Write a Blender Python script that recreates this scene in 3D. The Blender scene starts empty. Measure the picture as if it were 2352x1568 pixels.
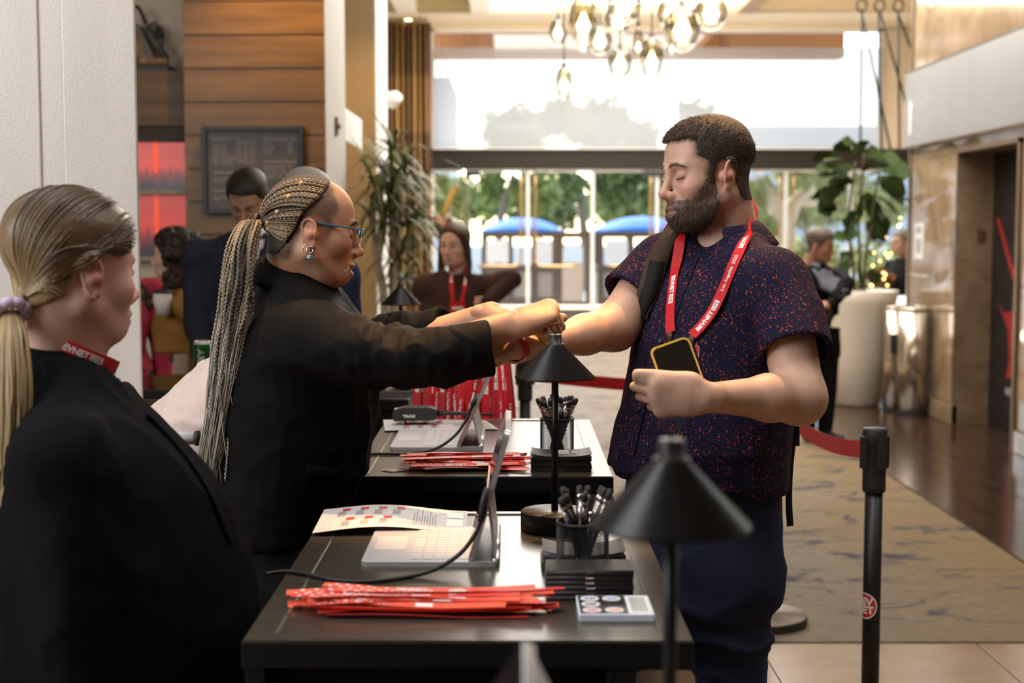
import bpy, bmesh, math, random
import numpy as np
from mathutils import Vector, Matrix, Euler

C = bpy.context.scene.collection
RNG = np.random.default_rng(7)
random.seed(5)
PI = math.pi

# ------------------------------------------------------------------ camera
FPX, CX, CY, CAMZ = 3267.0, 1176.0, 784.0, 1.52
PITCH = math.atan(254.0 / FPX)
cam_d = bpy.data.cameras.new('camera')
cam_d.sensor_width = 36.0
cam_d.lens = 50.0
cam_d.clip_end = 400
cam_d.dof.use_dof = True
cam_d.dof.focus_distance = 2.86
cam_d.dof.aperture_fstop = 4.0
cam = bpy.data.objects.new('camera', cam_d)
C.objects.link(cam)
cam.location = (0, 0, CAMZ)
cam.rotation_euler = (PI / 2 - PITCH, 0, 0)
bpy.context.scene.camera = cam

# ------------------------------------------------------------------ world, sun, large lights, exposure
sc = bpy.context.scene
sc.view_settings.view_transform = 'Standard'
sc.view_settings.look = 'None'
sc.view_settings.gamma = 1.0
sc.view_settings.exposure = 0.3
sc.view_settings.use_curve_mapping = False
sc.cycles.use_denoising = True
sc.cycles.max_bounces = 7
sc.cycles.diffuse_bounces = 3
sc.cycles.glossy_bounces = 3
sc.cycles.transparent_max_bounces = 16
sc.cycles.transmission_bounces = 4
sc.cycles.caustics_reflective = False
sc.cycles.caustics_refractive = False
sc.cycles.sample_clamp_indirect = 6.0
w = bpy.data.worlds.new('sky')
sc.world = w
w.use_nodes = True
_nt = w.node_tree
_bg = _nt.nodes['Background']
_sky = _nt.nodes.new('ShaderNodeTexSky')
_sky.sky_type = 'NISHITA'
_sky.sun_disc = False
_sky.sun_elevation = math.radians(38)
_sky.sun_rotation = math.radians(-20)
_sky.air_density = 1.0
_sky.dust_density = 1.2
_nt.links.new(_sky.outputs[0], _bg.inputs[0])
_bg.inputs[1].default_value = .62

def light(kind, name, loc, aim, energy, color=(1, 1, 1), size=1.0, size_y=None, spot=60, blend=0.5, spread=None):
 l = bpy.data.lights.new(name, kind)
 l.energy = energy
 l.color = color
 if kind == 'AREA':
  l.size = size
  if size_y:
   l.shape = 'RECTANGLE'
   l.size_y = size_y
  if spread:
   l.spread = math.radians(spread)
 elif kind == 'SPOT':
  l.spot_size = math.radians(spot)
  l.spot_blend = blend
  l.shadow_soft_size = size
 elif kind == 'SUN':
  l.angle = math.radians(size)
 else:
  l.shadow_soft_size = size
 o = bpy.data.objects.new(name, l)
 C.objects.link(o)
 o.location = loc
 d = Vector(aim) - Vector(loc)
 o.rotation_euler = d.to_track_quat('-Z', 'Y').to_euler()
 return o

light('SUN', 'sunlight', (2, 40, 30), (4.2, 20, 0), 4.5, (1, .93, .82), 1.0)
# portal that guides the sky's light through the glass front
_po = light('AREA', 'window_portal', (2.0, 20.2, 2.3), (2.0, 0, 2.3), 1, (1, 1, 1), 7.2, 4.4)
_po.data.cycles.is_portal = True
# fill lamps added around the camera and desks; no source in view
light('AREA', 'side_fill', (-3.4, .6, 2.7), (.3, 2.9, 1.35), 95, (.95, .97, 1), 2.4, 2.0)
light('AREA', 'overhead_fill', (.15, 2.1, 4.35), (.10, 2.3, 0), 42, (1, .96, .92), 1.3)  # added above the desks to brighten their tops
light('AREA', 'overhead_fill', (2.6, 3.2, 4.3), (1.4, 4.6, 0), 35, (1, .90, .76), 2.0)
light('AREA', 'overhead_fill', (-1.9, 1.2, 4.3), (-1.4, 3.2, 1.0), 30, (1, .95, .88), 1.6)
light('AREA', 'upward_fill', (.9, 17.2, .25), (.9, 17.2, 5), 190, (1, .84, .62), 3.0, 1.2)  # added lamp, aimed upwards to brighten the ceiling
# warm recessed spotlights over the desks
light('SPOT', 'desk_spotlight', (-.30, 3.75, 4.3), (-.02, 2.66, 1.34), 640, (1, .52, .18), .05, spot=11, blend=.35)
light('SPOT', 'desk_spotlight', (1.05, 4.1, 4.3), (.36, 2.78, 1.30), 480, (1, .56, .22), .05, spot=13, blend=.4)
light('SPOT', 'desk_spotlight', (-.75, 3.5, 4.3), (-.42, 2.85, 1.6), 420, (1, .60, .28), .05, spot=12, blend=.4)
light('SPOT', 'wall_washer', (-1.16, 7.22, 3.25), (-1.16, 7.5, 2.72), 62, (1, .60, .20), .05, spot=110, blend=.9)
light('SPOT', 'wall_washer', (-.75, 8.9, 3.6), (-1.05, 10.0, 1.2), 60, (1, .66, .30), .06, spot=70, blend=.8)

# ------------------------------------------------------------------ picture point -> world point
_cp, _sp = math.cos(PITCH), math.sin(PITCH)
def P(px, py, d):
 """world point on the line of sight of a photograph pixel, at world depth y = d"""
 a, b = (px - CX) / FPX, (CY - py) / FPX
 s = d / (_cp + _sp * b)
 return np.array([s * a, d, CAMZ + s * (_cp * b - _sp)])
def PZ(px, py, z):
 a, b = (px - CX) / FPX, (CY - py) / FPX
 s = (z - CAMZ) / (_cp * b - _sp)
 return np.array([s * a, s * (_cp + _sp * b), z])
def X(px, d):
 return (px - CX) / FPX * d / _cp * 1.0
def V(*a):
 return np.array(a, dtype=float)
def nrm(v):
 v = np.asarray(v, dtype=float)
 return v / (np.linalg.norm(v) + 1e-12)

# ------------------------------------------------------------------ object helpers
def wloc(o):
 l = np.zeros(3)
 while o is not None:
  l = l + np.array(o.location)
  o = o.parent
 return l
def link_mesh(name, me, m, parent=None, smooth=False, loc=None):
 o = bpy.data.objects.new(name, me)
 C.objects.link(o)
 if m is not None and not me.materials:
  for k in (m if isinstance(m, (list, tuple)) else [m]):
   me.materials.append(k)
 if smooth and len(me.polygons):
  me.polygons.foreach_set('use_smooth', [True] * len(me.polygons))
 if parent is not None:
  o.parent = parent
 if loc is not None:
  o.location = loc
 return o
def obj(name, vf, m, parent=None, smooth=False, origin=None, col=None, world=True):
 """one mesh object from (verts, faces); verts in world space unless world=False"""
 v, f = vf[0], vf[1]
 v = np.asarray(v, dtype=float)
 me = bpy.data.meshes.new(name)
 if parent is not None:
  off = wloc(parent) if world else np.zeros(3)
  loc = None
 else:
  off = np.array(origin if origin is not None else ((v.min(0) + v.max(0)) / 2 * V(1, 1, 0) + V(0, 0, v[:, 2].min()))) if world else np.zeros(3)
  loc = off
 if isinstance(f, np.ndarray):
  n, k = f.shape
  me.vertices.add(len(v))
  me.vertices.foreach_set('co', (v - off).astype(np.float32).ravel())
  me.loops.add(n * k)
  me.loops.foreach_set('vertex_index', f.astype(np.int32).ravel())
  me.polygons.add(n)
  me.polygons.foreach_set('loop_start', np.arange(0, n * k, k, dtype=np.int32))
  me.polygons.foreach_set('loop_total', np.full(n, k, dtype=np.int32))
  me.update(calc_edges=True)
 else:
  me.from_pydata((v - off).tolist(), [], [list(map(int, q)) for q in f])
 if len(vf) > 2:
  me.polygons.foreach_set('material_index', np.asarray(vf[2], dtype=np.int32))
 if col is not None:
  a = me.color_attributes.new('Col', 'FLOAT_COLOR', 'POINT')
  cc = np.ones((len(v), 4), dtype=np.float32)
  cc[:, :3] = col
  a.data.foreach_set('color', cc.ravel())
 return link_mesh(name, me, m, parent, smooth, loc)
def tag(o, label, cat, group=None, kind=None):
 if label: o['label'] = label
 if cat: o['category'] = cat
 if group: o['group'] = group
 if kind: o['kind'] = kind
 return o
def thing(name, label, cat, loc=(0, 0, 0), group=None, rot=0):
 o = bpy.data.objects.new(name, None)
 C.objects.link(o)
 o.location = loc
 o.rotation_euler = (0, 0, rot)
 o.empty_display_size = .05
 return tag(o, label, cat, group)
def struct(name, vf, m, parent=None, smooth=False, label=None):
 o = obj(name, vf, m, parent, smooth)
 if parent is None: o['kind'] = 'structure'
 if label: o['label'] = label
 return o
def dup(root, loc, label=None, group=None, rot=None):
 r = root.copy(); C.objects.link(r); r.location = loc
 if rot is not None: r.rotation_euler = rot
 if label: r['label'] = label
 if group: r['group'] = group
 for ch in list(root.children):
  c = ch.copy(); C.objects.link(c); c.parent = r
  for g in ch.children:
   d = g.copy(); C.objects.link(d); d.parent = c
 return r

# ------------------------------------------------------------------ simple shapes: (verts, faces)
def merge(*parts):
 V_, F_, k = [], [], 0
 for p in parts:
  V_.append(np.asarray(p[0], dtype=float))
  F_ += [[i + k for i in q] for q in (p[1].tolist() if isinstance(p[1], np.ndarray) else p[1])]
  k += len(p[0])
 return np.vstack(V_), F_
def box(lo, hi, bev=0.0):
 lo, hi = np.minimum(lo, hi).astype(float), np.maximum(lo, hi).astype(float)
 bm = bmesh.new()
 bmesh.ops.create_cube(bm, size=1)
 for v in bm.verts:
  v.co = Vector(((v.co.x + .5) * (hi[0] - lo[0]) + lo[0], (v.co.y + .5) * (hi[1] - lo[1]) + lo[1], (v.co.z + .5) * (hi[2] - lo[2]) + lo[2]))
 if bev > 0:
  bev = min(bev, .45 * float((hi - lo).min()))
  bmesh.ops.bevel(bm, geom=bm.edges[:], offset=bev, segments=2, affect='EDGES', profile=.6)
 r = bm2vf(bm)
 return r
def bm2vf(bm):
 bm.verts.index_update()
 v = np.array([x.co[:] for x in bm.verts]); f = [[q.index for q in p.verts] for p in bm.faces]
 bm.free()
 return v, f
def xf(vf, rot=None, loc=(0, 0, 0), scale=None):
 v = np.asarray(vf[0], dtype=float)
 if scale is not None: v = v * np.array(scale)
 if rot is not None:
  R = np.array(Euler(rot).to_matrix()) if not isinstance(rot, np.ndarray) else rot
  v = v @ R.T
 return (v + np.array(loc),) + tuple(vf[1:])
def lathe(prof, n=32, c=(0, 0, 0), cap=True):
 """revolve [(r, z)] about the vertical through c"""
 prof = [(max(r, 1e-5), z) for r, z in prof]
 a = np.linspace(0, 2 * PI, n, endpoint=False)
 v = np.array([[r * math.cos(t) + c[0], r * math.sin(t) + c[1], z + c[2]] for r, z in prof for t in a])
 f = []
 for i in range(len(prof) - 1):
  for j in range(n):
   k = (j + 1) % n
   f.append([i * n + j, i * n + k, (i + 1) * n + k, (i + 1) * n + j])
 if cap:
  f.append(list(range(n))[::-1]); f.append([(len(prof) - 1) * n + j for j in range(n)])
 return v, f
def frames(pts):
 pts = np.asarray(pts, dtype=float)
 t = np.gradient(pts, axis=0)
 t /= np.linalg.norm(t, axis=1)[:, None] + 1e-12
 u = np.zeros_like(t)
 ref = V(0, 0, 1) if abs(t[0][2]) < .9 else V(1, 0, 0)
 u[0] = nrm(np.cross(t[0], ref))
 for i in range(1, len(t)):
  q = u[i - 1] - t[i] * np.dot(u[i - 1], t[i])
  u[i] = nrm(q)
 return t, u, np.cross(t, u)
def tube(pts, r, n=10, cap=True):
 pts = np.asarray(pts, dtype=float)
 r = np.broadcast_to(np.asarray(r, dtype=float), (len(pts),))
 t, u, w_ = frames(pts)
 a = np.linspace(0, 2 * PI, n, endpoint=False)
 v = (pts[:, None, :] + r[:, None, None] * (np.cos(a)[None, :, None] * u[:, None, :] + np.sin(a)[None, :, None] * w_[:, None, :])).reshape(-1, 3)
 f = []
 for i in range(len(pts) - 1):
  for j in range(n):
   k = (j + 1) % n
   f.append([i * n + j, i * n + k, (i + 1) * n + k, (i + 1) * n + j])
 if cap:
  f.append(list(range(n))[::-1]); f.append([(len(pts) - 1) * n + j for j in range(n)])
 return v, f
def spline(pts, n=40):
 """Catmull-Rom through points"""
 p = np.asarray(pts, dtype=float)
 p = np.vstack([2 * p[0] - p[1], p, 2 * p[-1] - p[-2]])
 m = len(p) - 3
 out = []
 for s in np.linspace(0, m - 1e-9, n):
  i = int(s); t = s - i
  a, b, c, d = p[i], p[i + 1], p[i + 2], p[i + 3]
  out.append(.5 * ((2 * b) + (-a + c) * t + (2 * a - 5 * b + 4 * c - d) * t * t + (-a + 3 * b - 3 * c + d) * t ** 3))
 return np.array(out)
def prism(poly, lo, hi, axis=1, bev=0):
 """extrude a 2D outline along an axis (1: outline is x,z; 2: outline is x,y; 0: outline is y,z)"""
 n = len(poly)
 def mk(p, h):
  return {0: [h, p[0], p[1]], 1: [p[0], h, p[1]], 2: [p[0], p[1], h]}[axis]
 v = [mk(p, lo) for p in poly] + [mk(p, hi) for p in poly]
 f = [[i, (i + 1) % n, n + (i + 1) % n, n + i] for i in range(n)] + [list(range(n))[::-1], list(range(n, 2 * n))]
 return np.array(v, dtype=float), f
def rrect(w_, h, r, n=5):
 out = []
 for cx, cy, a0 in ((w_ / 2 - r, h / 2 - r, 0), (-w_ / 2 + r, h / 2 - r, 90), (-w_ / 2 + r, -h / 2 + r, 180), (w_ / 2 - r, -h / 2 + r, 270)):
  for k in range(n + 1):
   a = math.radians(a0 + 90 * k / n)
   out.append((cx + r * math.cos(a), cy + r * math.sin(a)))
 return out
def ribbon(pts, side, wd, th=.0012):
 """a flat band along pts, its width along side (one vector or one per point)"""
 pts = np.asarray(pts, dtype=float); n = len(pts)
 side = np.broadcast_to(np.asarray(side, dtype=float), (n, 3)).copy()
 t = np.gradient(pts, axis=0)
 side -= t * (np.sum(side * t, 1) / (np.sum(t * t, 1) + 1e-12))[:, None]
 side /= np.linalg.norm(side, axis=1)[:, None] + 1e-12
 nn = np.cross(t, side); nn /= np.linalg.norm(nn, axis=1)[:, None] + 1e-12
 a, b = pts - side * wd / 2, pts + side * wd / 2
 v = np.stack([a - nn * th / 2, b - nn * th / 2, b + nn * th / 2, a + nn * th / 2], 1).reshape(-1, 3)
 f = []
 for i in range(n - 1):
  for j in range(4):
   k = (j + 1) % 4
   f.append([i * 4 + j, i * 4 + k, (i + 1) * 4 + k, (i + 1) * 4 + j])
 f += [[3, 2, 1, 0], [4 * n - 4, 4 * n - 3, 4 * n - 2, 4 * n - 1]]
 return (v, f), (pts, side, nn)
def on_ribbon(vf, fr, s0, lift=.0012, up=1, across=0.0):
 """lay flat (u along, v across) shapes onto a band; up flips the side they lie on"""
 pts, side, nn = fr
 seg = np.linalg.norm(np.diff(pts, axis=0), axis=1)
 L = np.concatenate([[0], np.cumsum(seg)])
 v = np.array(vf[0], dtype=float)
 if up < 0: v[:, 1] *= -1
 s = np.clip(v[:, 0] + s0, 0, L[-1])
 g = lambda a: np.stack([np.interp(s, L, a[:, k]) for k in range(3)], 1)
 return g(pts) + g(side) * (v[:, 1:2] + across) + g(nn) * (lift * up), vf[1]

# ------------------------------------------------------------------ lettering
def text_vf(s, size=1.0, bold=0.0, align='LEFT', shear=0.0, sx=1.0, spacing=1.0):
 cu = bpy.data.curves.new('lettering', 'FONT')
 cu.body = s; cu.size = size; cu.offset = bold * size; cu.align_x = align; cu.shear = shear
 cu.space_character = spacing; cu.resolution_u = 2; cu.fill_mode = 'FRONT'
 o = bpy.data.objects.new('lettering', cu)
 C.objects.link(o)
 dg = bpy.context.evaluated_depsgraph_get()
 me = bpy.data.meshes.new_from_object(o.evaluated_get(dg))
 v = np.array([x.co[:] for x in me.vertices]) if len(me.vertices) else np.zeros((0, 3))
 f = [list(p.vertices) for p in me.polygons]
 bpy.data.objects.remove(o); bpy.data.curves.remove(cu); bpy.data.meshes.remove(me)
 if len(v): v[:, 0] *= sx
 return v, f
def rect_vf(x0, y0, x1, y1, n=8):
 xs = np.linspace(x0, x1, n)
 v = np.array([[x, y, 0] for x in xs for y in (y0, y1)])
 return v, [[2 * i, 2 * i + 2, 2 * i + 3, 2 * i + 1] for i in range(n - 1)]
def place(vf, o, ux, uy, lift=.0):
 ux, uy = nrm(ux), nrm(uy)
 n = np.cross(ux, uy)
 v = np.asarray(vf[0], dtype=float)
 return np.asarray(o) + v[:, :1] * ux + v[:, 1:2] * uy + n * lift, vf[1]

# ------------------------------------------------------------------ materials
def mat(name, col=(.5, .5, .5), rough=.5, metal=0.0, spec=.5, bump=None, noise=None, emit=None, attr=False, alpha=None,
  coat=0.0, sheen=0.0, sss=0.0, coords='Object', trans=0.0, extra=None):
 """principled material; noise=(scale, colour2, contrast[, stretch]) mixes a second colour; bump=(scale, strength[, stretch])"""
 m = bpy.data.materials.new(name)
 m.use_nodes = True
 nt = m.node_tree; N = nt.nodes; L = nt.links
 b = N['Principled BSDF']
 b.inputs['Base Color'].default_value = (*col, 1)
 b.inputs['Roughness'].default_value = rough
 b.inputs['Metallic'].default_value = metal
 b.inputs['Specular IOR Level'].default_value = spec
 b.inputs['Coat Weight'].default_value = coat
 b.inputs['Coat Roughness'].default_value = .12
 b.inputs['Sheen Weight'].default_value = sheen
 b.inputs['Transmission Weight'].default_value = trans
 if sss:
  b.inputs['Subsurface Weight'].default_value = sss
  b.inputs['Subsurface Radius'].default_value = (.012, .004, .002)
  b.inputs['Subsurface Scale'].default_value = 1.0
 if emit:
  b.inputs['Emission Color'].default_value = (*emit[0], 1)
  b.inputs['Emission Strength'].default_value = emit[1]
 tc = None
 def coord(stretch=None):
  nonlocal tc
  if tc is None: tc = N.new('ShaderNodeTexCoord')
  if stretch is None: return tc.outputs[coords]
  mp = N.new('ShaderNodeMapping'); mp.inputs['Scale'].default_value = stretch
  L.new(tc.outputs[coords], mp.inputs['Vector'])
  return mp.outputs[0]
 src = None
 if attr:
  a = N.new('ShaderNodeAttribute'); a.attribute_name = 'Col'
  src = a.outputs['Color']
 if noise:
  t = N.new('ShaderNodeTexNoise'); t.inputs['Scale'].default_value = noise[0]; t.inputs['Detail'].default_value = 6
  L.new(coord(noise[3] if len(noise) > 3 else None), t.inputs['Vector'])
  r = N.new('ShaderNodeMapRange')
  r.inputs['From Min'].default_value = .5 - .5 / noise[2]; r.inputs['From Max'].default_value = .5 + .5 / noise[2]
  L.new(t.outputs['Fac'], r.inputs['Value'])
  mx = N.new('ShaderNodeMix'); mx.data_type = 'RGBA'
  mx.inputs['A'].default_value = (*col, 1); mx.inputs['B'].default_value = (*noise[1], 1)
  L.new(r.outputs[0], mx.inputs['Factor'])
  if src is not None: L.new(src, mx.inputs['A'])
  if src is not None:
   mx.blend_type = 'MULTIPLY'
  src = mx.outputs['Result']
 if src is not None: L.new(src, b.inputs['Base Color'])
 if bump:
  t = N.new('ShaderNodeTexNoise'); t.inputs['Scale'].default_value = bump[0]; t.inputs['Detail'].default_value = 4
  L.new(coord(bump[2] if len(bump) > 2 else None), t.inputs['Vector'])
  bp = N.new('ShaderNodeBump'); bp.inputs['Strength'].default_value = bump[1]; bp.inputs['Distance'].default_value = .004
  L.new(t.outputs['Fac'], bp.inputs['Height']); L.new(bp.outputs[0], b.inputs['Normal'])
 if extra: extra(nt, b)
 return m
def glass_mat(name, tint=(1, 1, 1), refl=.08, rough=.0):
 m = bpy.data.materials.new(name); m.use_nodes = True
 nt = m.node_tree; N = nt.nodes; L = nt.links
 N.remove(N['Principled BSDF'])
 t = N.new('ShaderNodeBsdfTransparent'); t.inputs[0].default_value = (*tint, 1)
 g = N.new('ShaderNodeBsdfGlossy'); g.inputs['Roughness'].default_value = rough
 lw = N.new('ShaderNodeLayerWeight'); lw.inputs['Blend'].default_value = .35
 mr = N.new('ShaderNodeMapRange'); mr.inputs['To Min'].default_value = refl; mr.inputs['To Max'].default_value = min(1, refl + .7)
 L.new(lw.outputs['Fresnel'], mr.inputs['Value'])
 mx = N.new('ShaderNodeMixShader')
 L.new(mr.outputs[0], mx.inputs[0]); L.new(t.outputs[0], mx.inputs[1]); L.new(g.outputs[0], mx.inputs[2])
 L.new(mx.outputs[0], N['Material Output'].inputs['Surface'])
 return m
# ================================================================== THE SETTING
def wood_extra(scale, dark, light_, axis=0, rough=.45):
 def f(nt, b):
  N, L = nt.nodes, nt.links
  tc = N.new('ShaderNodeTexCoord'); mp = N.new('ShaderNodeMapping')
  s = [14, 14, 14]; s[axis] = 1.1
  mp.inputs['Scale'].default_value = s
  oi = N.new('ShaderNodeObjectInfo')
  ad = N.new('ShaderNodeVectorMath'); ad.operation = 'ADD'
  cm = N.new('ShaderNodeCombineXYZ')
  mu = N.new('ShaderNodeMath'); mu.operation = 'MULTIPLY'; mu.inputs[1].default_value = 37
  L.new(oi.outputs['Random'], mu.inputs[0])
  for k in range(3): L.new(mu.outputs[0], cm.inputs[k])
  L.new(tc.outputs['Object'], mp.inputs[0]); L.new(mp.outputs[0], ad.inputs[0]); L.new(cm.outputs[0], ad.inputs[1])
  n = N.new('ShaderNodeTexNoise'); n.inputs['Scale'].default_value = scale; n.inputs['Detail'].default_value = 7
  L.new(ad.outputs[0], n.inputs['Vector'])
  cr = N.new('ShaderNodeValToRGB')
  cr.color_ramp.elements[0].position = .3; cr.color_ramp.elements[0].color = (*dark, 1)
  cr.color_ramp.elements[1].position = .7; cr.color_ramp.elements[1].color = (*light_, 1)
  L.new(n.outputs['Fac'], cr.inputs[0])
  L.new(cr.outputs[0], b.inputs['Base Color'])
  bp = N.new('ShaderNodeBump'); bp.inputs['Strength'].default_value = .15; bp.inputs['Distance'].default_value = .003
  L.new(n.outputs['Fac'], bp.inputs['Height']); L.new(bp.outputs[0], b.inputs['Normal'])
 return f
def marble_extra(c1, c2, c3, scale=1.6):
 def f(nt, b):
  N, L = nt.nodes, nt.links
  tc = N.new('ShaderNodeTexCoord')
  n1 = N.new('ShaderNodeTexNoise'); n1.inputs['Scale'].default_value = scale; n1.inputs['Detail'].default_value = 9
  n1.inputs['Distortion'].default_value = 1.6
  L.new(tc.outputs['Object'], n1.inputs['Vector'])
  cr = N.new('ShaderNodeValToRGB')
  e = cr.color_ramp.elements
  e[0].position = .28; e[0].color = (*c1, 1); e[1].position = .72; e[1].color = (*c2, 1)
  k = e.new(.5); k.color = (*c3, 1)
  L.new(n1.outputs['Fac'], cr.inputs[0]); L.new(cr.outputs[0], b.inputs['Base Color'])
 return f

M_beige = mat('beige_plaster', (.66, .56, .43), .75, bump=(60, .05))
M_ceil = mat('cream_ceiling_paint', (.84, .73, .56), .7)
M_ceil_rim = mat('olive_ceiling_paint', (.46, .40, .24), .7)
M_panel_light = mat('lit_ceiling_panel', (1, 1, 1), .5, emit=((1, .95, .88), 6.0))
M_silver_plaster = mat('silver_grey_plaster', (.62, .575, .53), .42, metal=.1, spec=.6, noise=(2.2, (.50, .46, .42), 1.6, (3, 3, .35)), bump=(230, .16))
M_wood_wall = mat('honey_wood_board', (.3, .17, .06), .42, extra=wood_extra(1.5, (.150, .070, .011), (.27, .135, .026)))
M_wood_dark = mat('dull_brown_board', (.17, .10, .055), .6, extra=wood_extra(1.5, (.10, .060, .035), (.165, .105, .065)))
M_dark_tile = mat('dark_brown_polished_floor_tile', (.055, .030, .018), .17, spec=.6, extra=wood_extra(1.2, (.025, .013, .008), (.052, .027, .015), axis=1))
M_tan_tile = mat('tan_stone_floor_tile', (.36, .24, .15), .22, spec=.55, noise=(6, (.30, .19, .11), 1.5))
M_grout = mat('dark_grout', (.10, .07, .05), .8)
M_marble = mat('polished_tan_marble', (.5, .38, .25), .07, spec=.65, extra=marble_extra((.20, .130, .072), (.42, .30, .185), (.31, .215, .13)))
M_marble_dull = mat('brown_marble', (.3, .2, .12), .25, extra=marble_extra((.20, .13, .075), (.36, .25, .16), (.27, .18, .11), 3))
M_steel_band = mat('brushed_pale_metal', (.36, .36, .365), .42, metal=.5, noise=(3, (.31, .305, .30), 1.5, (1, 1, .2)))
M_bronze = mat('bronze_trim', (.20, .13, .08), .4, metal=.6)
M_brass = mat('brass', (.55, .36, .15), .3, metal=.9)
M_dark_bronze = mat('dark_bronze_beam', (.016, .012, .009), .6, spec=.3)
M_glass = glass_mat('clear_window_glass', (.97, .985, .98), .05)
M_alu = mat('bright_aluminium', (.86, .86, .86), .3, metal=.5)
M_black_metal = mat('black_metal', (.02, .02, .02), .45, spec=.4)
M_terracotta = mat('terracotta_beam', (.62, .25, .10), .7, noise=(3, (.52, .20, .08), 1.5))
M_white_paint = mat('white_paint', (.85, .83, .80), .6)

DF = 20.5   # depth of the glass front
XR = 3.46   # plane of the marble wall

# ---- floor, tiles and carpet
floor = struct('floor', box((-7, -5, -.2), (9, DF + .3, -.012)), M_grout)
def tiles(x0, x1, y0, y1, sx, sy, m, off=0.0, gap=.006):
 me = None
 nx, ny = int(round((x1 - x0) / sx)), int(round((y1 - y0) / sy))
 bv, bf = box((-sx / 2 + gap / 2, -sy / 2 + gap / 2, -.012), (sx / 2 - gap / 2, sy / 2 - gap / 2, 0.0), .0015)
 for j in range(ny):
  for i in range(nx):
   cx = x0 + (i + .5) * sx + (off * sx if j % 2 else 0); cy = y0 + (j + .5) * sy
   if me is None:
    o = obj('floor_tile', (bv, bf), m, floor, world=False); me = o.data
   else:
    o = bpy.data.objects.new('floor_tile', me); C.objects.link(o); o.parent = floor
   o.location = (cx, cy, -float(floor.location[2]))
   o.location = Vector(o.location) - Vector((floor.location[0], floor.location[1], 0))
tiles(.10, 3.34, 3.30, 5.16, .81, .62, M_tan_tile, .35)
tiles(2.36, 5.60, 5.16, 16.0, .54, 1.084, M_dark_tile, .0)
struct('floor', box((-7, -5, -.012), (.095, 5.155, -.002)), M_tan_tile)
struct('floor', box((3.345, -5, -.012), (9, 5.155, -.002)), M_tan_tile)
struct('floor', box((.095, -5, -.012), (3.345, 3.295, -.002)), M_tan_tile)
struct('floor', box((2.36, 16.005, -.012), (6.3, DF, -.001)), mat('pale_stone_floor', (.52, .48, .43), .15))
def carpet_extra(nt, b):
 N, L = nt.nodes, nt.links
 tc = N.new('ShaderNodeTexCoord')
 def noise(scale, detail, stretch, dist=0):
  mp = N.new('ShaderNodeMapping'); mp.inputs['Scale'].default_value = stretch
  L.new(tc.outputs['Object'], mp.inputs[0])
  n = N.new('ShaderNodeTexNoise'); n.inputs['Scale'].default_value = scale; n.inputs['Detail'].default_value = detail
  n.inputs['Distortion'].default_value = dist
  L.new(mp.outputs[0], n.inputs['Vector']); return n.outputs['Fac']
 def ramp(src, stops):
  r = N.new('ShaderNodeValToRGB'); L.new(src, r.inputs[0])
  e = r.color_ramp.elements
  e[0].position, e[0].color = stops[0][0], (*[stops[0][1]] * 3, 1)
  e[1].position, e[1].color = stops[-1][0], (*[stops[-1][1]] * 3, 1)
  for p_, v_ in stops[1:-1]:
   k = e.new(p_); k.color = (v_, v_, v_, 1)
  return r.outputs[0]
 vein = ramp(noise(1.15, 5, (1.0, 2.6, 1), .6), [(.474, 0), (.494, 1), (.506, 1), (.526, 0)])
 brk = ramp(noise(2.3, 3, (1, 1.3, 1)), [(.42, 0), (.56, 1)])
 mul = N.new('ShaderNodeMath'); mul.operation = 'MULTIPLY'; L.new(vein, mul.inputs[0]); L.new(brk, mul.inputs[1])
 sp = N.new('ShaderNodeSeparateXYZ'); L.new(tc.outputs['Object'], sp.inputs[0])
 # the base colour turns from tan to grey-blue towards the far and left side
 far = N.new('ShaderNodeMapRange'); far.inputs['From Min'].default_value = -.6; far.inputs['From Max'].default_value = 1.2
 ad = N.new('ShaderNodeMath'); ad.operation = 'MULTIPLY_ADD'; ad.inputs[1].default_value = -.75;
 L.new(sp.outputs['X'], ad.inputs[0]); L.new(noise(.7, 3, (1, 1, 1)), ad.inputs[2]); L.new(ad.outputs[0], far.inputs['Value'])
 mx = N.new('ShaderNodeMix'); mx.data_type = 'RGBA'
 mx.inputs['A'].default_value = (.245, .178, .10, 1); mx.inputs['B'].default_value = (.27, .255, .25, 1)
 L.new(far.outputs[0], mx.inputs['Factor'])
 tone = ramp(noise(24, 5, (1, 5, 1)), [(.25, .72), (.75, 1.18)])
 m1 = N.new('ShaderNodeMix'); m1.data_type = 'RGBA'; m1.blend_type = 'MULTIPLY'; m1.inputs['Factor'].default_value = 1
 L.new(mx.outputs['Result'], m1.inputs['A']); L.new(tone, m1.inputs['B'])
 m2 = N.new('ShaderNodeMix'); m2.data_type = 'RGBA'
 m2.inputs['B'].default_value = (.075, .068, .085, 1)
 L.new(m1.outputs['Result'], m2.inputs['A']); L.new(mul.outputs[0], m2.inputs['Factor'])
 L.new(m2.outputs['Result'], b.inputs['Base Color'])
 bp = N.new('ShaderNodeBump'); bp.inputs['Strength'].default_value = .5; bp.inputs['Distance'].default_value = .004
 L.new(noise(160, 3, (1, 1, 1)), bp.inputs['Height']); L.new(bp.outputs[0], b.inputs['Normal'])
M_carpet = mat('tan_carpet_with_blue_veins', (.36, .28, .18), .95, spec=.1, extra=carpet_extra)
tag(obj('carpet', box((-.90, 5.16, -.011), (2.34, 18.4, .006), .004), M_carpet), 'tan lobby carpet with broken slate blue veins', 'carpet')

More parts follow.
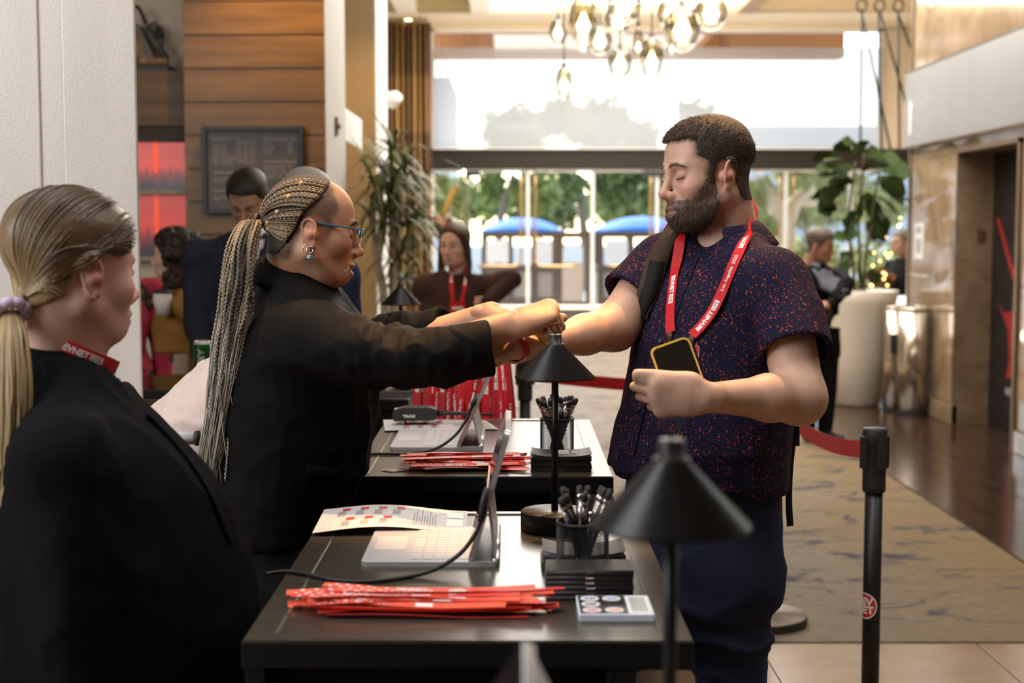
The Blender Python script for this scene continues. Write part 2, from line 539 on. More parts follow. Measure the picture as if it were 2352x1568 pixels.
# ---- ceiling
ceiling = struct('ceiling', box((-7, -5, 4.75), (9, DF + .3, 4.95)), M_ceil)
struct('ceiling_soffit', box((-3, 19.5, 4.44), (6.2, DF, 4.75), .01), M_ceil, ceiling)
struct('ceiling_recess_edge', box((-3, 19.44, 4.45), (3.05, 19.5, 4.60)), M_ceil_rim, ceiling)
struct('ceiling_cove_edge', box((-3, 19.485, 4.437), (6.2, 19.53, 4.465)), M_white_paint, ceiling)
struct('ceiling_beam', box((-.55, 9, 4.44), (-.28, 19.45, 4.75), .01), M_white_paint, ceiling)
struct('ceiling_beam', box((3.02, 9, 4.44), (3.26, 19.45, 4.75), .01), mat('brown_beam_paint', (.36, .26, .17), .6), ceiling)
struct('ceiling_beam', box((-1.55, 9, 4.44), (-1.28, 19.45, 4.75), .01), M_white_paint, ceiling)
struct('ceiling_light_panel', box((-.27, 8.5, 4.56), (3.01, 19.43, 4.60)), M_panel_light, ceiling)
dl = thing('recessed_downlight', 'small lit downlight in the ceiling above the plaid curtain', 'ceiling light', tuple(P(938, 57, 20.0) * V(1, 1, 0) + V(0, 0, 4.44)))
obj('light_ring', lathe([(.05, -.006), (.075, -.006), (.075, 0), (.05, 0)], 20, wloc(dl), cap=False), M_white_paint, dl)
obj('lamp_disc', lathe([(.0, -.004), (.05, -.004), (.05, -.002)], 20, wloc(dl)), mat('lit_bulb', (1, 1, 1), emit=((1, .8, .5), 14)), dl)
pj = thing('ceiling_spotlight', 'small boxy spotlight hanging from the ceiling near the dark rods', 'ceiling light', tuple(P(1853, 8, 17.2) * V(1, 1, 0) + V(0, 0, 4.75)))
q = wloc(pj)
obj('stem', tube([q, q - V(0, 0, .16)], .012), M_black_metal, pj)
obj('lamp_head', xf(box((-.09, -.05, -.05), (.09, .05, .03), .01), (0, .18, 0), q - V(0, 0, .18)), mat('grey_metal', (.35, .34, .33), .4, metal=.4), pj)

# ---- the enclosing walls behind the camera and at the sides
struct('wall_back', box((-7, -5.2, 0), (9, -5, 4.75)), mat('warm_grey_wall', (.42, .36, .30), .8))
struct('wall_west', box((-7.2, -5, 0), (-7, DF, 4.75)), M_beige)
struct('wall_east', box((9, -5, 0), (9.2, 9.0, 4.75)), M_beige)

# ---- glass front: header, window above, doors below
zf = lambda py: CAMZ + (530 - py) * DF / FPX
xfar = lambda px: (px - CX) / FPX * DF
x0, x1 = xfar(984), xfar(2105)
trim = struct('trim_1', box((x0 - .1, DF - .14, zf(390)), (x1, DF + .12, zf(345)), .006), M_dark_bronze)
struct('trim_2', box((x0 - 2.6, DF - .1, zf(74)), (x1, DF + .15, 4.75)), M_ceil)
far_right = struct('wall_front', box((xfar(2016), DF - .12, zf(345)), (x1 + .3, DF + .12, zf(76))), M_beige)
struct('wall_front_left', box((-7, DF - .1, 0), (x0 + .06, DF + .12, 4.75)), M_beige)
win = struct('window_1', box((x0 + .06, DF - .012, zf(345)), (xfar(2016), DF, zf(74))), M_glass)
fr = []
struct('window_frame', merge(box((x0, DF - .06, zf(345)), (x0 + .10, DF + .06, zf(74))), box((xfar(2016) - .05, DF - .06, zf(345)), (xfar(2016), DF + .06, zf(74))),
    box((x0, DF - .06, zf(74) - .05), (xfar(2016), DF + .06, zf(74)))), M_white_paint, win)
def shade_mat():
 m = bpy.data.materials.new('sheer_white_shade'); m.use_nodes = True
 nt = m.node_tree; N = nt.nodes; L = nt.links; N.remove(N['Principled BSDF'])
 t = N.new('ShaderNodeBsdfTransparent'); tr = N.new('ShaderNodeBsdfTranslucent'); di = N.new('ShaderNodeBsdfDiffuse')
 tr.inputs[0].default_value = (.62, .61, .60, 1); di.inputs[0].default_value = (.8, .79, .77, 1)
 a = N.new('ShaderNodeMixShader'); a.inputs[0].default_value = .25
 L.new(tr.outputs[0], a.inputs[1]); L.new(di.outputs[0], a.inputs[2])
 mx = N.new('ShaderNodeMixShader'); mx.inputs[0].default_value = .50
 L.new(t.outputs[0], mx.inputs[1]); L.new(a.outputs[0], mx.inputs[2])
 L.new(mx.outputs[0], N['Material Output'].inputs['Surface'])
 return m
M_shade = shade_mat()
rb = thing('roller_shade', 'sheer white roller shade drawn over the window above the doors', 'window shade', (xfar(1500), DF - .2, zf(346)))
obj('shade_cloth', box((xfar(998), DF - .205, zf(345)), (xfar(2008), DF - .202, zf(120))), M_shade, rb)
obj('bottom_bar', box((xfar(998), DF - .215, zf(346)), (xfar(2008), DF - .195, zf(344))), M_white_paint, rb)
for px in (1010, 1500, 1996): obj('lift_cord', tube([V(xfar(px), DF - .203, zf(121)), V(xfar(px), DF - .11, zf(74) + .02)], .003, 5), M_white_paint, rb)
# outside soffit beam seen through the glass
struct('trim_3', box((x0 - .5, DF + .8, zf(122)), (xfar(1960), DF + 1.2, zf(76) + .16)), M_terracotta)
struct('trim_7', box((x0 - 1, DF + .25, 4.80), (x1 + .5, DF + 1.3, 4.95)), M_beige)
for px in (1066, 1664):
 tag(obj('hanging_rod', tube([V(xfar(px), DF + .6, 4.80), V(xfar(px), DF + .6, zf(132))], .012, 6), M_bronze),
  'thin %s rod hanging outside before the terracotta beam' % ('dark' if px < 1200 else 'brown'), 'rod')
# the doors: frameless panes between bright joints
doorx = [995, 1069, 1213, 1361, 1508, 1655, 1802, 1950, 2084]
for i in range(len(doorx) - 1):
 a, b = xfar(doorx[i]), xfar(doorx[i + 1])
 d = struct('door_%d' % (i + 1), box((a + .03, DF - .008, .10), (b - .03, DF + .004, zf(393))), M_glass)
 struct('door_edge', box((a - .028 if i != 1 else a, DF - .03, .02), (a + .022, DF + .03, zf(391))), M_alu if i not in (1,) else M_bronze, d)
 struct('bottom_rail', box((a + .02, DF - .03, .02), (b - .03, DF + .03, .12), .004), M_alu, d)
 struct('top_rail', box((a + .02, DF - .02, zf(396)), (b - .03, DF + .02, zf(391))), M_alu, d)
 if i in (1, 2, 3, 4, 5, 6):
  s = 1 if i % 2 == 0 else -1       # pull bars meet at the joint of each pair
  jx = b - .10 if s < 0 else a + .10
  zt, zb = zf(397), zf(610)
  path = [V(jx, DF - .07, zt), V(jx, DF - .07, zb + .16), V(jx + s * .02, DF - .07, zb + .06), V(jx + s * .10, DF - .07, zb), V(jx + s * .62, DF - .07, zb)]
  struct('pull_bar', tube(spline(path, 26), .018, 8), M_brass, d, True)
 if i in (1, 3, 4):
  cx = a + .1 if i != 3 else b - .12
  struct('door_closer', box((cx - .1, DF - .10, zf(406)), (cx + .12, DF - .01, zf(396)), .004), M_black_metal, d)
struct('trim_4', box((x0, DF - .1, 0), (x1, DF + .25, .02)), mat('pale_sill', (.8, .78, .75), .3))
# curtain beside the glass front
def curtain():
 n, k = 150, 46
 xs = np.linspace(xfar(884) - .05, xfar(996), n)
 zs = np.linspace(.02, 4.39, k)
 ph = np.linspace(0, 9.5 * 2 * PI, n)
 v, c = [], []
 for j, z in enumerate(zs):
  for i, x in enumerate(xs):
   v.append([x, DF - .62 + .09 * math.sin(ph[i]) + .02 * math.sin(2.3 * ph[i] + z), z])
   bz = (z * 1.0) % 1.45 / 1.45
   bx = (i / n * 3.3) % 1.0
   t1 = V(.42, .25, .09) if bz < .52 else V(.13, .065, .03)
   t2 = V(.52, .32, .12) if .25 < bx < .75 else V(.16, .085, .045)
   c.append(.5 * t1 + .5 * t2)
 f = [[j * n + i, j * n + i + 1, (j + 1) * n + i + 1, (j + 1) * n + i] for j in range(k - 1) for i in range(n - 1)]
 return (np.array(v), np.array(f)), np.array(c)
cv, cc = curtain()
cur = obj('curtain', cv, mat('plaid_curtain_cloth', rough=.85, attr=True), smooth=True, col=cc)
tag(cur, 'floor-length brown and gold plaid curtain beside the glass front', 'curtain')
cur.modifiers.new('thickness', 'SOLIDIFY').thickness = .006

# ---- pillar close to the camera
PD = 3.35
pxr = X(326, PD)
pil = struct('pillar_1', prism([(-1.90, PD), (pxr, PD), (pxr * 1.2, PD + .62), (-1.95, PD + .62)], -.01, 4.75, 2), M_silver_plaster)
struct('trim_panel', box((-1.9, PD - .006, 0), (X(106, PD), PD + .01, 4.75), .003), M_silver_plaster, pil)
struct('trim_panel', box((X(160, PD), PD - .006, 0), (pxr - .002, PD + .01, 4.75), .003), M_silver_plaster, pil)

# ---- timber wall with the menu board
WD = 7.5
wx0, wx1 = X(432, WD), X(752, WD)
wl = struct('wall_left', box((wx0, WD + .03, 0), (wx1, 8.41, 4.75)), mat('pale_grey_wall_paint', (.60, .58, .55), .6))
zw = lambda py, d=WD: CAMZ + (530 - py) * d / FPX
bh = 75.3 * WD / FPX
zb = zw(13) - 18 * bh
k = 0
while zb + bh < 4.75:
 struct('board', box((wx0, WD, max(zb + .004, 0)), (wx1, WD + .032, zb + bh - .004), .003), M_wood_wall if zb > zw(338) else M_wood_wall, wl)
 zb += bh
struct('trim_5', box((wx1 - .02, 8.40, zw(326, 8.41)), (wx1 - .001, 9.35, zw(250, 8.41)), .01), M_white_paint)
swp = thing('wall_sensor', 'small brass box on the pale end of the timber wall', 'switch', (wx1, 7.93, zw(313, 7.93)))
obj('plate', box((wx1, 7.90, zw(313, 7.93)), (wx1 + .015, 7.98, zw(272, 7.93)), .004), M_bronze, swp)
obj('button', box((wx1 + .015, 7.925, zw(300, 7.93)), (wx1 + .03, 7.955, zw(287, 7.93)), .004), M_brass, swp)
# second wall end further back
struct('wall_left_far', box((-4, 10, 0), (X(865, 10), 10.87, 4.75)), mat('golden_beige_plaster', (.48, .33, .17), .7))
struct('trim_lit_return', box((X(865, 10), 10.0, 0), (X(865, 10) + .012, 10.87, 4.75)), M_white_paint)  # the wall return's lit look, put in as a white sheet
# ---- alcove left of the timber wall: niche, ledge, backlit pictures
AD = 7.55
ax0, ax1 = -3.4, wx0
al = struct('wall_alcove', merge(box((ax0, AD + .30, zw(165)), (ax1, AD + .36, 4.75)), box((ax0, AD + .05, 0), (ax1, AD + .36, zw(330)))), M_beige)
struct('ledge', box((ax0, AD, zw(290)), (ax1, AD + .34, zw(165)), .004), M_wood_dark, al)
struct('shelf', box((ax0, AD - .02, zw(447)), (ax1, AD + .06, zw(437)), .003), mat('grey_shelf_edge', (.30, .25, .21), .5), al)
struct('shelf', box((ax0, AD - .02, zw(600)), (ax1, AD + .06, zw(590)), .003), mat('grey_shelf_edge', (.30, .25, .21), .5), al)
struct('recess_head', box((ax0, AD + .02, zw(325)), (ax1, AD + .1, zw(290))), mat('recess_shade_brown', (.06, .04, .03), .7), al)  # recess darkness put into this solid strip's colour
def red_extra(nt, b):
 N, L = nt.nodes, nt.links
 tc = N.new('ShaderNodeTexCoord'); sp = N.new('ShaderNodeSeparateXYZ'); L.new(tc.outputs['Generated'], sp.inputs[0])
 n = N.new('ShaderNodeTexNoise'); n.inputs['Scale'].default_value = 5; n.inputs['Detail'].default_value = 8
 mp = N.new('ShaderNodeMapping'); mp.inputs['Scale'].default_value = (3.5, 1, .6); L.new(tc.outputs['Generated'], mp.inputs[0]); L.new(mp.outputs[0], n.inputs['Vector'])
 a = N.new('ShaderNodeMath'); a.operation = 'MULTIPLY_ADD'; a.inputs[1].default_value = .55
 L.new(n.outputs['Fac'], a.inputs[0]); L.new(sp.outputs['Z'], a.inputs[2])
 r = N.new('ShaderNodeValToRGB'); e = r.color_ramp.elements
 e[0].position = .36; e[0].color = (.012, .004, .006, 1); e[1].position = 1.0; e[1].color = (.62, .030, .012, 1)
 k = e.new(.58); k.color = (.20, .008, .008, 1); k = e.new(.8); k.color = (.75, .045, .015, 1)
 L.new(a.outputs[0], r.inputs[0])
 L.new(r.outputs[0], b.inputs['Base Color']); L.new(r.outputs[0], b.inputs['Emission Color'])
 b.inputs['Emission Strength'].default_value = .30
M_red = mat('backlit_red_picture', (.5, .03, .02), .3, extra=red_extra)
for i, (ya, yb) in enumerate(((437, 327), (590, 448))):
 t = thing('backlit_picture', 'backlit red picture %s the grey shelf in the alcove' % ('above' if i == 0 else 'below'), 'picture', ((X(250, AD) + ax1) / 2, AD + .04, zw(ya)))
 obj('picture_panel', box((X(300, AD), AD + .03, zw(ya)), (ax1 - .01, AD + .048, zw(yb))), M_red, t)
 obj('light_strip', box((X(358, AD), AD + .026, zw(ya - 40)), (X(366, AD), AD + .032, zw(yb))), mat('glowing_red_strip', (.9, .1, .04), emit=((1, .10, .03), .5)), t)
# the weathered ornament in the niche
orn = thing('metal_ornament', 'weathered painted metal ornament standing on the alcove ledge', 'ornament', (X(340, AD), AD + .15, zw(165)))
oy = AD + .13
M_blue_worn = mat('worn_blue_paint', (.06, .08, .10), .6, noise=(20, (.12, .10, .07), 2)); M_cream_worn = mat('worn_cream_paint', (.42, .31, .17), .6, noise=(16, (.26, .10, .03), 2.4)); M_iron = mat('dark_iron', (.03, .025, .02), .5)
ox = lambda px: X(px, oy)
def quad_prism(ps, m, nm, d0=.0, d1=.08):
 obj(nm, prism([(ox(a), zw(b, oy)) for a, b in ps], oy + d0, oy + d1), m, orn)
obj('base', merge(box((ox(290), oy - .05, zw(165)), (ox(404), oy + .14, zw(157, oy)), .006)), M_iron, orn)
obj('front_roll', tube([V(ox(338), oy - .02, zw(148, oy)), V(ox(400), oy - .02, zw(149, oy))], .021, 12), M_cream_worn, orn)
obj('base_bar', box((ox(290), oy - .03, zw(157, oy)), (ox(338), oy + .06, zw(138, oy)), .006), M_blue_worn, orn)
quad_prism([(290, 60), (328, 64), (354, 140), (290, 138)], M_cream_worn, 'face_plate')
quad_prism([(326, 62), (336, 70), (368, 139), (352, 140)], mat('worn_grey_paint', (.16, .15, .12), .6), 'side_rail', -.02, .1)
obj('handle', tube(spline([V(ox(312), oy, zw(62, oy)), V(ox(314), oy, zw(32, oy)), V(ox(332), oy, zw(26, oy)), V(ox(350), oy, zw(62, oy))], 16), .011, 8), M_iron, orn, True)
obj('strut', tube([V(ox(345), oy, zw(70, oy)), V(ox(396), oy, zw(142, oy))], .020, 10), M_blue_worn, orn, True)
obj('strut', tube([V(ox(358), oy + .05, zw(58, oy)), V(ox(372), oy + .05, zw(92, oy))], .026, 10), mat('worn_grey_paint', (.16, .15, .12), .6), orn, True)
a_ = np.linspace(0, 2 * PI, 20)
obj('ring', tube(np.stack([ox(378) + .022 * np.cos(a_), np.full(20, oy), zw(92, oy) + .055 * np.sin(a_)], 1), .008, 8), M_iron, orn, True)

# ---- menu board
MB = WD - .05
mx0, mx1, mz0, mz1 = X(472, MB), X(702, MB), zw(491, MB), zw(293, MB)
mb = thing('menu_board', 'framed grey menu board hanging on the timber wall', 'menu board', ((mx0 + mx1) / 2, MB, mz0))
fw = 11 * MB / FPX
M_frame = mat('dark_slate_frame', (.022, .024, .030), .45)
obj('frame', merge(box((mx0, MB - .02, mz0), (mx0 + fw, MB + .05, mz1), .003), box((mx1 - fw, MB - .02, mz0), (mx1, MB + .05, mz1), .003),
 box((mx0 + fw, MB - .02, mz0), (mx1 - fw, MB + .05, mz0 + fw), .003), box((mx0 + fw, MB - .02, mz1 - fw), (mx1 - fw, MB + .05, mz1), .003)), M_frame, mb)
obj('board_face', box((mx0 + fw, MB, mz0 + fw), (mx1 - fw, MB + .04, mz1 - fw)), mat('grey_chalk_panel', (.105, .09, .088), .5), mb)
M_chalk = mat('chalk_white_lettering', (.50, .44, .40), .8)
tx = []
def mtext(s, px, py, h):
 vf = text_vf(s, h * MB / FPX, .012)
 if len(vf[0]): tx.append(place(vf, V(X(px, MB), MB - .001, zw(py, MB)), V(1, 0, 0), V(0, 0, 1), .0005))
mtext('Espresso', 494, 324, 10); mtext('(hot or iced)', 522, 322, 7)
for i, s in enumerate(['Caffe Latte', 'Cappuccino', 'Vanilla Latte', 'Caffe Mocha', 'Caramel Macchiato', 'White Chocolate Mocha', 'Caffe Americano']):
 mtext(s, 495, 337 + i * 6.9, 7)
 for j, pr in enumerate(('3.75', '4.25', '4.75')): mtext(pr, 549 + j * 15.5, 337 + i * 6.9, 7)
mtext('Tall', 551, 330, 6.5); mtext('Grande', 561, 330, 6.5); mtext('Venti', 579, 330, 6.5)
mtext('Baked Goods & Snacks', 611, 324, 9)
for i, s in enumerate(['Muffin', 'Croissant', 'Cookie', 'Danish']): mtext(s, 611, 334 + i * 6.9, 7); mtext('3.50', 665, 334 + i * 6.9, 7)
mtext('Customized Options', 611, 375, 9)
for i, s in enumerate(['Add Flavored Syrup', 'Add Espresso Shot', 'Soy or Almond Milk', 'Whipped Cream', 'Extra Foam Topping']): mtext(s, 611, 384 + i * 6.9, 6.5); mtext('.75', 667, 384 + i * 6.9, 6.5)
mtext('Iced Beverages', 495, 400, 9); mtext('Iced Coffee', 496, 413, 7); mtext('Iced Tea', 496, 420, 7)
mtext('Fresh Brewed', 496, 441, 9); mtext('House Coffee', 496, 455, 7); mtext('Decaf', 496, 461, 7)
obj('lettering', merge(*tx), M_chalk, mb)

# ---- marble wall with lift opening, sign band above it
zr = lambda py, d: CAMZ + (530 - py) * d / FPX
E0, E1, EZ = 9.72, 11.1, 2.12
WR = 12.42
wr = struct('wall_right', merge(box((XR + .03, 5.5, EZ), (XR + .45, WR, 4.75)), box((XR + .03, 5.5, 0), (XR + .45, E0 - .01, EZ)), box((XR + .03, E1 + .03, 0), (XR + .45, WR, EZ))), M_marble_dull)
def slab(y0, y1, z0, z1, m=None, nm='marble_panel'):
 struct(nm, box((XR, y0 + .003, z0 + .003), (XR + .04, y1 - .003, z1 - .003), .002), m or M_marble, wr)
BZ0, BZ1 = 2.24, 2.87
for y0, y1 in ((E1, WR),):
 slab(y0, y1, .16, 1.14); slab(y0, y1, 1.14, EZ)
for y0, y1 in ((8.3, E0), (6.9, 8.3), (5.5, 6.9)):
 slab(y0, y1, .16, 1.14); slab(y0, y1, 1.14, EZ)
for y0, y1 in ((E1, WR), (E0, E1), (8.3, E0), (6.9, 8.3), (5.5, 6.9)): slab(y0, y1, EZ, BZ0 + .02)
for y0, y1 in ((11.66, WR), (10.86, 11.66), (10.2, 10.86), (9.45, 10.2), (8.7, 9.45), (7.9, 8.7), (7.1, 7.9), (6.3, 7.1)):
 slab(y0, y1, BZ1, 4.0); slab(y0, y1, 4.0, 4.74)
for y0, y1 in ((E1, WR), (8.3, E0), (5.5, 8.3)):
 struct('plinth', box((XR - .015, y0, 0), (XR + .04, y1, .155), .006), M_marble, wr)
struct('corner_trim', box((XR - .012, WR - .02, 0), (XR + .06, WR + .03, 4.75)), M_bronze, wr)
struct('opening_trim', merge(box((XR - .02, E0 - .02, 0), (XR + .02, E0 + .03, EZ + .03)), box((XR - .02, E0 - .02, EZ), (XR + .02, E1, EZ + .035))), M_bronze, wr)
struct('jamb', box((XR + .0, E1 - .0, 0), (XR + .30, E1 + .03, EZ)), M_marble_dull, wr)
bandy = 6.0
sb = thing('sign_band', 'pale brushed metal sign band running above the lift opening', 'sign', (XR - .03, 9, BZ0))
obj('band_plate', box((XR - .06, bandy, BZ0), (XR + .0, WR + .01, BZ1), .004), M_steel_band, sb)
obj('band_edge', merge(box((XR - .066, bandy, BZ0 - .012), (XR, WR + .015, BZ0)), box((XR - .066, bandy, BZ1), (XR, WR + .015, BZ1 + .012))), M_bronze, sb)
M_pale = mat('engraved_white_lettering', (.80, .80, .80), .4)
M_greyl = mat('engraved_grey_lettering', (.42, .41, .40), .5)
for i, s in enumerate(('Reception', 'Bar', 'Pool')):
 obj('lettering', place(text_vf(s, .135, .004), V(XR - .0605, 12.16, 2.545 - i * .125), V(0, -1, 0), V(0, 0, 1), .001), M_greyl, sb)
ar = np.array([(-.022, -.30, 0), (.022, -.30, 0), (.022, -.08, 0), (.05, -.08, 0), (0, 0, 0), (-.05, -.08, 0), (-.022, -.08, 0)])
obj('arrow', place((ar, [[0, 1, 2, 3, 4, 5, 6]]), V(XR - .0605, 12.25, 2.64), V(0, -1, 0), V(0, 0, 1), .002), mat('white_arrow', (.95, .95, .95), .4), sb)
lift = thing('lift_door', 'black lift door with a red poster in the marble opening', 'lift door', (XR + .28, (E0 + E1) / 2, 0))
M_black_gloss = mat('black_poster_panel', (.012, .012, .016), .25)
ymid = (E0 + E1) / 2
obj('door_leaf', box((XR + .28, E0, .0), (XR + .31, ymid - .002, EZ)), M_black_gloss, lift)
obj('door_leaf', box((XR + .28, ymid + .002, .0), (XR + .31, E1, EZ)), M_black_gloss, lift)
M_redp = mat('red_print', (.30, .014, .012), .5); M_whp = mat('white_print', (.6, .6, .6), .5)
lx = XR + .2795
def lprint(nm, yz, m): obj(nm, (np.array([[lx, y, z] for y, z in yz]), [list(range(len(yz)))[::-1]]), m, lift)
sw = spline([V(0, 11.0, 1.62), V(0, 10.85, 1.45), V(0, 10.6, 1.16)], 10)[:, 1:]
lprint('red_stroke', [(y + .03, z) for y, z in sw] + [(y - .05, z) for y, z in sw[::-1]], M_redp)
lprint('red_shape', [(10.95, .98), (10.8, .90), (10.62, .92), (10.45, .86), (10.45, .30), (10.62, .42), (10.72, .40), (10.66, .55), (10.7, .78)], M_redp)
lprint('red_mark', [(10.50, .16), (10.38, .16), (10.38, .07), (10.50, .07)], M_redp)
obj('lettering', place(text_vf('WITH', .09, .01), V(lx - .0005, 10.72, .28), V(0, -1, 0), V(0, 0, 1), 0), M_whp, lift)
cp = thing('call_plate', 'small bronze plate on the marble jamb of the lift', 'plate', (X(2247, E1), E1, zr(555, E1)))
obj('plate', box((X(2237, E1), E1 - .008, zr(555, E1)), (X(2256, E1), E1, zr(527, E1)), .002), M_bronze, cp)
obj('button', xf(lathe([(.0, 0), (.012, 0), (.012, .006)], 12, (0, 0, 0)), (PI / 2, 0, 0), (X(2247, E1), E1 - .008, zr(541, E1))), M_brass, cp)
nt_ = thing('marble_rectangle', 'flat white notice fixed to the marble by the bronze corner', 'rectangle', (XR - .003, 12.1, zr(598, 12.1)))  # white rectangle with grey blocks lying on the marble face
obj('sheet', box((XR - .006, 11.98, zr(595, 12.1)), (XR - .001, 12.24, zr(512, 12.1))), M_white_paint, nt_)
obj('grey_block', merge(box((XR - .008, 12.03, zr(535, 12.1)), (XR - .0061, 12.19, zr(520, 12.1))), box((XR - .008, 12.03, zr(580, 12.1)), (XR - .0061, 12.19, zr(548, 12.1)))), M_greyl, nt_)
# wall that closes the lobby beyond the marble
struct('wall_far_right', box((5.7, 12.5, 0), (5.9, DF, 4.75)), M_beige)
struct('wall_lift_back', box((XR + .45, WR - .2, 0), (9, WR, 4.75)), M_beige)

# ---- crossing dark rods of the hanging sculpture
DR = 13.0
rs = thing('hanging_rod_sculpture', 'hanging sculpture of thin crossing dark rods beside the marble corner', 'sculpture', tuple(P(2030, 300, DR)))
rod_ends = [(1980, 20, 1976, 345), (2018, 30, 2024, 345), (2063, 30, 2066, 345), (1978, 25, 2046, 345), (2022, 30, 2086, 255), (2062, 30, 2092, 110)]
for a, b, c, d in rod_ends:
 obj('rod', tube([P(a, b, DR), P(c, d, DR + .1)], .011, 8), M_iron, rs, True)
for px in (1979, 2020, 2063):
 q = P(px, 20, DR)
 t_ = np.linspace(0, 2 * PI, 18)
 obj('loop', tube(np.stack([q[0] + .045 * np.cos(t_), np.full(18, DR), q[2] + .03 + .055 * np.sin(t_)], 1), .010, 8), M_iron, rs, True)
 obj('hanger', tube([q + V(0, 0, .08), V(q[0], DR, 4.75)], .006, 6), M_iron, rs, True)
# ================================================================== OUTSIDE THE GLASS
struct('plaza_ground', box((-30, DF + .3, -.12), (45, 90, -.04)), mat('pale_plaza_paving', (.62, .58, .52), .8, noise=(2, (.50, .47, .42), 1.4)))
M_leaf_out = [mat('sunlit_leaf_%d' % i, c, .55, attr=False, noise=(5, c2, 1.6)) for i, (c, c2) in enumerate((((.10, .16, .045), (.30, .34, .07)), ((.07, .12, .04), (.20, .25, .06))))]
M_bark = mat('pale_bark', (.42, .30, .20), .85, noise=(4, (.60, .48, .34), 1.6), bump=(20, .4))
M_bark_dark = mat('grey_bark', (.16, .13, .10), .9, bump=(20, .4))
def leaf_cloud(c, r, n, s, seed):
 g = np.random.default_rng(seed)
 d = g.normal(size=(n, 3)); d /= np.linalg.norm(d, axis=1)[:, None]
 rad = g.uniform(.35, 1.0, n) ** .6
 lump = .72 + .28 * np.sin(4 * d[:, 0] + seed) * np.cos(5 * d[:, 1] + 2 * d[:, 2])
 p = np.asarray(c) + d * (rad * lump)[:, None] * np.asarray(r)
 u = g.normal(size=(n, 3)); u /= np.linalg.norm(u, axis=1)[:, None]
 q = np.cross(u, g.normal(size=(n, 3))); q /= np.linalg.norm(q, axis=1)[:, None]
 k = s * g.uniform(.6, 1.3, n)[:, None]
 v = np.stack([p - u * k, p - q * k * .5, p + u * k, p + q * k * .5], 1).reshape(-1, 3)
 return v, np.arange(4 * n).reshape(n, 4)
def tree(px, d, crowns, trunk, label, m=0, bark=None):
 x = X(px, d)
 t = thing('tree', label, 'tree', (x, d, -.04), 'trees on the plaza')
 vs, fs, k = [], [], 0
 for i, (cx, cy, rx, ry, n) in enumerate(crowns):
  c = P(cx, cy, d + (i % 3 - 1) * .5)
  v, f = leaf_cloud(c, (rx * d / FPX, rx * d / FPX * .8, ry * d / FPX), n, .13 * d / 30, i + int(px))
  vs.append(v); fs.append(f + k); k += len(v)
 obj('crown', (np.vstack(vs), np.vstack(fs)), M_leaf_out[m], t)['kind'] = 'stuff'
 obj('trunk', tube(spline([P(a, b, d) if b is not None else V(X(a, d), d, -.04) for a, b in trunk[0]], 16), np.linspace(trunk[1], trunk[1] * .5, 16), 9), bark or M_bark_dark, t, True)
 for br in trunk[2:]:
  obj('branch', tube(spline([P(a, b, d) for a, b in br[0]], 12), np.linspace(br[1], br[1] * .5, 12), 8), bark or M_bark_dark, t, True)
 return t
tree(1170, 34, [(1185, 300, 90, 70, 900), (1230, 440, 75, 62, 900), (1130, 425, 42, 50, 380), (1290, 270, 70, 60, 500)],
  ([(1148, None), (1146, 620), (1150, 500), (1180, 400)], .14), 'round-crowned green tree behind the blue canopied cart by the bright door joint')
tree(1385, 37, [(1380, 290, 100, 80, 900), (1300, 430, 55, 55, 500), (1420, 425, 85, 65, 1000), (1470, 320, 60, 55, 400), (1500, 440, 50, 70, 500)],
  ([(1352, None), (1352, 620), (1340, 520), (1330, 400)], .17), 'broad dark green tree above the second blue canopied cart', 1)
tree(1600, 42, [(1595, 270, 50, 45, 300), (1560, 420, 60, 70, 400), (1640, 430, 60, 80, 400)], ([(1600, None), (1602, 500), (1598, 320)], .12), 'tree behind the bearded man, mostly hidden by his head', 1)
tree(1790, 30, [(1840, 400, 70, 45, 400), (1745, 440, 45, 50, 300), (1930, 420, 90, 60, 500), (1760, 520, 40, 30, 160)],
  ([(1800, None), (1802, 590), (1800, 510), (1770, 455), (1735, 405)], .30, ([(1800, 520), (1830, 460), (1870, 430)], .20), ([(1830, 462), (1890, 470)], .11)),
  'plane tree with thick pale forking trunk beyond the glass', 0, M_bark)
tree(1030, 30, [(1012, 420, 22, 26, 120), (1050, 470, 18, 40, 110), (1010, 480, 26, 34, 140)], ([(1018, None), (1020, 560), (1035, 470), (1050, 425)], .10), 'slender yellow-green young tree outside the first door pane', 0, M_bark)
for k, (px, d_, cy, r_) in enumerate(((1075, 52, 455, 80), (1240, 55, 470, 95), (1440, 54, 470, 95), (1560, 52, 480, 80), (1690, 56, 460, 90), (1850, 52, 470, 90), (1990, 55, 460, 80))):
 tree(px, d_, [(px - 25, cy, r_, 62, 420), (px + 35, cy + 12, r_, 58, 420)], ([(px, None), (px + 2, 600), (px, cy)], .12), 'tree in the far row behind the carts, %s' % ('by the first door pane', 'behind the cart near the bright joint', 'between the two carts', 'right of the second cart', 'behind the bearded man', 'behind the blazer man', 'behind the fig leaves')[k], k % 2)
hd = thing('hedge', 'low clipped yellow-green hedge outside by the plane tree', 'hedge', (X(1880, 27), 27, -.04))
hv = leaf_cloud((X(1850, 27), 27, .75), (3.2, .5, .8), 1500, .12, 3)
hv[0][:, 2] = np.maximum(hv[0][:, 2], -.04)
obj('hedge_leaves', hv, mat('bright_hedge_leaf', (.26, .32, .05), .5), hd)['kind'] = 'stuff'
M_canopy = mat('blue_canopy_cloth', (.02, .17, .62), .7, noise=(3, (.05, .26, .72), 1.3))
M_cart = mat('dark_brown_cart_panel', (.11, .075, .055), .6)
M_cart_l = mat('pale_cart_panel', (.42, .37, .31), .6)
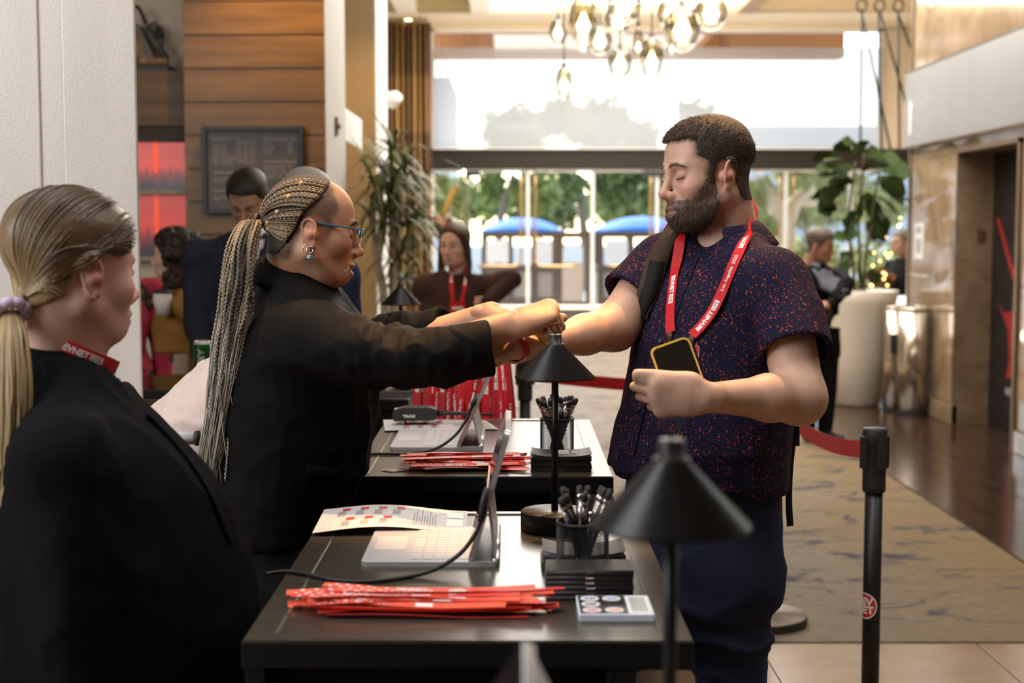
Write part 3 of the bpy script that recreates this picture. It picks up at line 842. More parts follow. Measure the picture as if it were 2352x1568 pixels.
def cart(pa, pb, ptop, d, label):
 xa, xb = X(pa, d), X(pb, d); xm = (xa + xb) / 2; hw = (xb - xa) / 2
 t = thing('vendor_cart', label, 'cart', (xm, d, -.04), 'blue canopied carts on the plaza')
 zt, zr_ = CAMZ + (530 - ptop) * d / FPX, CAMZ
 n = 18
 v, f = [], []
 for j in range(n + 1):
  for i in range(n + 1):
   u, w_ = i / n * 2 - 1, j / n * 2 - 1
   v.append([xm + u * hw * 1.05, d + w_ * .8, zr_ + (zt - zr_) * (1 - abs(u) ** 2.2) * (1 - abs(w_) ** 2.6)])
 f = np.array([[j * (n + 1) + i, j * (n + 1) + i + 1, (j + 1) * (n + 1) + i + 1, (j + 1) * (n + 1) + i] for j in range(n) for i in range(n)])
 c = obj('canopy', (np.array(v), f), M_canopy, t, True); c.modifiers.new('thickness', 'SOLIDIFY').thickness = .02
 for sx in (-.95, -.30, .30, .95):
  obj('post', box((xm + sx * hw - .05, d - .74, 0), (xm + sx * hw + .05, d - .66, 1.5)), M_cart, t)
  if abs(sx) > .5: obj('post', box((xm + sx * hw - .04, d + .62, 0), (xm + sx * hw + .04, d + .70, 1.5)), M_cart, t)
 obj('valance', box((xa, d - .76, 1.40), (xb, d - .68, 1.53), .01), M_cart, t)
 obj('body_panel', box((xa, d - .70, .14), (xb, d + .7, .80), .02), M_cart_l, t)
 obj('counter_rail', box((xa - .03, d - .76, .80), (xb + .03, d + .72, .90), .01), M_cart, t)
 obj('kick_panel', box((xa, d - .72, .12), (xb, d - .69, .34)), M_cart, t)
 for sx in (-.62, .62):
  p0 = xm + sx * hw
  obj('poster', box((p0 - .20, d - .78, .96), (p0 + .20, d - .77, 1.36)), M_white_paint, t)
 for sx in (-.7, .7):
  obj('wheel', xf(lathe([(.0, -.03), (.13, -.03), (.15, -.015), (.15, .015), (.13, .03), (0, .03)], 20), (PI / 2, 0, 0), (xm + sx * hw, d - .6, .11)), M_black_metal, t)
cart(1110, 1288, 500, 26, 'vendor cart with blue domed canopy behind the bright door joint')
cart(1368, 1575, 497, 26, 'vendor cart with wider blue domed canopy left of the bearded man')
# brown double gate between the carts
g = thing('brown_gate', 'brown framed gate with a pale panel standing between the two blue carts', 'gate', (X(1315, 24), 24, -.04))
for a, b, c, d in ((1268, 1284, 530, 735), (1344, 1358, 530, 735)):
 obj('gate_post', box((X(a, 24), 23.95, -.04), (X(b, 24), 24.05, CAMZ)), M_cart, g)
obj('gate_rail', box((X(1284, 24), 23.96, 1.40), (X(1344, 24), 24.04, 1.50)), M_cart, g)
obj('gate_panel', box((X(1290, 24), 23.97, .33), (X(1340, 24), 24.03, 1.0), .02), mat('tan_gate_panel', (.62, .5, .4), .7), g)
obj('gate_rail', box((X(1284, 24), 23.96, -.04), (X(1344, 24), 24.04, .33)), M_cart, g)
obj('sign_frame', merge(box((X(1292, 24), 23.9, 1.02), (X(1296, 24), 23.94, 1.3)), box((X(1333, 24), 23.9, 1.02), (X(1337, 24), 23.94, 1.3)), box((X(1292, 24), 23.9, 1.26), (X(1337, 24), 23.94, 1.3))), M_alu, g)
# low pale wall and bench further out
struct('plaza_wall', box((-8, 48, -.04), (20, 48.4, 1.0)), mat('pale_plaza_wall', (.7, .66, .6), .8))
struct('plaza_building', box((-24, 70, -.04), (-3, 80, 9)), mat('pale_building_wall', (.55, .56, .56), .8))
struct('plaza_building', box((11, 75, -.04), (30, 85, 7)), mat('grey_blue_building_wall', (.40, .45, .48), .8))

# ================================================================== PENDANT LAMPS
M_smoke = glass_mat('smoked_glass', (.62, .57, .43), .10)
M_clear = glass_mat('clear_lamp_glass', (.96, .95, .92), .06)
M_bulb = mat('lit_lamp_bulb', (1, 1, 1), emit=((1, .82, .52), 9))
M_capm = mat('bronze_lamp_cap', (.10, .07, .045), .4, metal=.6)
DP = 10.0
def pendant(px, py, rx, rz, label, egg=0.0, band=False, d=DP):
 k = d / FPX
 c = P(px, py, d); rx, rz = rx * k, rz * k
 t = thing('pendant_lamp', label, 'pendant lamp', tuple(c - V(0, 0, rz)), 'glass pendant lamps of the lobby cluster')
 prof = []
 for a in np.linspace(0, PI, 25):
  z = -math.cos(a); r = math.sin(a) * (1 + egg * z * .5)
  prof.append((r * rx, z * rz))
 lo = [p for p in prof if p[1] <= .02]; hi = [p for p in prof if p[1] >= -.02]
 obj('lower_glass', lathe(lo, 28, c, cap=False), M_clear, t, True)
 obj('upper_glass', lathe(hi, 28, c, cap=False), M_smoke, t, True)
 obj('rim_band', lathe([(rx * 1.012, -.004), (rx * 1.012, .004)], 28, c, cap=False), M_capm if not band else M_alu, t)
 obj('cap', lathe([(.0, rz * .93), (rx * .36, rz * .92), (rx * .30, rz * 1.0), (.016, rz * 1.06), (.012, rz * 1.2)], 20, c), M_capm, t, True)
 b = rx * .46
 obj('bulb', lathe([(0.001, -b * 1.15 - rz * .12), (b * .6, -b * .95 - rz * .12), (b, -rz * .12), (b * .75, b * .8 - rz * .1), (b * .3, b * 1.3), (.3 * b, b * 1.5)], 20, c), M_bulb, t, True)
 obj('cord', tube([c + V(0, 0, rz * 1.1), V(c[0], c[1], 4.75)], .0055, 6), M_capm, t)
pendant(1282, 73, 21, 30, 'small round glass pendant beside the tall egg-shaped one')
pendant(1340, 52, 32, 66, 'tall egg-shaped glass pendant', .35)
pendant(1378, 92, 28, 34, 'round smoky pendant partly behind the tall egg-shaped one', d=10.5)
pendant(1434, 8, 40, 50, 'widest clear pendant cut by the top of the picture in mid cluster', .1)
pendant(1420, 45, 30, 38, 'clear pendant just behind and below the widest one', .2, d=10.6)
pendant(1424, 145, 28, 36, 'round pendant hanging low under the widest one')
pendant(1497, 136, 26, 53, 'elongated low pendant with a banded smoky top', .25, True)
pendant(1295, 191, 19, 38, 'smallest pendant, hanging lowest and apart from the cluster', .1, True)
pendant(1541, 28, 31, 40, 'smoky pendant half hidden behind the largest round one', d=10.7)
pendant(1567, 65, 42, 54, 'largest round glass pendant of the cluster', .1)
pendant(1633, 28, 38, 42, 'pendant hanging closest to the diagonal ceiling beam')
pendant(1466, 105, 12, 46, 'narrow tube-shaped pendant in mid cluster', d=10.4)
pendant(1543, 112, 10, 15, 'tiny clear pendant under the largest round one', d=10.4)

# ================================================================== PLANTS IN THE LOBBY
def leaf_blade(p, d0, L, wd, droop, up=V(0, 0, 1), n=6):
 """a drooping strap leaf"""
 pts = [np.array(p)]; d = nrm(d0)
 for i in range(n):
  d = nrm(d - up * droop / n)
  pts.append(pts[-1] + d * L / n)
 pts = np.array(pts)
 side = nrm(np.cross(d0, up) + 1e-6)
 ws = wd * np.array([.5, .9, 1, .9, .7, .4, .05])[:n + 1]
 v = np.vstack([pts - side * ws[:, None] / 2, pts + side * ws[:, None] / 2])
 m = n + 1
 return v, [[i, i + 1, m + i + 1, m + i] for i in range(n)]
# dracaena
DD = 8.7
dr = thing('dracaena', 'tall dracaena with drooping strap leaves and pale twisted stems before the golden wall', 'plant', (X(885, DD), DD, 0))
M_strap = mat('strap_leaf_green', (.045, .075, .016), .45, noise=(2.5, (.15, .16, .03), 1.6))
M_stem_pale = mat('pale_grey_stem', (.55, .47, .38), .7, bump=(30, .5))
heads = [(905, 345), (880, 395), (930, 400), (860, 430), (955, 450), (905, 470), (880, 520), (940, 530), (915, 590), (960, 500), (850, 500), (930, 640), (900, 420)]
g = np.random.default_rng(4)
lv = []
for hx, hy in heads:
 dd = DD + g.uniform(-.25, .25)
 c = P(hx, hy, dd)
 for k in range(26):
  a = g.uniform(0, 2 * PI); e = g.uniform(-.1, 1.3)
  dv = V(math.cos(a) * math.cos(e), math.sin(a) * math.cos(e), math.sin(e))
  lv.append(leaf_blade(c, dv, g.uniform(.24, .44), .022, g.uniform(.9, 2.3)))
obj('strap_leaves', merge(*lv), M_strap, dr)['kind'] = 'stuff'
for pth, r in (([(885, None), (882, 690), (868, 600), (880, 520), (872, 440), (890, 370)], .026), ([(900, None), (905, 680), (912, 590), (905, 500), (915, 410)], .018), ([(878, None), (880, 700), (872, 640), (860, 560), (858, 470)], .015)):
 obj('stem', tube(spline([V(X(a, DD), DD, .35) if b is None else P(a, b, DD) for a, b in pth], 24), r, 8), M_stem_pale, dr, True)
obj('pot', lathe([(.0, 0), (.17, 0), (.21, .36), (.19, .36), (.17, .30), (0, .30)], 28, (X(888, DD), DD, 0)), mat('dark_planter', (.05, .045, .04), .5), dr, True)
# orchid pot on a stand behind the woman in brown
DO = 11.0
oc = thing('orchid_pot', 'terracotta pot with yellow blooming stalk behind the woman in brown', 'potted plant', (X(1016, DO), DO, 0))
zo = lambda py: CAMZ + (530 - py) * DO / FPX
ocx = X(1018, DO)
obj('pot', lathe([(0, zo(535)), (.055, zo(535)), (.078, zo(497)), (.070, zo(497)), (.06, zo(505)), (0, zo(505))], 24, (ocx, DO, 0)), mat('terracotta_pot', (.45, .22, .14), .7), oc, True)
obj('stand', lathe([(.13, 0), (.13, .02), (.02, .05), (.02, zo(545)), (.10, zo(540)), (.10, zo(535)), (0, zo(535))], 20, (ocx, DO, 0)), M_dark_bronze, oc, True)
obj('bloom_stalk', tube(spline([V(ocx, DO, zo(500)), P(1028, 470, DO), P(1042, 440, DO), P(1050, 428, DO)], 12), np.linspace(.016, .030, 12), 8), mat('yellow_bloom', (.70, .45, .10), .6, noise=(12, (.5, .28, .05), 2)), oc, True)
for k, (a, e) in enumerate(((.2, .5), (2.9, .4), (1.2, .9), (4, .6), (5.2, .2))):
 obj('leaf', leaf_blade(V(ocx, DO, zo(497)), V(math.cos(a), .4 * math.sin(a), math.sin(e)), .22, .07, 1.4), M_strap, oc)
# fiddle-leaf fig in a white planter
DFG = 12.4
fg = thing('fiddle_leaf_fig', 'fiddle-leaf fig with big dark leaves standing in the tall white planter', 'plant', tuple(P(1972, 668, DFG)))
M_fig = mat('fig_leaf', (.020, .042, .009), .62, spec=.25, noise=(2, (.055, .090, .016), 1.6), bump=(9, .25))
def fig_leaf(p, d0, L, roll=0.0):
 d = nrm(d0); side = nrm(np.cross(d, V(0, 0, 1)) + 1e-5); nn = np.cross(side, d)
 side, nn = side * math.cos(roll) + nn * math.sin(roll), nn * math.cos(roll) - side * math.sin(roll)
 ws = [0.02, .20, .27, .27, .34, .42, .40, .25, .03]
 v, f = [], []
 for i, w_ in enumerate(ws):
  s = i / (len(ws) - 1)
  c = np.asarray(p) + d * L * s - V(0, 0, 1) * L * .22 * s * s
  lift = nn * L * .06
  v += [c - side * w_ * L + lift * w_ * 3, c, c + side * w_ * L + lift * w_ * 3]
 for i in range(len(ws) - 1):
  for j in range(2):
   f.append([3 * i + j, 3 * i + j + 1, 3 * i + 4 + j, 3 * i + 3 + j])
 return np.array(v), f
stems = [[(1965, 668), (1958, 600), (1950, 520), (1955, 440), (1965, 370)], [(1985, 668), (1988, 600), (2000, 520), (2010, 450), (2020, 390)], [(1975, 668), (1975, 590), (1972, 500), (1980, 420), (1985, 350)]]
for s in stems:
 obj('stem', tube(spline([P(a, b, DFG) for a, b in s], 20), np.linspace(.016, .009, 20), 8), mat('fig_stem', (.10, .075, .05), .8), fg, True)
figs = [(1955, 345, -1, .5, 66), (1945, 370, -1, .2, 80), (1930, 400, -1, .0, 78), (1925, 435, -1, -.2, 80), (1930, 465, -1, -.3, 85), (1945, 395, -.5, -.6, 70), (1965, 355, .4, .6, 66), (1985, 360, .7, .35, 75),
  (2010, 370, 1, .3, 80), (2025, 395, 1, .0, 85), (2020, 420, 1, -.2, 85), (2010, 450, .8, -.5, 90), (2030, 440, 1, -.4, 75), (1990, 440, .3, -1, 80), (1975, 470, -.3, -1, 62), (1990, 510, .9, -.5, 75),
  (2005, 480, .6, -.9, 80), (1960, 500, -.6, -.8, 56), (1975, 560, .5, -.2, 62), (1960, 580, -.6, -.2, 56), (1955, 545, -.9, .2, 62), (1950, 600, -.8, -.4, 56), (1970, 610, .1, -1, 58), (1985, 620, .6, -.6, 50),
  (1980, 345, .1, .9, 46), (1960, 420, -.8, .1, 78), (1995, 405, .5, .2, 78), (2000, 430, 1, .5, 60), (1925, 350, -1, .1, 70)]
g = np.random.default_rng(9)
lm = []
for a, b, dx, dz, L in figs + [(a + g.uniform(-18, 18), b + g.uniform(-14, 14), dx + g.uniform(-.5, .5), dz + g.uniform(-.4, .3), L * g.uniform(.8, 1.05)) for a, b, dx, dz, L in figs]:
 v, f = fig_leaf(P(a, b, DFG + g.uniform(-.18, .18)), V(dx, g.uniform(-.7, .5), dz), L * .74 * DFG / FPX, g.uniform(-1.2, 1.2))
 o = obj('leaf', (v, f), M_fig, fg, True)
pl = thing('white_planter', 'tall tapering glossy white planter standing on the dark floor', 'planter', (X(1972, DFG), DFG, 0))
obj('planter_body', lathe([(0, 0), (.185, 0), (.20, .02), (.25, .45), (.315, .90), (.335, 1.0), (.325, 1.005), (.30, .96), (.30, .94), (0, .94)], 48, wloc(pl)), mat('glossy_cream_white', (.78, .70, .58), .28, spec=.5), pl, True)
obj('potting_soil', lathe([(0, .955), (.2, .965), (.30, .95), (.30, .945), (0, .945)], 30, wloc(pl)), mat('dry_moss', (.20, .13, .07), .9, bump=(30, .8)), pl, True)
# steel bins
M_bin = mat('polished_steel', (.55, .48, .40), .22, metal=.95)
for px, r, lab in ((2054, .085, 'slimmer steel bin half hidden behind the other steel bin'), (2098, .128, 'round brushed steel bin standing against the marble corner')):
 db = 11.75 + (.22 if r < .1 else 0)
 b = thing('steel_bin', lab, 'bin', (X(px, db), db, 0), 'steel bins by the marble wall')
 q = wloc(b)
 obj('bin_body', lathe([(0, .0), (r, .0), (r, .86), (r * .96, .86)], 40, q, cap=False), M_bin, b, True)
 obj('lid', lathe([(r * 1.01, .86), (r * 1.01, .885), (r * .7, .90), (r * .66, .86), (0, .84)], 40, q), M_bin, b, True)
 obj('base_ring', lathe([(r * 1.02, 0), (r * 1.02, .02), (r, .025)], 40, q, cap=False), M_black_metal, b)
 if r < .1: obj('strap_box', box(q + V(-.06, -.14, .50), q + V(.05, -.07, .66), .01), M_black_metal, b)
 else: obj('keyhole', xf(lathe([(0, 0), (.012, 0), (.012, .006), (0, .006)], 12), (PI / 2, 0, 0), q + V(.01, -r - .001, .37)), M_black_metal, b)
# string of small lights behind the fig
sl = thing('string_lights', 'string of tiny warm lights draped behind the fig planter', 'string lights', tuple(P(2030, 660, 13.2) * V(1, 1, 0)))
g = np.random.default_rng(2)
pts = [P(2068, 500, 13.2), P(2064, 520, 13.2), P(2035, 545, 13.2), P(2008, 580, 13.2), P(2046, 582, 13.2), P(2040, 590, 13.2), P(2005, 610, 13.2), P(2034, 630, 13.2), P(1995, 625, 13.2), P(2015, 645, 13.2), P(2030, 640, 13.2), P(2000, 655, 13.2), P(2038, 655, 13.2)]
obj('wire', tube(spline(pts, 90), .004, 5), M_strap, sl)
for i, p in enumerate(pts + [spline(pts, 60)[k] for k in (4, 11, 18, 27, 33, 41, 49, 55)]):
 obj('tiny_bulb', xf(lathe([(0, -.011), (.008, -.008), (.011, 0), (.008, .008), (0, .011)], 10), None, p), mat('tiny_warm_bulb', (1, .7, .3), emit=((1, .62, .22), 6)) if i == 0 else bpy.data.materials['tiny_warm_bulb'], sl)
fol = thing('decorated_greenery', 'sprig of red and green decoration behind the white planter', 'decoration', tuple(P(2030, 660, 13.3) * V(1, 1, 0)))
obj('sprig_leaves', leaf_cloud(P(2022, 640, 13.3), (.16, .1, .13), 260, .035, 8), mat('red_green_sprig', (.12, .10, .04), .6, noise=(14, (.35, .06, .03), 2.5)), fol)['kind'] = 'stuff'
obj('sprig_stand', lathe([(.12, 0), (.12, .02), (.015, .04), (.015, 1.0), (0, 1.0)], 16, wloc(fol)), M_iron, fol)
# dome camera on the pale strip
DC = 10.4
cm = thing('security_camera', 'small white security camera mounted on the pale wall edge by the curtain', 'camera', tuple(P(890, 232, DC)))
q = P(880, 228, DC)
obj('wall_mount', merge(box(q + V(-.03, -.03, -.05), q + V(-.005, .03, .05), .008), box(q + V(-.02, -.02, .03), q + V(.07, .02, .055), .008)), M_white_paint, cm)
obj('camera_body', xf(lathe([(0, -.055), (.04, -.05), (.05, -.01), (.05, .05), (.04, .06), (0, .06)], 20), (1.1, 0, .5), q + V(.078, -.02, -.01)), M_white_paint, cm, True)
obj('lens', xf(lathe([(0, -.062), (.026, -.060), (.030, -.05)], 16), (1.1, 0, .5), q + V(.078, -.02, -.01)), M_black_metal, cm, True)
# ================================================================== DESKS
M_desk = mat('black_brown_glare_top', (.062, .054, .042), .25, spec=.9, noise=(40, (.040, .034, .026), 1.4, (.15, 1, 1)), bump=(220, .03))  # brown-black top, lightened in colour to make up for weak glare
M_desk_body = mat('black_desk_body', (.005, .0055, .0065), .5, spec=.3)
M_inlay = mat('bright_side_inlay', (.72, .66, .52), .22, metal=.9)
M_inlay_dk = mat('dark_side_inlay', (.02, .018, .015), .4)  # reflections caught on one side are put into these two colours
M_plate = mat('satin_metal_plate', (.60, .52, .44), .16, metal=.9)
DT = 1.0
def desk(y0, y1, x0, x1, label, plate=True):
 t = thing('registration_desk', label, 'desk', ((x0 + x1) / 2, (y0 + y1) / 2, 0))
 obj('desk_top', box((x0, y0, DT - .036), (x1, y1, DT - .002), .002), M_desk_body, t)
 obj('lightened_top', box((x0 + .002, y0 + .002, DT - .002), (x1 - .002, y1 - .002, DT)), M_desk, t)  # thin sheet, so only the upper face carries the painted glare
 b = .03
 obj('side_panel', box((x0 + .004, y0 + .004, 0), (x0 + b, y1 - .004, DT - .036), .002), M_desk_body, t)
 obj('side_panel', box((x1 - .11, y0 + .004, 0), (x1 - .004, y1 - .004, DT - .036), .002), M_desk_body, t)
 obj('front_panel', box((x0 + b, y0 + .06, 0), (x1 - .11, y0 + .09, DT - .036)), M_desk_body, t)
 obj('back_panel', box((x0 + b, y1 - .05, 0), (x1 - .11, y1 - .03, DT - .036)), M_desk_body, t)
 for nm, lo, hi, m in (('inlay_strip', (x0 + .037, y0 + .035, DT - .002), (x0 + .0405, y1 - .05, DT + .0008), M_inlay), ('inlay_strip', (x1 - .043, y0 + .04, DT - .002), (x1 - .0395, y1 - .02, DT + .0006), M_inlay_dk),
        ('rear_lip', (x0 + .03, y1 - .02, DT - .002), (x1 - .05, y1 - .004, DT + .003), M_inlay)):
  obj(nm, box(lo, hi), m, t)
 if plate:
  pr = xf(prism(rrect(.075, .10, .012), 0, .004, 2), (PI / 2, 0, 0), (x1 - .036, y0 + .0035, DT - .088))
  obj('end_plate', pr, M_plate, t)
 return t
desk(.58, 1.42, -.345, .225, 'black desk closest to the camera, mostly below the picture edge')
desk(1.775, 2.60, -.345, .232, 'black desk holding the white flyers and sticker sheets')
desk(2.99, 3.90, -.348, .216, 'black desk with the walkie-talkie between the woman and the man')
desk(4.38, 5.20, -.90, -.32, 'black desk behind the hanging red lanyards', False)
# bar counter further back
bc = thing('bar_counter', 'glossy black bar counter behind the pillar carrying the green can', 'counter', (-1.5, 5.1, 0))
obj('counter_top', box((-2.3, 4.86, .945), (-.915, 5.36, .975), .004), mat('glossy_black_stone', (.015, .012, .012), .08, spec=.6), bc)
obj('edge_trim', box((-2.3, 4.85, .905), (-.915, 4.87, .945), .006), mat('brown_wood_edge', (.10, .065, .045), .35), bc)
obj('counter_body', box((-2.3, 4.90, 0), (-.93, 5.30, .945)), M_desk_body, bc)
# ================================================================== DESK LAMPS
M_lamp = mat('satin_black_lamp_paint', (.009, .009, .010), .36, spec=.35)
def desk_lamp(x, y, label):
 t = thing('desk_lamp', label, 'lamp', (x, y, DT), 'small black cone-shaded desk lamps')
 q = V(x, y, DT)
 obj('base', lathe([(0, 0), (.0575, 0), (.0595, .002), (.0595, .032), (.0575, .0345), (0, .035)], 48, q), M_lamp, t, True)
 obj('pole', tube([q + V(0, 0, .03), q + V(0, 0, .30)], .0062, 14), M_lamp, t, True)
 obj('shade', lathe([(.0675, .268), (.069, .266), (.069, .269), (.0155, .323), (.0155, .326), (.0135, .326), (.0135, .321), (.0672, .2705)], 56, q, cap=False), M_lamp, t, True)
 obj('neck', lathe([(0, .322), (.0145, .322), (.0145, .326), (.0115, .3265), (.0115, .341), (.0105, .342), (0, .342)], 28, q), M_lamp, t, True)
 lp = [(0, .341), (.001, .346), (.007, .353), (.010, .359), (.004, .3605), (-.006, .3595), (-.010, .357), (-.006, .351), (-.001, .346), (-.001, .341)]
 obj('carry_loop', tube(spline([q + V(a, 0, b) for a, b in lp], 30), .0011, 8), M_lamp, t, True)
 obj('diffuser', lathe([(.006, .280), (.045, .280), (.048, .276)], 30, q, cap=False), M_white_paint, t)
 return t
desk_lamp(.137, 1.21, 'blurred desk lamp closest to the camera, before the man in patterned shirt')
desk_lamp(.0745, 2.45, 'desk lamp whose shade stands under the joined hands')
desk_lamp(X(921, 4.9), 4.9, 'small desk lamp between the woman with braids and the woman in brown')
# ================================================================== TABLETS ON KEYBOARD STANDS
M_tab_w = mat('white_grey_plastic', (.44, .43, .45), .4, spec=.5)
M_tab_e = mat('silver_tablet_edge', (.62, .64, .68), .25, metal=.7)
M_scr = mat('dark_glossy_screen', (.02, .012, .014), .06, spec=.6)
M_key = mat('pale_keycap', (.56, .54, .55), .5)
def tablet(x0, x1, y0, y1, xb, xt, zt, flap, label):
 """keyboard base x0..x1, y0..y1; screen from xb on the base up to (xt, zt); flap = (x, z) where the rear support meets the screen"""
 t = thing('tablet_with_keyboard', label, 'tablet', ((x0 + x1) / 2, (y0 + y1) / 2, DT), 'tablets on white keyboard stands')
 hb = .0075
 obj('keyboard_base', xf(prism(rrect(x1 - x0, y1 - y0, .012), 0, hb, 2), None, ((x0 + x1) / 2, (y0 + y1) / 2, DT)), M_tab_w, t)
 kx0, kx1, ky0, ky1 = x0 + .075, x1 - .048, y0 + .018, y1 - .018
 obj('trackpad', box((x0 + .012, (y0 + y1) / 2 - .05, DT + hb), (x0 + .062, (y0 + y1) / 2 + .05, DT + hb + .0006)), M_key, t)
 kw, kl = (kx1 - kx0) / 5, (ky1 - ky0) / 12
 me = None
 for i in range(5):
  for j in range(12):
   if i == 0 and 3 < j < 8: continue
   c = V(kx0 + (i + .5) * kw, ky0 + (j + .5) * kl, DT + hb)
   if me is None:
    o = obj('key', box((-kw * .43, -kl * .43, -.0004), (kw * .43, kl * .43, .0014), .0005), M_key, t, world=False); me = o.data
   else:
    o = bpy.data.objects.new('key', me); C.objects.link(o); o.parent = t
   o.location = Vector(c - wloc(t))
 obj('space_key', box((kx0 + kw * .07, ky0 + kl * 4.1, DT + hb), (kx0 + kw * .93, ky0 + kl * 7.9, DT + hb + .0014), .0005), M_key, t)
 a, b = V(xb, 0, DT + hb + .001), V(xt, 0, zt)
 d = nrm(b - a); n = V(-d[2], 0, d[0])          # n points to the user (-x)
 L = np.linalg.norm(b - a)
 R = np.stack([V(0, 1, 0), d, n], 1)
 c = (a + b) / 2 + V(0, (y0 + y1) / 2, 0)
 obj('screen_body', xf(prism(rrect(y1 - y0, L, .012), -.0085, 0, 2), R, c), M_tab_e, t)
 obj('screen_glass', xf(prism(rrect(y1 - y0 - .006, L - .006, .010), -.0002, .0008, 2), R, c), M_scr, t)
 f0 = V(flap[0], 0, flap[1]); f1 = V(x1 - .006, 0, DT + hb + .004)
 fd = nrm(f1 - f0); fn = V(-fd[2], 0, fd[0]); R2 = np.stack([V(0, 1, 0), fd, fn], 1)
 obj('rear_flap', xf(prism(rrect(y1 - y0 - .004, np.linalg.norm(f1 - f0), .006), -.003, .001, 2), R2, (f0 + f1) / 2 + V(0, (y0 + y1) / 2, 0)), M_tab_w, t)
 obj('hinge', tube([V(x1 - .006, y0 + .004, DT + hb), V(x1 - .006, y1 - .004, DT + hb)], .0062, 12), M_tab_e, t, True)
 return t
tablet(-.235, -.019, 2.175, 2.445, -.068, -.010, 1.213, (-.037, 1.116), 'tablet on the desk with the white flyers, cable hanging from its edge')
tablet(-.291, -.069, 3.35, 3.66, -.132, -.043, 1.212, (-.098, 1.105), 'tablet with reddish screen on the desk with the walkie-talkie')
tablet(-.21, .118, .80, 1.065, -.118, .010, 1.212, (.012, 1.205), 'tablet cut off by the bottom edge of the picture')
M_cable = mat('black_cable', (.012, .012, .012), .5)
def cable(pts, label, head):
 t = thing('charging_cable', label, 'cable', tuple(V(*pts[-1]) * V(1, 1, 0) + V(0, 0, DT)))
 obj('cord', tube(spline(pts, 60), .0034, 8), M_cable, t, True)
 obj('plug', tube(head, [.0045, .0065, .0065, .0045], 10), M_cable, t, True)
zt_ = DT + .0036
cable([P(1104, 1195, 2.165), P(1092, 1225, 2.16), P(1060, 1268, 2.15), P(1010, 1302, 2.12), PZ(950, 1322, zt_), PZ(850, 1335, zt_), PZ(760, 1330, zt_), PZ(700, 1318, zt_), PZ(655, 1312, zt_), PZ(640, 1318, zt_) + V(-.02, 0, -.0)],
   'black cable curving over the desk with the white flyers', [P(1118, 1120, 2.168), P(1112, 1150, 2.166), P(1107, 1180, 2.165), P(1103, 1198, 2.165)])
cable([P(1085, 930, 3.34), P(1070, 965, 3.335), P(1045, 1000, 3.32), P(1005, 1028, 3.30), PZ(955, 1041, zt_), PZ(900, 1042, zt_), PZ(850, 1042, zt_), PZ(822, 1046, zt_)],
   'black cable curving over the desk with the walkie-talkie', [P(1092, 915, 3.342), P(1089, 922, 3.341), P(1086, 928, 3.34), P(1084, 933, 3.34)])
# ================================================================== PAPERS
M_paper = mat('white_paper', (.60, .57, .58), .6); M_pr_red = mat('red_print_on_paper', (.55, .03, .03), .6); M_pr_grey = mat('grey_print_on_paper', (.25, .23, .24), .7)
M_pr_white = mat('white_print', (.86, .83, .84), .6)
def flyer(c4, label, wave, seed):
 """sheet through four corners (near-left, near-right, far-right, far-left)"""
 a, b, c, d = [np.asarray(q) for q in c4]
 t = thing('flyer', label, 'flyer', tuple((a + b + c + d) / 4 * V(1, 1, 0) + V(0, 0, DT)))
 n = 24
 def at(u, v):
  p = (a * (1 - u) + b * u) * (1 - v) + (d * (1 - u) + c * u) * v
  return p + V(0, 0, .0035 + wave * (1 + math.sin(u * 5.2 - .6)) * .5)
 vs = np.array([at(i / n, j / 6) for j in range(7) for i in range(n + 1)])
 f = np.array([[j * (n + 1) + i, j * (n + 1) + i + 1, (j + 1) * (n + 1) + i + 1, (j + 1) * (n + 1) + i] for j in range(6) for i in range(n)])
 o = obj('sheet', (vs, f), M_paper, t, True)
 g = np.random.default_rng(seed)
 red, gr = [], []
 def patch(u0, u1, v0, v1):
  q = np.array([at(u, v) + V(0, 0, .0007) for u, v in ((u0, v0), (u1, v0), (u1, v1), (u0, v1))])
  return q, [[0, 1, 2, 3]]
 for row in (0, 1):
  for k in range(4 - row):
   u = .14 + k * .125 + row * .05; v = .72 - row * .42
   red.append(patch(u, u + .055, v + .08, v + .18))
   for l in range(6): gr.append(patch(u - .02 + l * .009, u - .015 + l * .009, v - .16, v + .05))
 for l in range(9): gr.append(patch(.64 + l * .018, .646 + l * .018, .18, .18 + g.uniform(.3, .7)))
 obj('red_blocks', merge(*red), M_pr_red, t)
 obj('text_lines', merge(*gr), M_pr_grey, t)
 obj('picture_print', merge(patch(.86, .97, .2, .55), patch(.86, .97, .6, .86)), mat('photo_print', (.55, .5, .46), .35), t)
 return t
flyer((PZ(717, 1232, DT), PZ(1073, 1226, DT), PZ(1074, 1178, DT), PZ(745, 1177, DT)), 'wavy white flyer with red blocks behind the keyboard', .012, 1)
flyer((PZ(884, 992, DT), PZ(1145, 988, DT), PZ(1115, 968, DT), PZ(880, 967, DT)), 'white flyer with red print under the walkie-talkie', .002, 2)
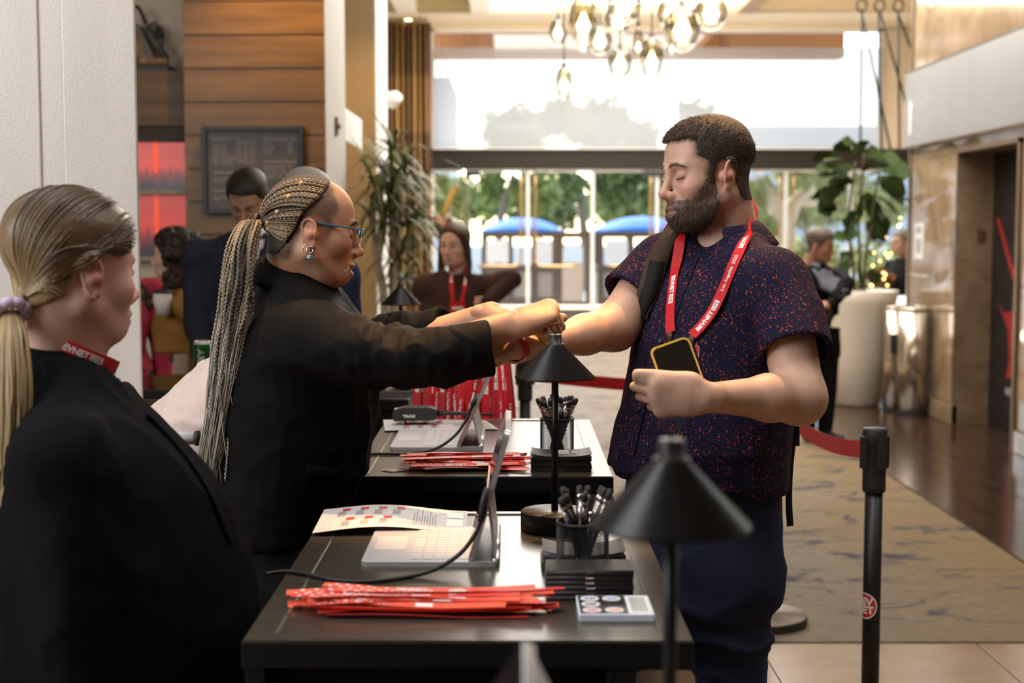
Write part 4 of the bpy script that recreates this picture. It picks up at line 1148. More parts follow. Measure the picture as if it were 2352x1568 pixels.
# ================================================================== WALKIE-TALKIE
wk = thing('walkie_talkie', 'black walkie-talkie with long antenna lying on a white flyer', 'radio', tuple(PZ(955, 975, DT)))
M_rub = mat('black_rubber', (.016, .015, .014), .6)
q0 = PZ(955, 978, DT); yk = q0[1]; zk = DT + .008
xa, xb_ = X(902, yk), X(998, yk)
obj('radio_body', xf(prism([(0, .010), (.004, .004), (.11, .006), (.118, .012), (.118, .034), (.100, .040), (.030, .040), (.006, .034), (0, .026)], -.026, .026, 1), None, (xa, yk, zk + .004)), mat('dark_radio_plastic', (.022, .020, .016), .55), wk)
obj('belt_clip', merge(box((xa + .03, yk - .012, zk - .004), (xa + .09, yk + .012, zk - .0005), .001), box((xa + .03, yk - .012, zk - .004), (xa + .035, yk + .012, zk + .010), .001)), M_rub, wk)
for k in range(9): obj('grille_rib', box((xa + .034 + k * .007, yk - .018, zk + .0435), (xa + .037 + k * .007, yk + .018, zk + .0465), .0006), M_rub, wk)
obj('label_plate', box((xa + .004, yk - .012, zk + .036), (xa + .026, yk + .012, zk + .0395), .001), M_paper, wk)
obj('knob', xf(lathe([(0, 0), (.008, 0), (.0085, .012), (0, .013)], 16), (0, PI / 2, 0), (xa + .118, yk + .012, zk + .026)), M_rub, wk, True)
obj('antenna', tube([V(xa + .118, yk - .012, zk + .028), V(xa + .15, yk - .012, zk + .028), V(xa + .27, yk - .012, zk + .024)], [.0075, .0055, .0032], 10), M_rub, wk, True)
obj('lettering', place(text_vf('TRAXI', .0105, .03, sx=1.1), V(xa + .028, yk - .0262, zk + .018), V(1, 0, 0), V(0, 0, 1), .0002), M_pr_white, wk)
# ================================================================== MESH CUPS AND PENS
M_wire = mat('black_wire_mesh', (.02, .02, .022), .4, metal=.3)
def mesh_cup(x, y, label, r=.0385, h=.088):
 t = thing('pen_cup', label, 'pen cup', (x, y, DT), 'black wire mesh pen cups')
 n, m = 44, 30
 v, f = [], []
 for j in range(m + 1):
  for i in range(n):
   a = (i + (.5 if j % 2 else 0)) / n * 2 * PI
   v.append([x + r * math.cos(a), y + r * math.sin(a), DT + .005 + (h - .008) * j / m])
 for j in range(0, m - 1):
  for i in range(n):
   if j % 2 == 0: f.append([j * n + i, (j + 1) * n + i, (j + 2) * n + i, (j + 1) * n + (i - 1) % n])
   else: f.append([j * n + i, (j + 1) * n + (i + 1) % n, (j + 2) * n + i, (j + 1) * n + i])
 o = obj('mesh_wall', (np.array(v), f), M_wire, t)
 md = o.modifiers.new('wires', 'WIREFRAME'); md.thickness = .0014; md.use_even_offset = False
 a = np.linspace(0, 2 * PI, 41)
 obj('rim', tube(np.stack([x + r * np.cos(a), y + r * np.sin(a), np.full(41, DT + h)], 1), .0021, 8), M_wire, t, True)
 obj('bottom', lathe([(0, 0), (r + .001, 0), (r + .001, .007), (r - .001, .007), (r - .002, .002), (0, .002)], 40, (x, y, DT)), M_wire, t, True)
 return t
mesh_cup(X(1280, 3.27), 3.27, 'mesh cup full of pens behind the lamp pole, on the farther desk')
mesh_cup(X(1340, 2.095), 2.095, 'mesh cup of pens standing between the two notebook stacks')
M_penb = mat('black_pen_barrel', (.014, .014, .016), .25, spec=.6); M_chrome = mat('chrome', (.75, .72, .72), .12, metal=1)
def pen_proto(label, group):
 t = thing('pen', label, 'pen', (0, 0, 0), group)
 obj('barrel', lathe([(0, 0), (.0012, 0), (.0032, .012), (.0046, .020), (.0046, .085), (.0040, .086), (.0040, .124), (0, .124)], 14), M_penb, t, True, world=False)
 obj('grip_band', lathe([(.0041, .088), (.0043, .088), (.0043, .118), (.0041, .118)], 14, cap=False), mat('satin_silver_pen', (.55, .50, .50), .25, metal=.9), t, True, world=False)
 obj('cap_ring', lathe([(.0042, .122), (.0050, .123), (.0050, .127), (.0042, .128)], 14), M_chrome, t, True, world=False)
 obj('stylus_tip', lathe([(.0046, .127), (.0052, .129), (.0052, .137), (.0040, .1415), (0, .1425)], 14), M_rub, t, True, world=False)
 obj('clip', box((.0045, -.0014, .090), (.0064, .0014, .126), .0005), M_penb, t, world=False)
 return t
def fill(cx, cy, n, seed, label, group, rmax=.030, h=.002):
 g = np.random.default_rng(seed)
 p0 = pen_proto(label, group); first = True
 for k in range(n):
  a = 2 * PI * (k * .382) + g.uniform(-.3, .3); rr = rmax * math.sqrt((k + .5) / n) * .62
  b = a + g.uniform(-.7, .7); rt = .034 * g.uniform(.35, 1.0)
  foot = V(cx + rr * math.cos(a + 2.6), cy + rr * math.sin(a + 2.6), DT + .004)
  top = V(cx + rt * math.cos(b), cy + rt * math.sin(b), DT + .088)
  d = Vector(nrm(top - foot))
  rot = d.to_track_quat('Z', 'Y').to_euler()
  if first:
   p0.location = foot; p0.rotation_euler = rot; first = False
  else: dup(p0, foot, rot=rot)
fill(X(1280, 3.27), 3.27, 22, 3, 'black stylus pen in the mesh cup behind the lamp pole', 'pens in the farther mesh cup')
fill(X(1340, 2.095), 2.095, 12, 11, 'black stylus pen in the mesh cup between the notebook stacks', 'pens in the nearer mesh cup')
# ================================================================== NOTEBOOKS
M_nb = mat('black_brown_cover', (.022, .018, .018), .5, spec=.4); M_pages = mat('notebook_pages', (.62, .60, .68), .7)
def notebook(x0, x1, y0, y1, z, th, label, group, curl=0.0, deco=False):
 t = thing('notebook', label, 'notebook', ((x0 + x1) / 2, (y0 + y1) / 2, z), group)
 n = 14
 def sheet(za, zb_, c, ins=0):
  xs = np.linspace(x0 + ins, x1 - ins, n + 1)
  up = c * np.abs(np.linspace(-1, 1, n + 1)) ** 3
  v = []
  for x, u in zip(xs, up): v += [[x, y0 + ins, za + u], [x, y1 - ins, za + u], [x, y0 + ins, zb_ + u], [x, y1 - ins, zb_ + u]]
  f = []
  for i in range(n):
   a, b = 4 * i, 4 * i + 4
   f += [[a, b, b + 1, a + 1], [a + 2, a + 3, b + 3, b + 2], [a, a + 2, b + 2, b], [a + 1, b + 1, b + 3, a + 3]]
  f += [[0, 1, 3, 2], [4 * n, 4 * n + 2, 4 * n + 3, 4 * n + 1]]
  return np.array(v), f
 obj('lower_cover', sheet(z, z + .0007, 0), M_nb, t)
 obj('upper_cover', sheet(z + th - .0009, z + th, curl), M_nb, t)
 obj('pages', sheet(z + .0007, z + th - .0009, curl * .3, .002), M_pages, t)
 obj('spine', xf(lathe([(0, -(x1 - x0) / 2 + .0005), (th * .5, -(x1 - x0) / 2 + .0005), (th * .5, (x1 - x0) / 2 - .0005), (0, (x1 - x0) / 2 - .0005)], 12), (0, PI / 2, 0), ((x0 + x1) / 2, y0 + .0015, z + th * .5)), M_nb, t, True)
 obj('staple', box(((x0 + x1) / 2 - .006, y0 - th * .5 + .0005, z + th * .4), ((x0 + x1) / 2 + .006, y0 - th * .5 + .0018, z + th * .6)), M_chrome, t)
 if deco:
  zz = z + th + .0006
  mk = []
  for bx in ((.60, .10), (.60, .52)):
   s = .035
   X0, Y0 = x0 + (x1 - x0) * .36 + (bx[1] - .1) * .10, y0 + (y1 - y0) * .38
   mk += [box((X0, Y0, zz), (X0 + s, Y0 + .009, zz + .0003)), box((X0, Y0 + .018, zz), (X0 + s, Y0 + .027, zz + .0003)), box((X0, Y0 + .036, zz), (X0 + s, Y0 + .045, zz + .0003)), box((X0, Y0, zz), (X0 + .009, Y0 + .045, zz + .0003))]
  mk.append(box((x0 + (x1 - x0) * .80, y0 + (y1 - y0) * .4, zz), (x0 + (x1 - x0) * .86, y0 + (y1 - y0) * .85, zz + .0003)))
  obj('white_print', merge(*mk), M_pr_white, t)
 return t
ORD = 'first second third fourth fifth sixth seventh eighth ninth tenth eleventh twelfth thirteenth fourteenth fifteenth sixteenth seventeenth eighteenth nineteenth twentieth twenty-first twenty-second'.split()
g = np.random.default_rng(6)
for k in range(10):
 j = g.uniform(-.0015, .0015, 2)
 notebook(X(1221, 3.045) + j[0], X(1347, 3.045) + .012 + j[0], 3.045 + j[1], 3.145 + j[1], DT + k * .0034, .0033,
    'topmost curled notebook with white print on the farther desk' if k == 9 else '%s black notebook from the top of the stack beside the lamp pole' % ORD[9 - k], 'notebooks on the farther desk', .006 if k == 9 else 0, k == 9)
for k in range(6):
 j = g.uniform(-.001, .001, 2)
 notebook(X(1256, 1.975) + j[0], X(1460, 1.975) + j[0], 1.973 + j[1], 2.040 + j[1], DT + k * .0073, .0070,
    'topmost black notebook right behind the sticker sheets' if k == 5 else '%s black notebook from the top of the stack behind the sticker sheets' % ORD[5 - k], 'notebooks behind the sticker sheets')
for k in range(4):
 j = g.uniform(-.003, .003, 2)
 notebook(X(1245, 2.15) + j[0], X(1438, 2.15) + j[0], 2.15 + j[1], 2.24 + j[1], DT + k * .0062, .0059,
    'topmost curled notebook in the stack behind the nearer pen cup' if k == 3 else '%s black notebook from the top of the stack behind the nearer pen cup' % ORD[3 - k], 'notebooks behind the nearer pen cup', .007 if k == 3 else 0)
# ================================================================== STICKER SHEETS
ss = thing('sticker_sheet', 'stack of white sticker sheets with coloured ovals at the desk front', 'stickers', (X(1418, 1.92), 1.92, DT))
sx0, sx1, sy0, sy1 = X(1332, 1.87), X(1508, 1.87), 1.862, 1.962
obj('paper_stack', box((sx0, sy0, DT), (sx1, sy1, DT + .0105), .0015), mat('blue_white_paper', (.70, .74, .86), .6), ss)
obj('dark_print', box((sx0 + .002, sy0 + .004, DT + .0105), (sx0 + (sx1 - sx0) * .66, sy1 - .004, DT + .0109)), mat('black_print', (.03, .028, .03), .4), ss)
def oval(cx, cy, rx, ry, z):
 a = np.linspace(0, 2 * PI, 28, endpoint=False)
 return np.stack([cx + rx * np.cos(a), cy + ry * np.sin(a), np.full(28, z)], 1), [list(range(28))]
ovc = {'blue': (.06, .22, .62), 'light_blue': (.15, .40, .75), 'black': (.03, .03, .03), 'pink': (.75, .10, .18), 'orange': (.80, .28, .06)}
W_, H_ = sx1 - sx0, sy1 - sy0
for (u, v_, cn) in ((.18, .80, 'blue'), (.18, .50, 'black'), (.18, .20, 'pink'), (.48, .80, 'light_blue'), (.48, .20, 'orange')):
 s_ = obj('oval_sticker', oval(sx0 + u * W_, sy0 + v_ * H_, .126 * W_, .135 * H_, DT + .0113), M_pr_white, ss)
 obj('oval_centre', oval(sx0 + u * W_, sy0 + v_ * H_, .085 * W_, .085 * H_, DT + .0116), mat(cn + '_sticker_ink', ovc[cn], .4), s_)
 obj('lettering', (lambda vf: (vf[0], vf[1]))(place(text_vf('BEV\nNET', .0085, .02, 'CENTER'), V(sx0 + u * W_, sy0 + v_ * H_ + .001, DT + .0118), V(1, 0, 0), V(0, 1, 0), 0)), M_pr_white, s_)
obj('square_sticker', box((sx0 + .68 * W_, sy0 + .08 * H_, DT + .0105), (sx0 + .96 * W_, sy1 - .06 * H_, DT + .0110)), M_pr_white, ss)
obj('square_print', box((sx0 + .71 * W_, sy0 + .14 * H_, DT + .0110), (sx0 + .93 * W_, sy1 - .12 * H_, DT + .0113)), mat('grey_green_print', (.42, .45, .42), .5), ss)
obj('small_print', place(text_vf('STAY\nFRESH\nDRINK\nUP', .010, .02, 'CENTER'), V(sx0 + .48 * W_, sy0 + .58 * H_, DT + .0113), V(1, 0, 0), V(0, 1, 0), 0), M_pr_grey, ss) if False else None
# ================================================================== PILES OF RED WRISTBAND STRIPS
M_strip = mat('orange_red_strip', (.92, .150, .080), .45, noise=(30, (.85, .10, .055), 1.4)); M_strip2 = mat('red_strip', (.80, .06, .05), .45)
T_BEV = text_vf('BEVNET', .0105, .035, sx=1.15); T_LIVE = text_vf('LIVE', .0095, .01, sx=.9)
def strip_pile(cx, cy, n, L, wd, sy, hz, seed, label, group, tilt=0.0):
 g = np.random.default_rng(seed)
 for k in range(n):
  u = k / n
  a = g.normal(0, .085) + tilt
  c = V(cx + g.uniform(-.028, .028), cy + g.normal(0, sy), 0)
  l = L * g.uniform(.80, 1.05)
  m = 18
  s = np.linspace(-.5, .5, m)
  bow = g.uniform(-.020, .020)
  px_ = c[0] + s * l * math.cos(a); py_ = c[1] + s * l * math.sin(a) + bow * (s ** 2 * 4 - .5)
  z0 = DT + .0012 + hz * u * (1 - .55 * min(1, abs(c[1] - cy) / (2 * sy)))
  pz = z0 + g.uniform(0, .003) * np.cos(s * 5 + g.uniform(0, 3)) + .002
  pz = np.maximum(pz, DT + .001)
  pts = np.stack([px_, py_, pz], 1)
  roll = g.normal(0, .22)
  band, fr = ribbon(pts, V(0, math.cos(roll), math.sin(roll)), wd, .0005)
  band[0][:, 2] = np.maximum(band[0][:, 2], DT + .0004)
  o = obj('wristband_strip', band, M_strip if g.random() < .72 else M_strip2)
  tag(o, label, 'wristband', group)
  if k > n * .25:
   upv = 1 if fr[2][m // 2][2] > 0 else -1
   dots = []
   for q in range(9):
    s0 = l * (.03 + .028 * q)
    dots.append(on_ribbon(rect_vf(0, -.0017, .0055, .0017, 2), fr, s0, .0005, upv, wd * (.25 if q % 2 else -.25)))
   sgn = -1 if g.random() < .25 else 1
   tb = (T_BEV[0] * V(sgn, sgn, 1) * (wd / .0135), T_BEV[1])
   tb = (tb[0] - V(tb[0][:, 0].min(), (tb[0][:, 1].min() + tb[0][:, 1].max()) / 2, 0), tb[1])
   dots.append(on_ribbon(tb, fr, l * g.uniform(.22, .34), .0005, upv))
   lx = on_ribbon(rect_vf(0, -wd * .33, wd * 1.8, wd * .33, 4), fr, l * .36 + wd * 4.0, .0004, upv)
   dots.append(lx)
   obj('white_print', merge(*dots), M_pr_white, o)
strip_pile(-.120, 1.928, 44, .33, .0135, .026, .024, 21, 'orange-red wristband strip in the loose pile on the closer desk', 'wristband strips on the closer desk', -.03)
strip_pile(-.100, 3.13, 36, .27, .0145, .040, .026, 33, 'orange-red wristband strip in the loose pile beside the notebooks', 'wristband strips on the farther desk', .06)
strip_pile(-.43, 4.62, 12, .15, .013, .03, .02, 8, 'red strip in the small heap on the desk behind the lanyards', 'red strips by the handheld device', .3)
lone = ribbon([PZ(880, 1078, DT + .002), PZ(900, 1079, DT + .004), PZ(935, 1077, DT + .003)], V(0, 1, 0), .016, .0006)[0]
tag(obj('paper_tab', lone, M_paper), 'pale pink paper tab at the tip of the strip pile on the farther desk', 'paper tab')
# handheld device on the back desk
ph = thing('handheld_device', 'dark grey handheld device lying on the desk behind the lanyards', 'device', (X(908, 4.5), 4.5, DT))
q = wloc(ph)
obj('device_body', xf(prism(rrect(.10, .17, .012), 0, .017, 2), (0, 0, -1.25), q), mat('grey_device_plastic', (.10, .10, .11), .4), ph)
obj('device_screen', xf(prism(rrect(.085, .14, .006), .017, .0176, 2), (0, 0, -1.25), q), M_scr, ph)
# ================================================================== HANGING LANYARDS
M_lan = mat('red_lanyard_ribbon', (.55, .012, .020), .55, spec=.3, bump=(500, .12)); M_lan2 = mat('deep_red_lanyard_ribbon', (.40, .010, .016), .6)
HY = 4.10
stn = thing('lanyard_stand', 'slim metal floor stand holding the hanging red lanyards', 'stand', (X(1135, HY), HY, 0))
q = wloc(stn)
obj('stand_pole', tube([q + V(0, 0, .01), q + V(0, 0, 1.19)], .0115, 14), mat('satin_grey_metal', (.42, .40, .38), .35, metal=.8), stn, True)
obj('stand_base', lathe([(0, 0), (.14, 0), (.14, .012), (.02, .02), (0, .02)], 32, q), M_black_metal, stn, True)
obj('top_bar', tube([V(X(940, HY), HY, 1.185), V(X(1188, HY), HY, 1.185)], .008, 10), M_alu, stn, True)
T_BIG = text_vf('BEVNET', .021, .045, sx=1.0, spacing=.98); T_LV = text_vf('LIVE', .017, .0, sx=.85); T_LA = text_vf('Los Angeles  2025', .0125, .02)
def lan_print(fr, s0, kind, upv, flip=1, scale=.64):
 out = []
 if kind == 'logo':
  v = T_BIG[0].copy() * scale; v[:, 1] -= (v[:, 1].min() + v[:, 1].max()) / 2; w0 = v[:, 0].max()
  parts = [(v, T_BIG[1])]
  r = rect_vf(w0 + .003 * scale, -.0085 * scale, w0 + .036 * scale, .0085 * scale, 4)
  parts.append(r)
  hole = T_LV[0].copy() * scale; hole[:, 1] -= (hole[:, 1].min() + hole[:, 1].max()) / 2; hole[:, 0] += w0 + .0055 * scale
  white = merge(*parts)
  white = (white[0] * V(flip, flip, 1), white[1]); hl = (hole * V(flip, flip, 1), T_LV[1])
  return on_ribbon(white, fr, s0, .0009, upv), on_ribbon(hl, fr, s0, .0014, upv)
 v = T_LA[0].copy() * scale * 1.3; v[:, 1] -= (v[:, 1].min() + v[:, 1].max()) / 2
 return on_ribbon((v * V(flip, flip, 1), T_LA[1]), fr, s0, .0009, upv), None
g = np.random.default_rng(12)
for k in range(22):
 xh = X(955 + k * 10.0, HY)
 Lh = g.uniform(.42, .50)
 bands, prints, marks = [], [], []
 for sgn in (-1, 1):
  n = 26
  s = np.linspace(0, 1, n)
  sway = g.uniform(-.016, .016)
  yy = HY + sgn * (.012 + .03 * np.sin(PI * np.minimum(s * 1.2, 1))) + g.uniform(-.006, .006)
  xx = xh + sway * s + .006 * np.sin(6 * s + g.uniform(0, 6))
  pts = np.stack([xx, yy, 1.192 - Lh * s], 1)
  tw = g.uniform(-.5, .5) + g.uniform(-.9, .9) * s
  side = np.stack([np.cos(tw), np.sin(tw), np.zeros(n)], 1)
  b, fr = ribbon(pts, side, .0235, .0009)
  bands.append(b)
  if sgn < 0:
   upv = 1 if np.mean(fr[2][:, 1]) < 0 else -1
   fl = 1 if upv > 0 else 1
   if k % 2 == 0:
    a_, h_ = lan_print(fr, .045 + g.uniform(0, .03) + (.12 if k in (8,) else 0), 'logo', upv)
    prints.append(a_); marks.append(h_)
    a_, _ = lan_print(fr, .215 + g.uniform(0, .03), 'place', upv); prints.append(a_)
   else:
    a_, _ = lan_print(fr, .13 + g.uniform(0, .06), 'place', upv); prints.append(a_)
 o = obj('lanyard', merge(*bands), M_lan if k % 3 else M_lan2)
 tag(o, 'red printed lanyard, %s from the black sleeve along the slim stand' % ORD[k], 'lanyard', 'lanyards hanging from the stand')
 if prints: obj('white_print', merge(*prints), M_pr_white, o)
 if marks: obj('red_print', merge(*marks), M_lan2, o)
# ================================================================== STANCHIONS
def stanchion(x, y, label, belt_to=None, sag=0.0):
 t = thing('stanchion', label, 'stanchion', (x, y, .006 if y > 5.16 else 0), 'black belt stanchions')
 q = wloc(t)
 obj('base', lathe([(0, 0), (.172, 0), (.175, .004), (.175, .030), (.170, .036), (.03, .044), (.03, .05), (0, .05)], 56, q), M_stbase, t, True)
 obj('base_rubber', lathe([(.1755, .0), (.1765, .002), (.1765, .030), (.1755, .032)], 56, q, cap=False), M_rub, t)
 obj('pole', tube([q + V(0, 0, .04), q + V(0, 0, .86)], .0245, 32), M_post, t, True)
 obj('collar', lathe([(.026, .80), (.031, .80), (.032, .815), (.032, .93), (.034, .932), (.034, .972), (.031, .977), (0, .977)], 36, q), M_rub, t, True)
 for a in range(4):
  R = np.array(Euler((0, 0, a * PI / 2 + .35)).to_matrix())
  obj('belt_slot', xf(box((-.014, -.040, .865), (.014, -.030, .955), .003), R, q), M_rub, t)
 return t
M_post = mat('black_painted_post', (.012, .012, .014), .42, spec=.4)
M_stbase = mat('worn_grey_metal_base', (.42, .38, .33), .38, metal=.5, noise=(9, (.25, .22, .19), 1.6))
S1, S2, S3 = V(X(2014, 3.9), 3.9, 0), V(X(1757, 5.42), 5.42, 0), V(X(1206, 5.98), 5.98, 0)
s1 = stanchion(S1[0], S1[1], 'tall black belt stanchion with round red sticker on its post')
stanchion(S2[0], S2[1], 'belt stanchion behind the man, its round base beside his leg')
stanchion(S3[0], S3[1], 'belt stanchion behind the lamp and the lanyards')
M_belt = mat('red_webbing', (.50, .010, .016), .6, bump=(300, .3, (.02, .02, 1)))
def belt(a, b, label, sag, z=.915):
 n = 30
 s = np.linspace(0, 1, n)[:, None]
 d = nrm(b - a)
 pts = (a + d * .036) * (1 - s) + (b - d * .036) * s
 pts = pts + V(0, 0, z) - V(0, 0, 1) * sag * 4 * s * (1 - s)
 tag(obj('barrier_belt', ribbon(pts, V(0, 0, 1), .05, .0012)[0], M_belt), label, 'belt')
belt(S1, S2, 'red barrier belt running from the stickered stanchion behind the man', .065)
belt(S2, S3, 'red barrier belt running from behind the man to behind the lamp', .015)
# round sticker on the near stanchion, wrapped round the post
def wrap(vf, c, r, a0, z0):
 v = np.asarray(vf[0], dtype=float)
 th = a0 + v[:, 0] / r
 rr = r + v[:, 2]
 return np.stack([c[0] + rr * np.cos(th), c[1] + rr * np.sin(th), z0 + v[:, 1]], 1), vf[1]
def disc(r, z, n=40):
 a = np.linspace(0, 2 * PI, n, endpoint=False)
 v = [[0, 0, z]] + [[r * k / 4 * math.cos(t), r * k / 4 * math.sin(t), z] for k in (1, 2, 3, 4) for t in a]
 f = [[0, 1 + i, 1 + (i + 1) % n] for i in range(n)]
 for k in range(3):
  f += [[1 + k * n + i, 1 + (k + 1) * n + i, 1 + (k + 1) * n + (i + 1) % n, 1 + k * n + (i + 1) % n] for i in range(n)]
 return np.array(v), f
zs = CAMZ + (530 - 1405) * 3.88 / FPX
a0 = -PI / 2 - 1.12
st = obj('round_sticker', wrap(disc(.037, .0004), S1, .0245, a0, zs), M_pr_white, s1)
obj('red_disc', wrap(disc(.033, .0007), S1, .0245, a0, zs), mat('red_sticker_ink', (.62, .02, .025), .4), st)
tv = merge(*[(lambda t: (t[0] + V(0, dy, .0010), t[1]))(text_vf(s_, .0285, .045, 'CENTER', sx=1.0)) for s_, dy in (('BEV', .003), ('NET', -.0205))])
bm = bmesh.new(); me_ = bpy.data.meshes.new('lettering'); me_.from_pydata(tv[0].tolist(), [], tv[1]); bm.from_mesh(me_)
bmesh.ops.triangulate(bm, faces=bm.faces[:]); bmesh.ops.subdivide_edges(bm, edges=[e for e in bm.edges if e.calc_length() > .006], cuts=2)
bmesh.ops.triangulate(bm, faces=bm.faces[:]); tv = bm2vf(bm)
obj('lettering', wrap(tv, S1, .0245, a0, zs), M_pr_white, st)
# ================================================================== SMALL THINGS ON THE LEFT
can = thing('drink_can', 'tall green drink can standing on the black bar counter', 'can', (X(464, 5.0), 5.0, .975))
q = wloc(can)
M_can = mat('metallic_green', (.012, .16, .03), .25, metal=.6)
obj('can_body', lathe([(0, .003), (.024, 0), (.027, .008), (.031, .016), (.031, .142), (.029, .148)], 36, q, cap=False), M_can, can, True)
obj('can_lid', lathe([(.029, .148), (.027, .156), (.0265, .158), (.025, .157), (.024, .153), (0, .153)], 36, q, cap=False), M_alu, can, True)
tv = text_vf('AREA', .032, .02, 'LEFT', sx=1.0)
v = tv[0].copy(); v[:, 0], v[:, 1] = tv[0][:, 1] - .011, -tv[0][:, 0] + .055
obj('lettering', wrap((np.c_[v[:, :2], np.full(len(v), .0006)], tv[1]), q, .031, -PI / 2 + .05, q[2] + .075), M_pr_white, can)
obj('dark_emblem', wrap((np.c_[disc(.018, 0)[0][:, :2], np.full(161, .0005)], disc(.018, 0)[1]), q, .031, -PI / 2 + 1.0, q[2] + .11), mat('dark_green_ink', (.006, .05, .012), .3), can)
RD = 2.95
rk = thing('white_tube_stand', 'white tube with black end cap jutting out beside the blonde woman', 'stand', (X(330, RD), RD, 0))
zt2 = P(400, 1006, RD)[2]
obj('tube', tube([P(300, 1006, RD), P(449, 1006, RD)], .0135, 20), mat('white_painted_metal', (.75, .76, .80), .25), rk, True)
obj('end_cap', tube([P(446, 1006, RD), P(449, 1006, RD), P(458, 1006, RD), P(459, 1006, RD)], [.012, .0160, .0160, .013], 20), M_rub, rk, True)
obj('upright', tube([V(X(305, RD), RD, .02), V(X(305, RD), RD, zt2)], .0125, 16), mat('white_painted_metal', (.75, .76, .80), .25), rk, True)
obj('foot', lathe([(0, 0), (.16, 0), (.16, .012), (.02, .02), (0, .02)], 30, (X(305, RD), RD, 0)), M_black_metal, rk, True)
# ================================================================== IMPLICIT SURFACES FOR FIGURES
F32 = np.float32
def _pt(P_, c): return P_ - np.asarray(c, dtype=F32)
def s_cone(a, b, ra, rb, flat=None, ft=1.0):
 a = np.asarray(a, dtype=F32); b = np.asarray(b, dtype=F32); ba = b - a; l2 = float(ba @ ba) + 1e-12
 fl = None if flat is None else np.asarray(nrm(flat), dtype=F32)
 def f(p):
  q = p - a
  t = np.clip(q @ ba / l2, 0, 1)
  q = q - t[:, None] * ba
  if fl is not None: q = q + (q @ fl * (1 / ft - 1))[:, None] * fl
  return np.sqrt(np.einsum('ij,ij->i', q, q)) - (ra + (rb - ra) * t)
 f.c = (a + b) / 2; f.r = math.sqrt(l2) / 2 + max(ra, rb) * max(1, ft)
 return f
def s_chain(pts, rs, flat=None, ft=1.0):
 cs = [s_cone(pts[i], pts[i + 1], rs[i], rs[i + 1], flat, ft) for i in range(len(pts) - 1)]
 def f(p):
  d = cs[0](p)
  for c in cs[1:]: d = np.minimum(d, c(p))
  return d
 pp = np.asarray(pts); f.c = (pp.min(0) + pp.max(0)) / 2; f.r = np.linalg.norm(pp.max(0) - pp.min(0)) / 2 + max(rs)
 return f
def s_ell(c, r, R=None):
 c = np.asarray(c, dtype=F32); r = np.asarray(r, dtype=F32)
 RT = None if R is None else np.asarray(R, dtype=F32)
 def f(p):
  q = p - c
  if RT is not None: q = q @ RT
  k0 = np.sqrt(np.einsum('ij,ij->i', q / r, q / r)); k1 = np.sqrt(np.einsum('ij,ij->i', q / (r * r), q / (r * r))) + 1e-9
  return k0 * (k0 - 1) / k1
 f.c = c; f.r = float(r.max())
 return f
def s_tube(keys):
 """stack of ellipses: (z, cx, cy, a, b, angle of the a-axis); smooth between keys"""
 K = np.array(sorted(keys, key=lambda k: k[0]), dtype=float)
 zz = np.linspace(K[0, 0], K[-1, 0], 80)
 from_ = []
 for j in range(1, 6):
  # monotone smooth interpolation
  from_.append(np.interp(zz, K[:, 0], K[:, j]))
 sm = lambda a: np.convolve(np.pad(a, 6, mode='edge'), np.hanning(13) / np.hanning(13).sum(), 'valid')
 from_ = [sm(a) for a in from_]
 def f(p):
  z = p[:, 2]
  cx, cy, a, b, an = [np.interp(z, zz, q).astype(F32) for q in from_]
  x, y = p[:, 0] - cx, p[:, 1] - cy
  c, s = np.cos(an), np.sin(an)
  u, v = x * c + y * s, -x * s + y * c
  k0 = np.sqrt((u / a) ** 2 + (v / b) ** 2) + 1e-9
  k1 = np.sqrt((u / a ** 2) ** 2 + (v / b ** 2) ** 2) + 1e-9
  d = k0 * (k0 - 1) / k1
  dz = np.maximum(K[0, 0] - z, z - K[-1, 0])
  return np.maximum(d, dz)
 m = np.abs(K[:, 3:5]).max()
 f.c = V((K[:, 1].min() + K[:, 1].max()) / 2, (K[:, 2].min() + K[:, 2].max()) / 2, (K[0, 0] + K[-1, 0]) / 2)
 f.r = float(np.linalg.norm([np.ptp(K[:, 1]) / 2 + m, np.ptp(K[:, 2]) / 2 + m, np.ptp(K[:, 0]) / 2]))
 return f
def s_half(n, o):
 n = np.asarray(nrm(n), dtype=F32); o = np.asarray(o, dtype=F32)
 def f(p): return (p - o) @ n
 f.c = None; f.r = 0
 return f
def s_poly(poly, ix=0, iz=2):
 A = np.asarray(poly, dtype=F32); B = np.roll(A, -1, 0)
 def f(p):
  q = p[:, [ix, iz]]
  d = np.full(len(q), 1e9, dtype=F32); ins = np.zeros(len(q), bool)
  for a, b in zip(A, B):
   e = b - a; w_ = q - a
   t = np.clip(w_ @ e / (e @ e + 1e-12), 0, 1)
   k = w_ - t[:, None] * e
   d = np.minimum(d, np.einsum('ij,ij->i', k, k))
   c = (a[1] > q[:, 1]) != (b[1] > q[:, 1])
   with np.errstate(divide='ignore', invalid='ignore'):
    xx = a[0] + (q[:, 1] - a[1]) / (b[1] - a[1]) * e[0]
   ins ^= c & (q[:, 0] < xx)
  return np.sqrt(d) * np.where(ins, -1, 1)
 f.c = None; f.r = 0
 return f
def mirror(f):
 """the same shape on both sides of y = 0"""
 def g(p):
  q = p.copy(); q[:, 1] = np.abs(q[:, 1]); return f(q)
 g.c = None if f.c is None else np.asarray(f.c) * V(1, 0, 1)
 g.r = f.r + (abs(f.c[1]) if f.c is not None else 0)
 return g
def smin(a, b, k):
 if k <= 0: return np.minimum(a, b)
 h = np.clip(.5 + .5 * (b - a) / k, 0, 1)
 return b + (a - b) * h - k * h * (1 - h)
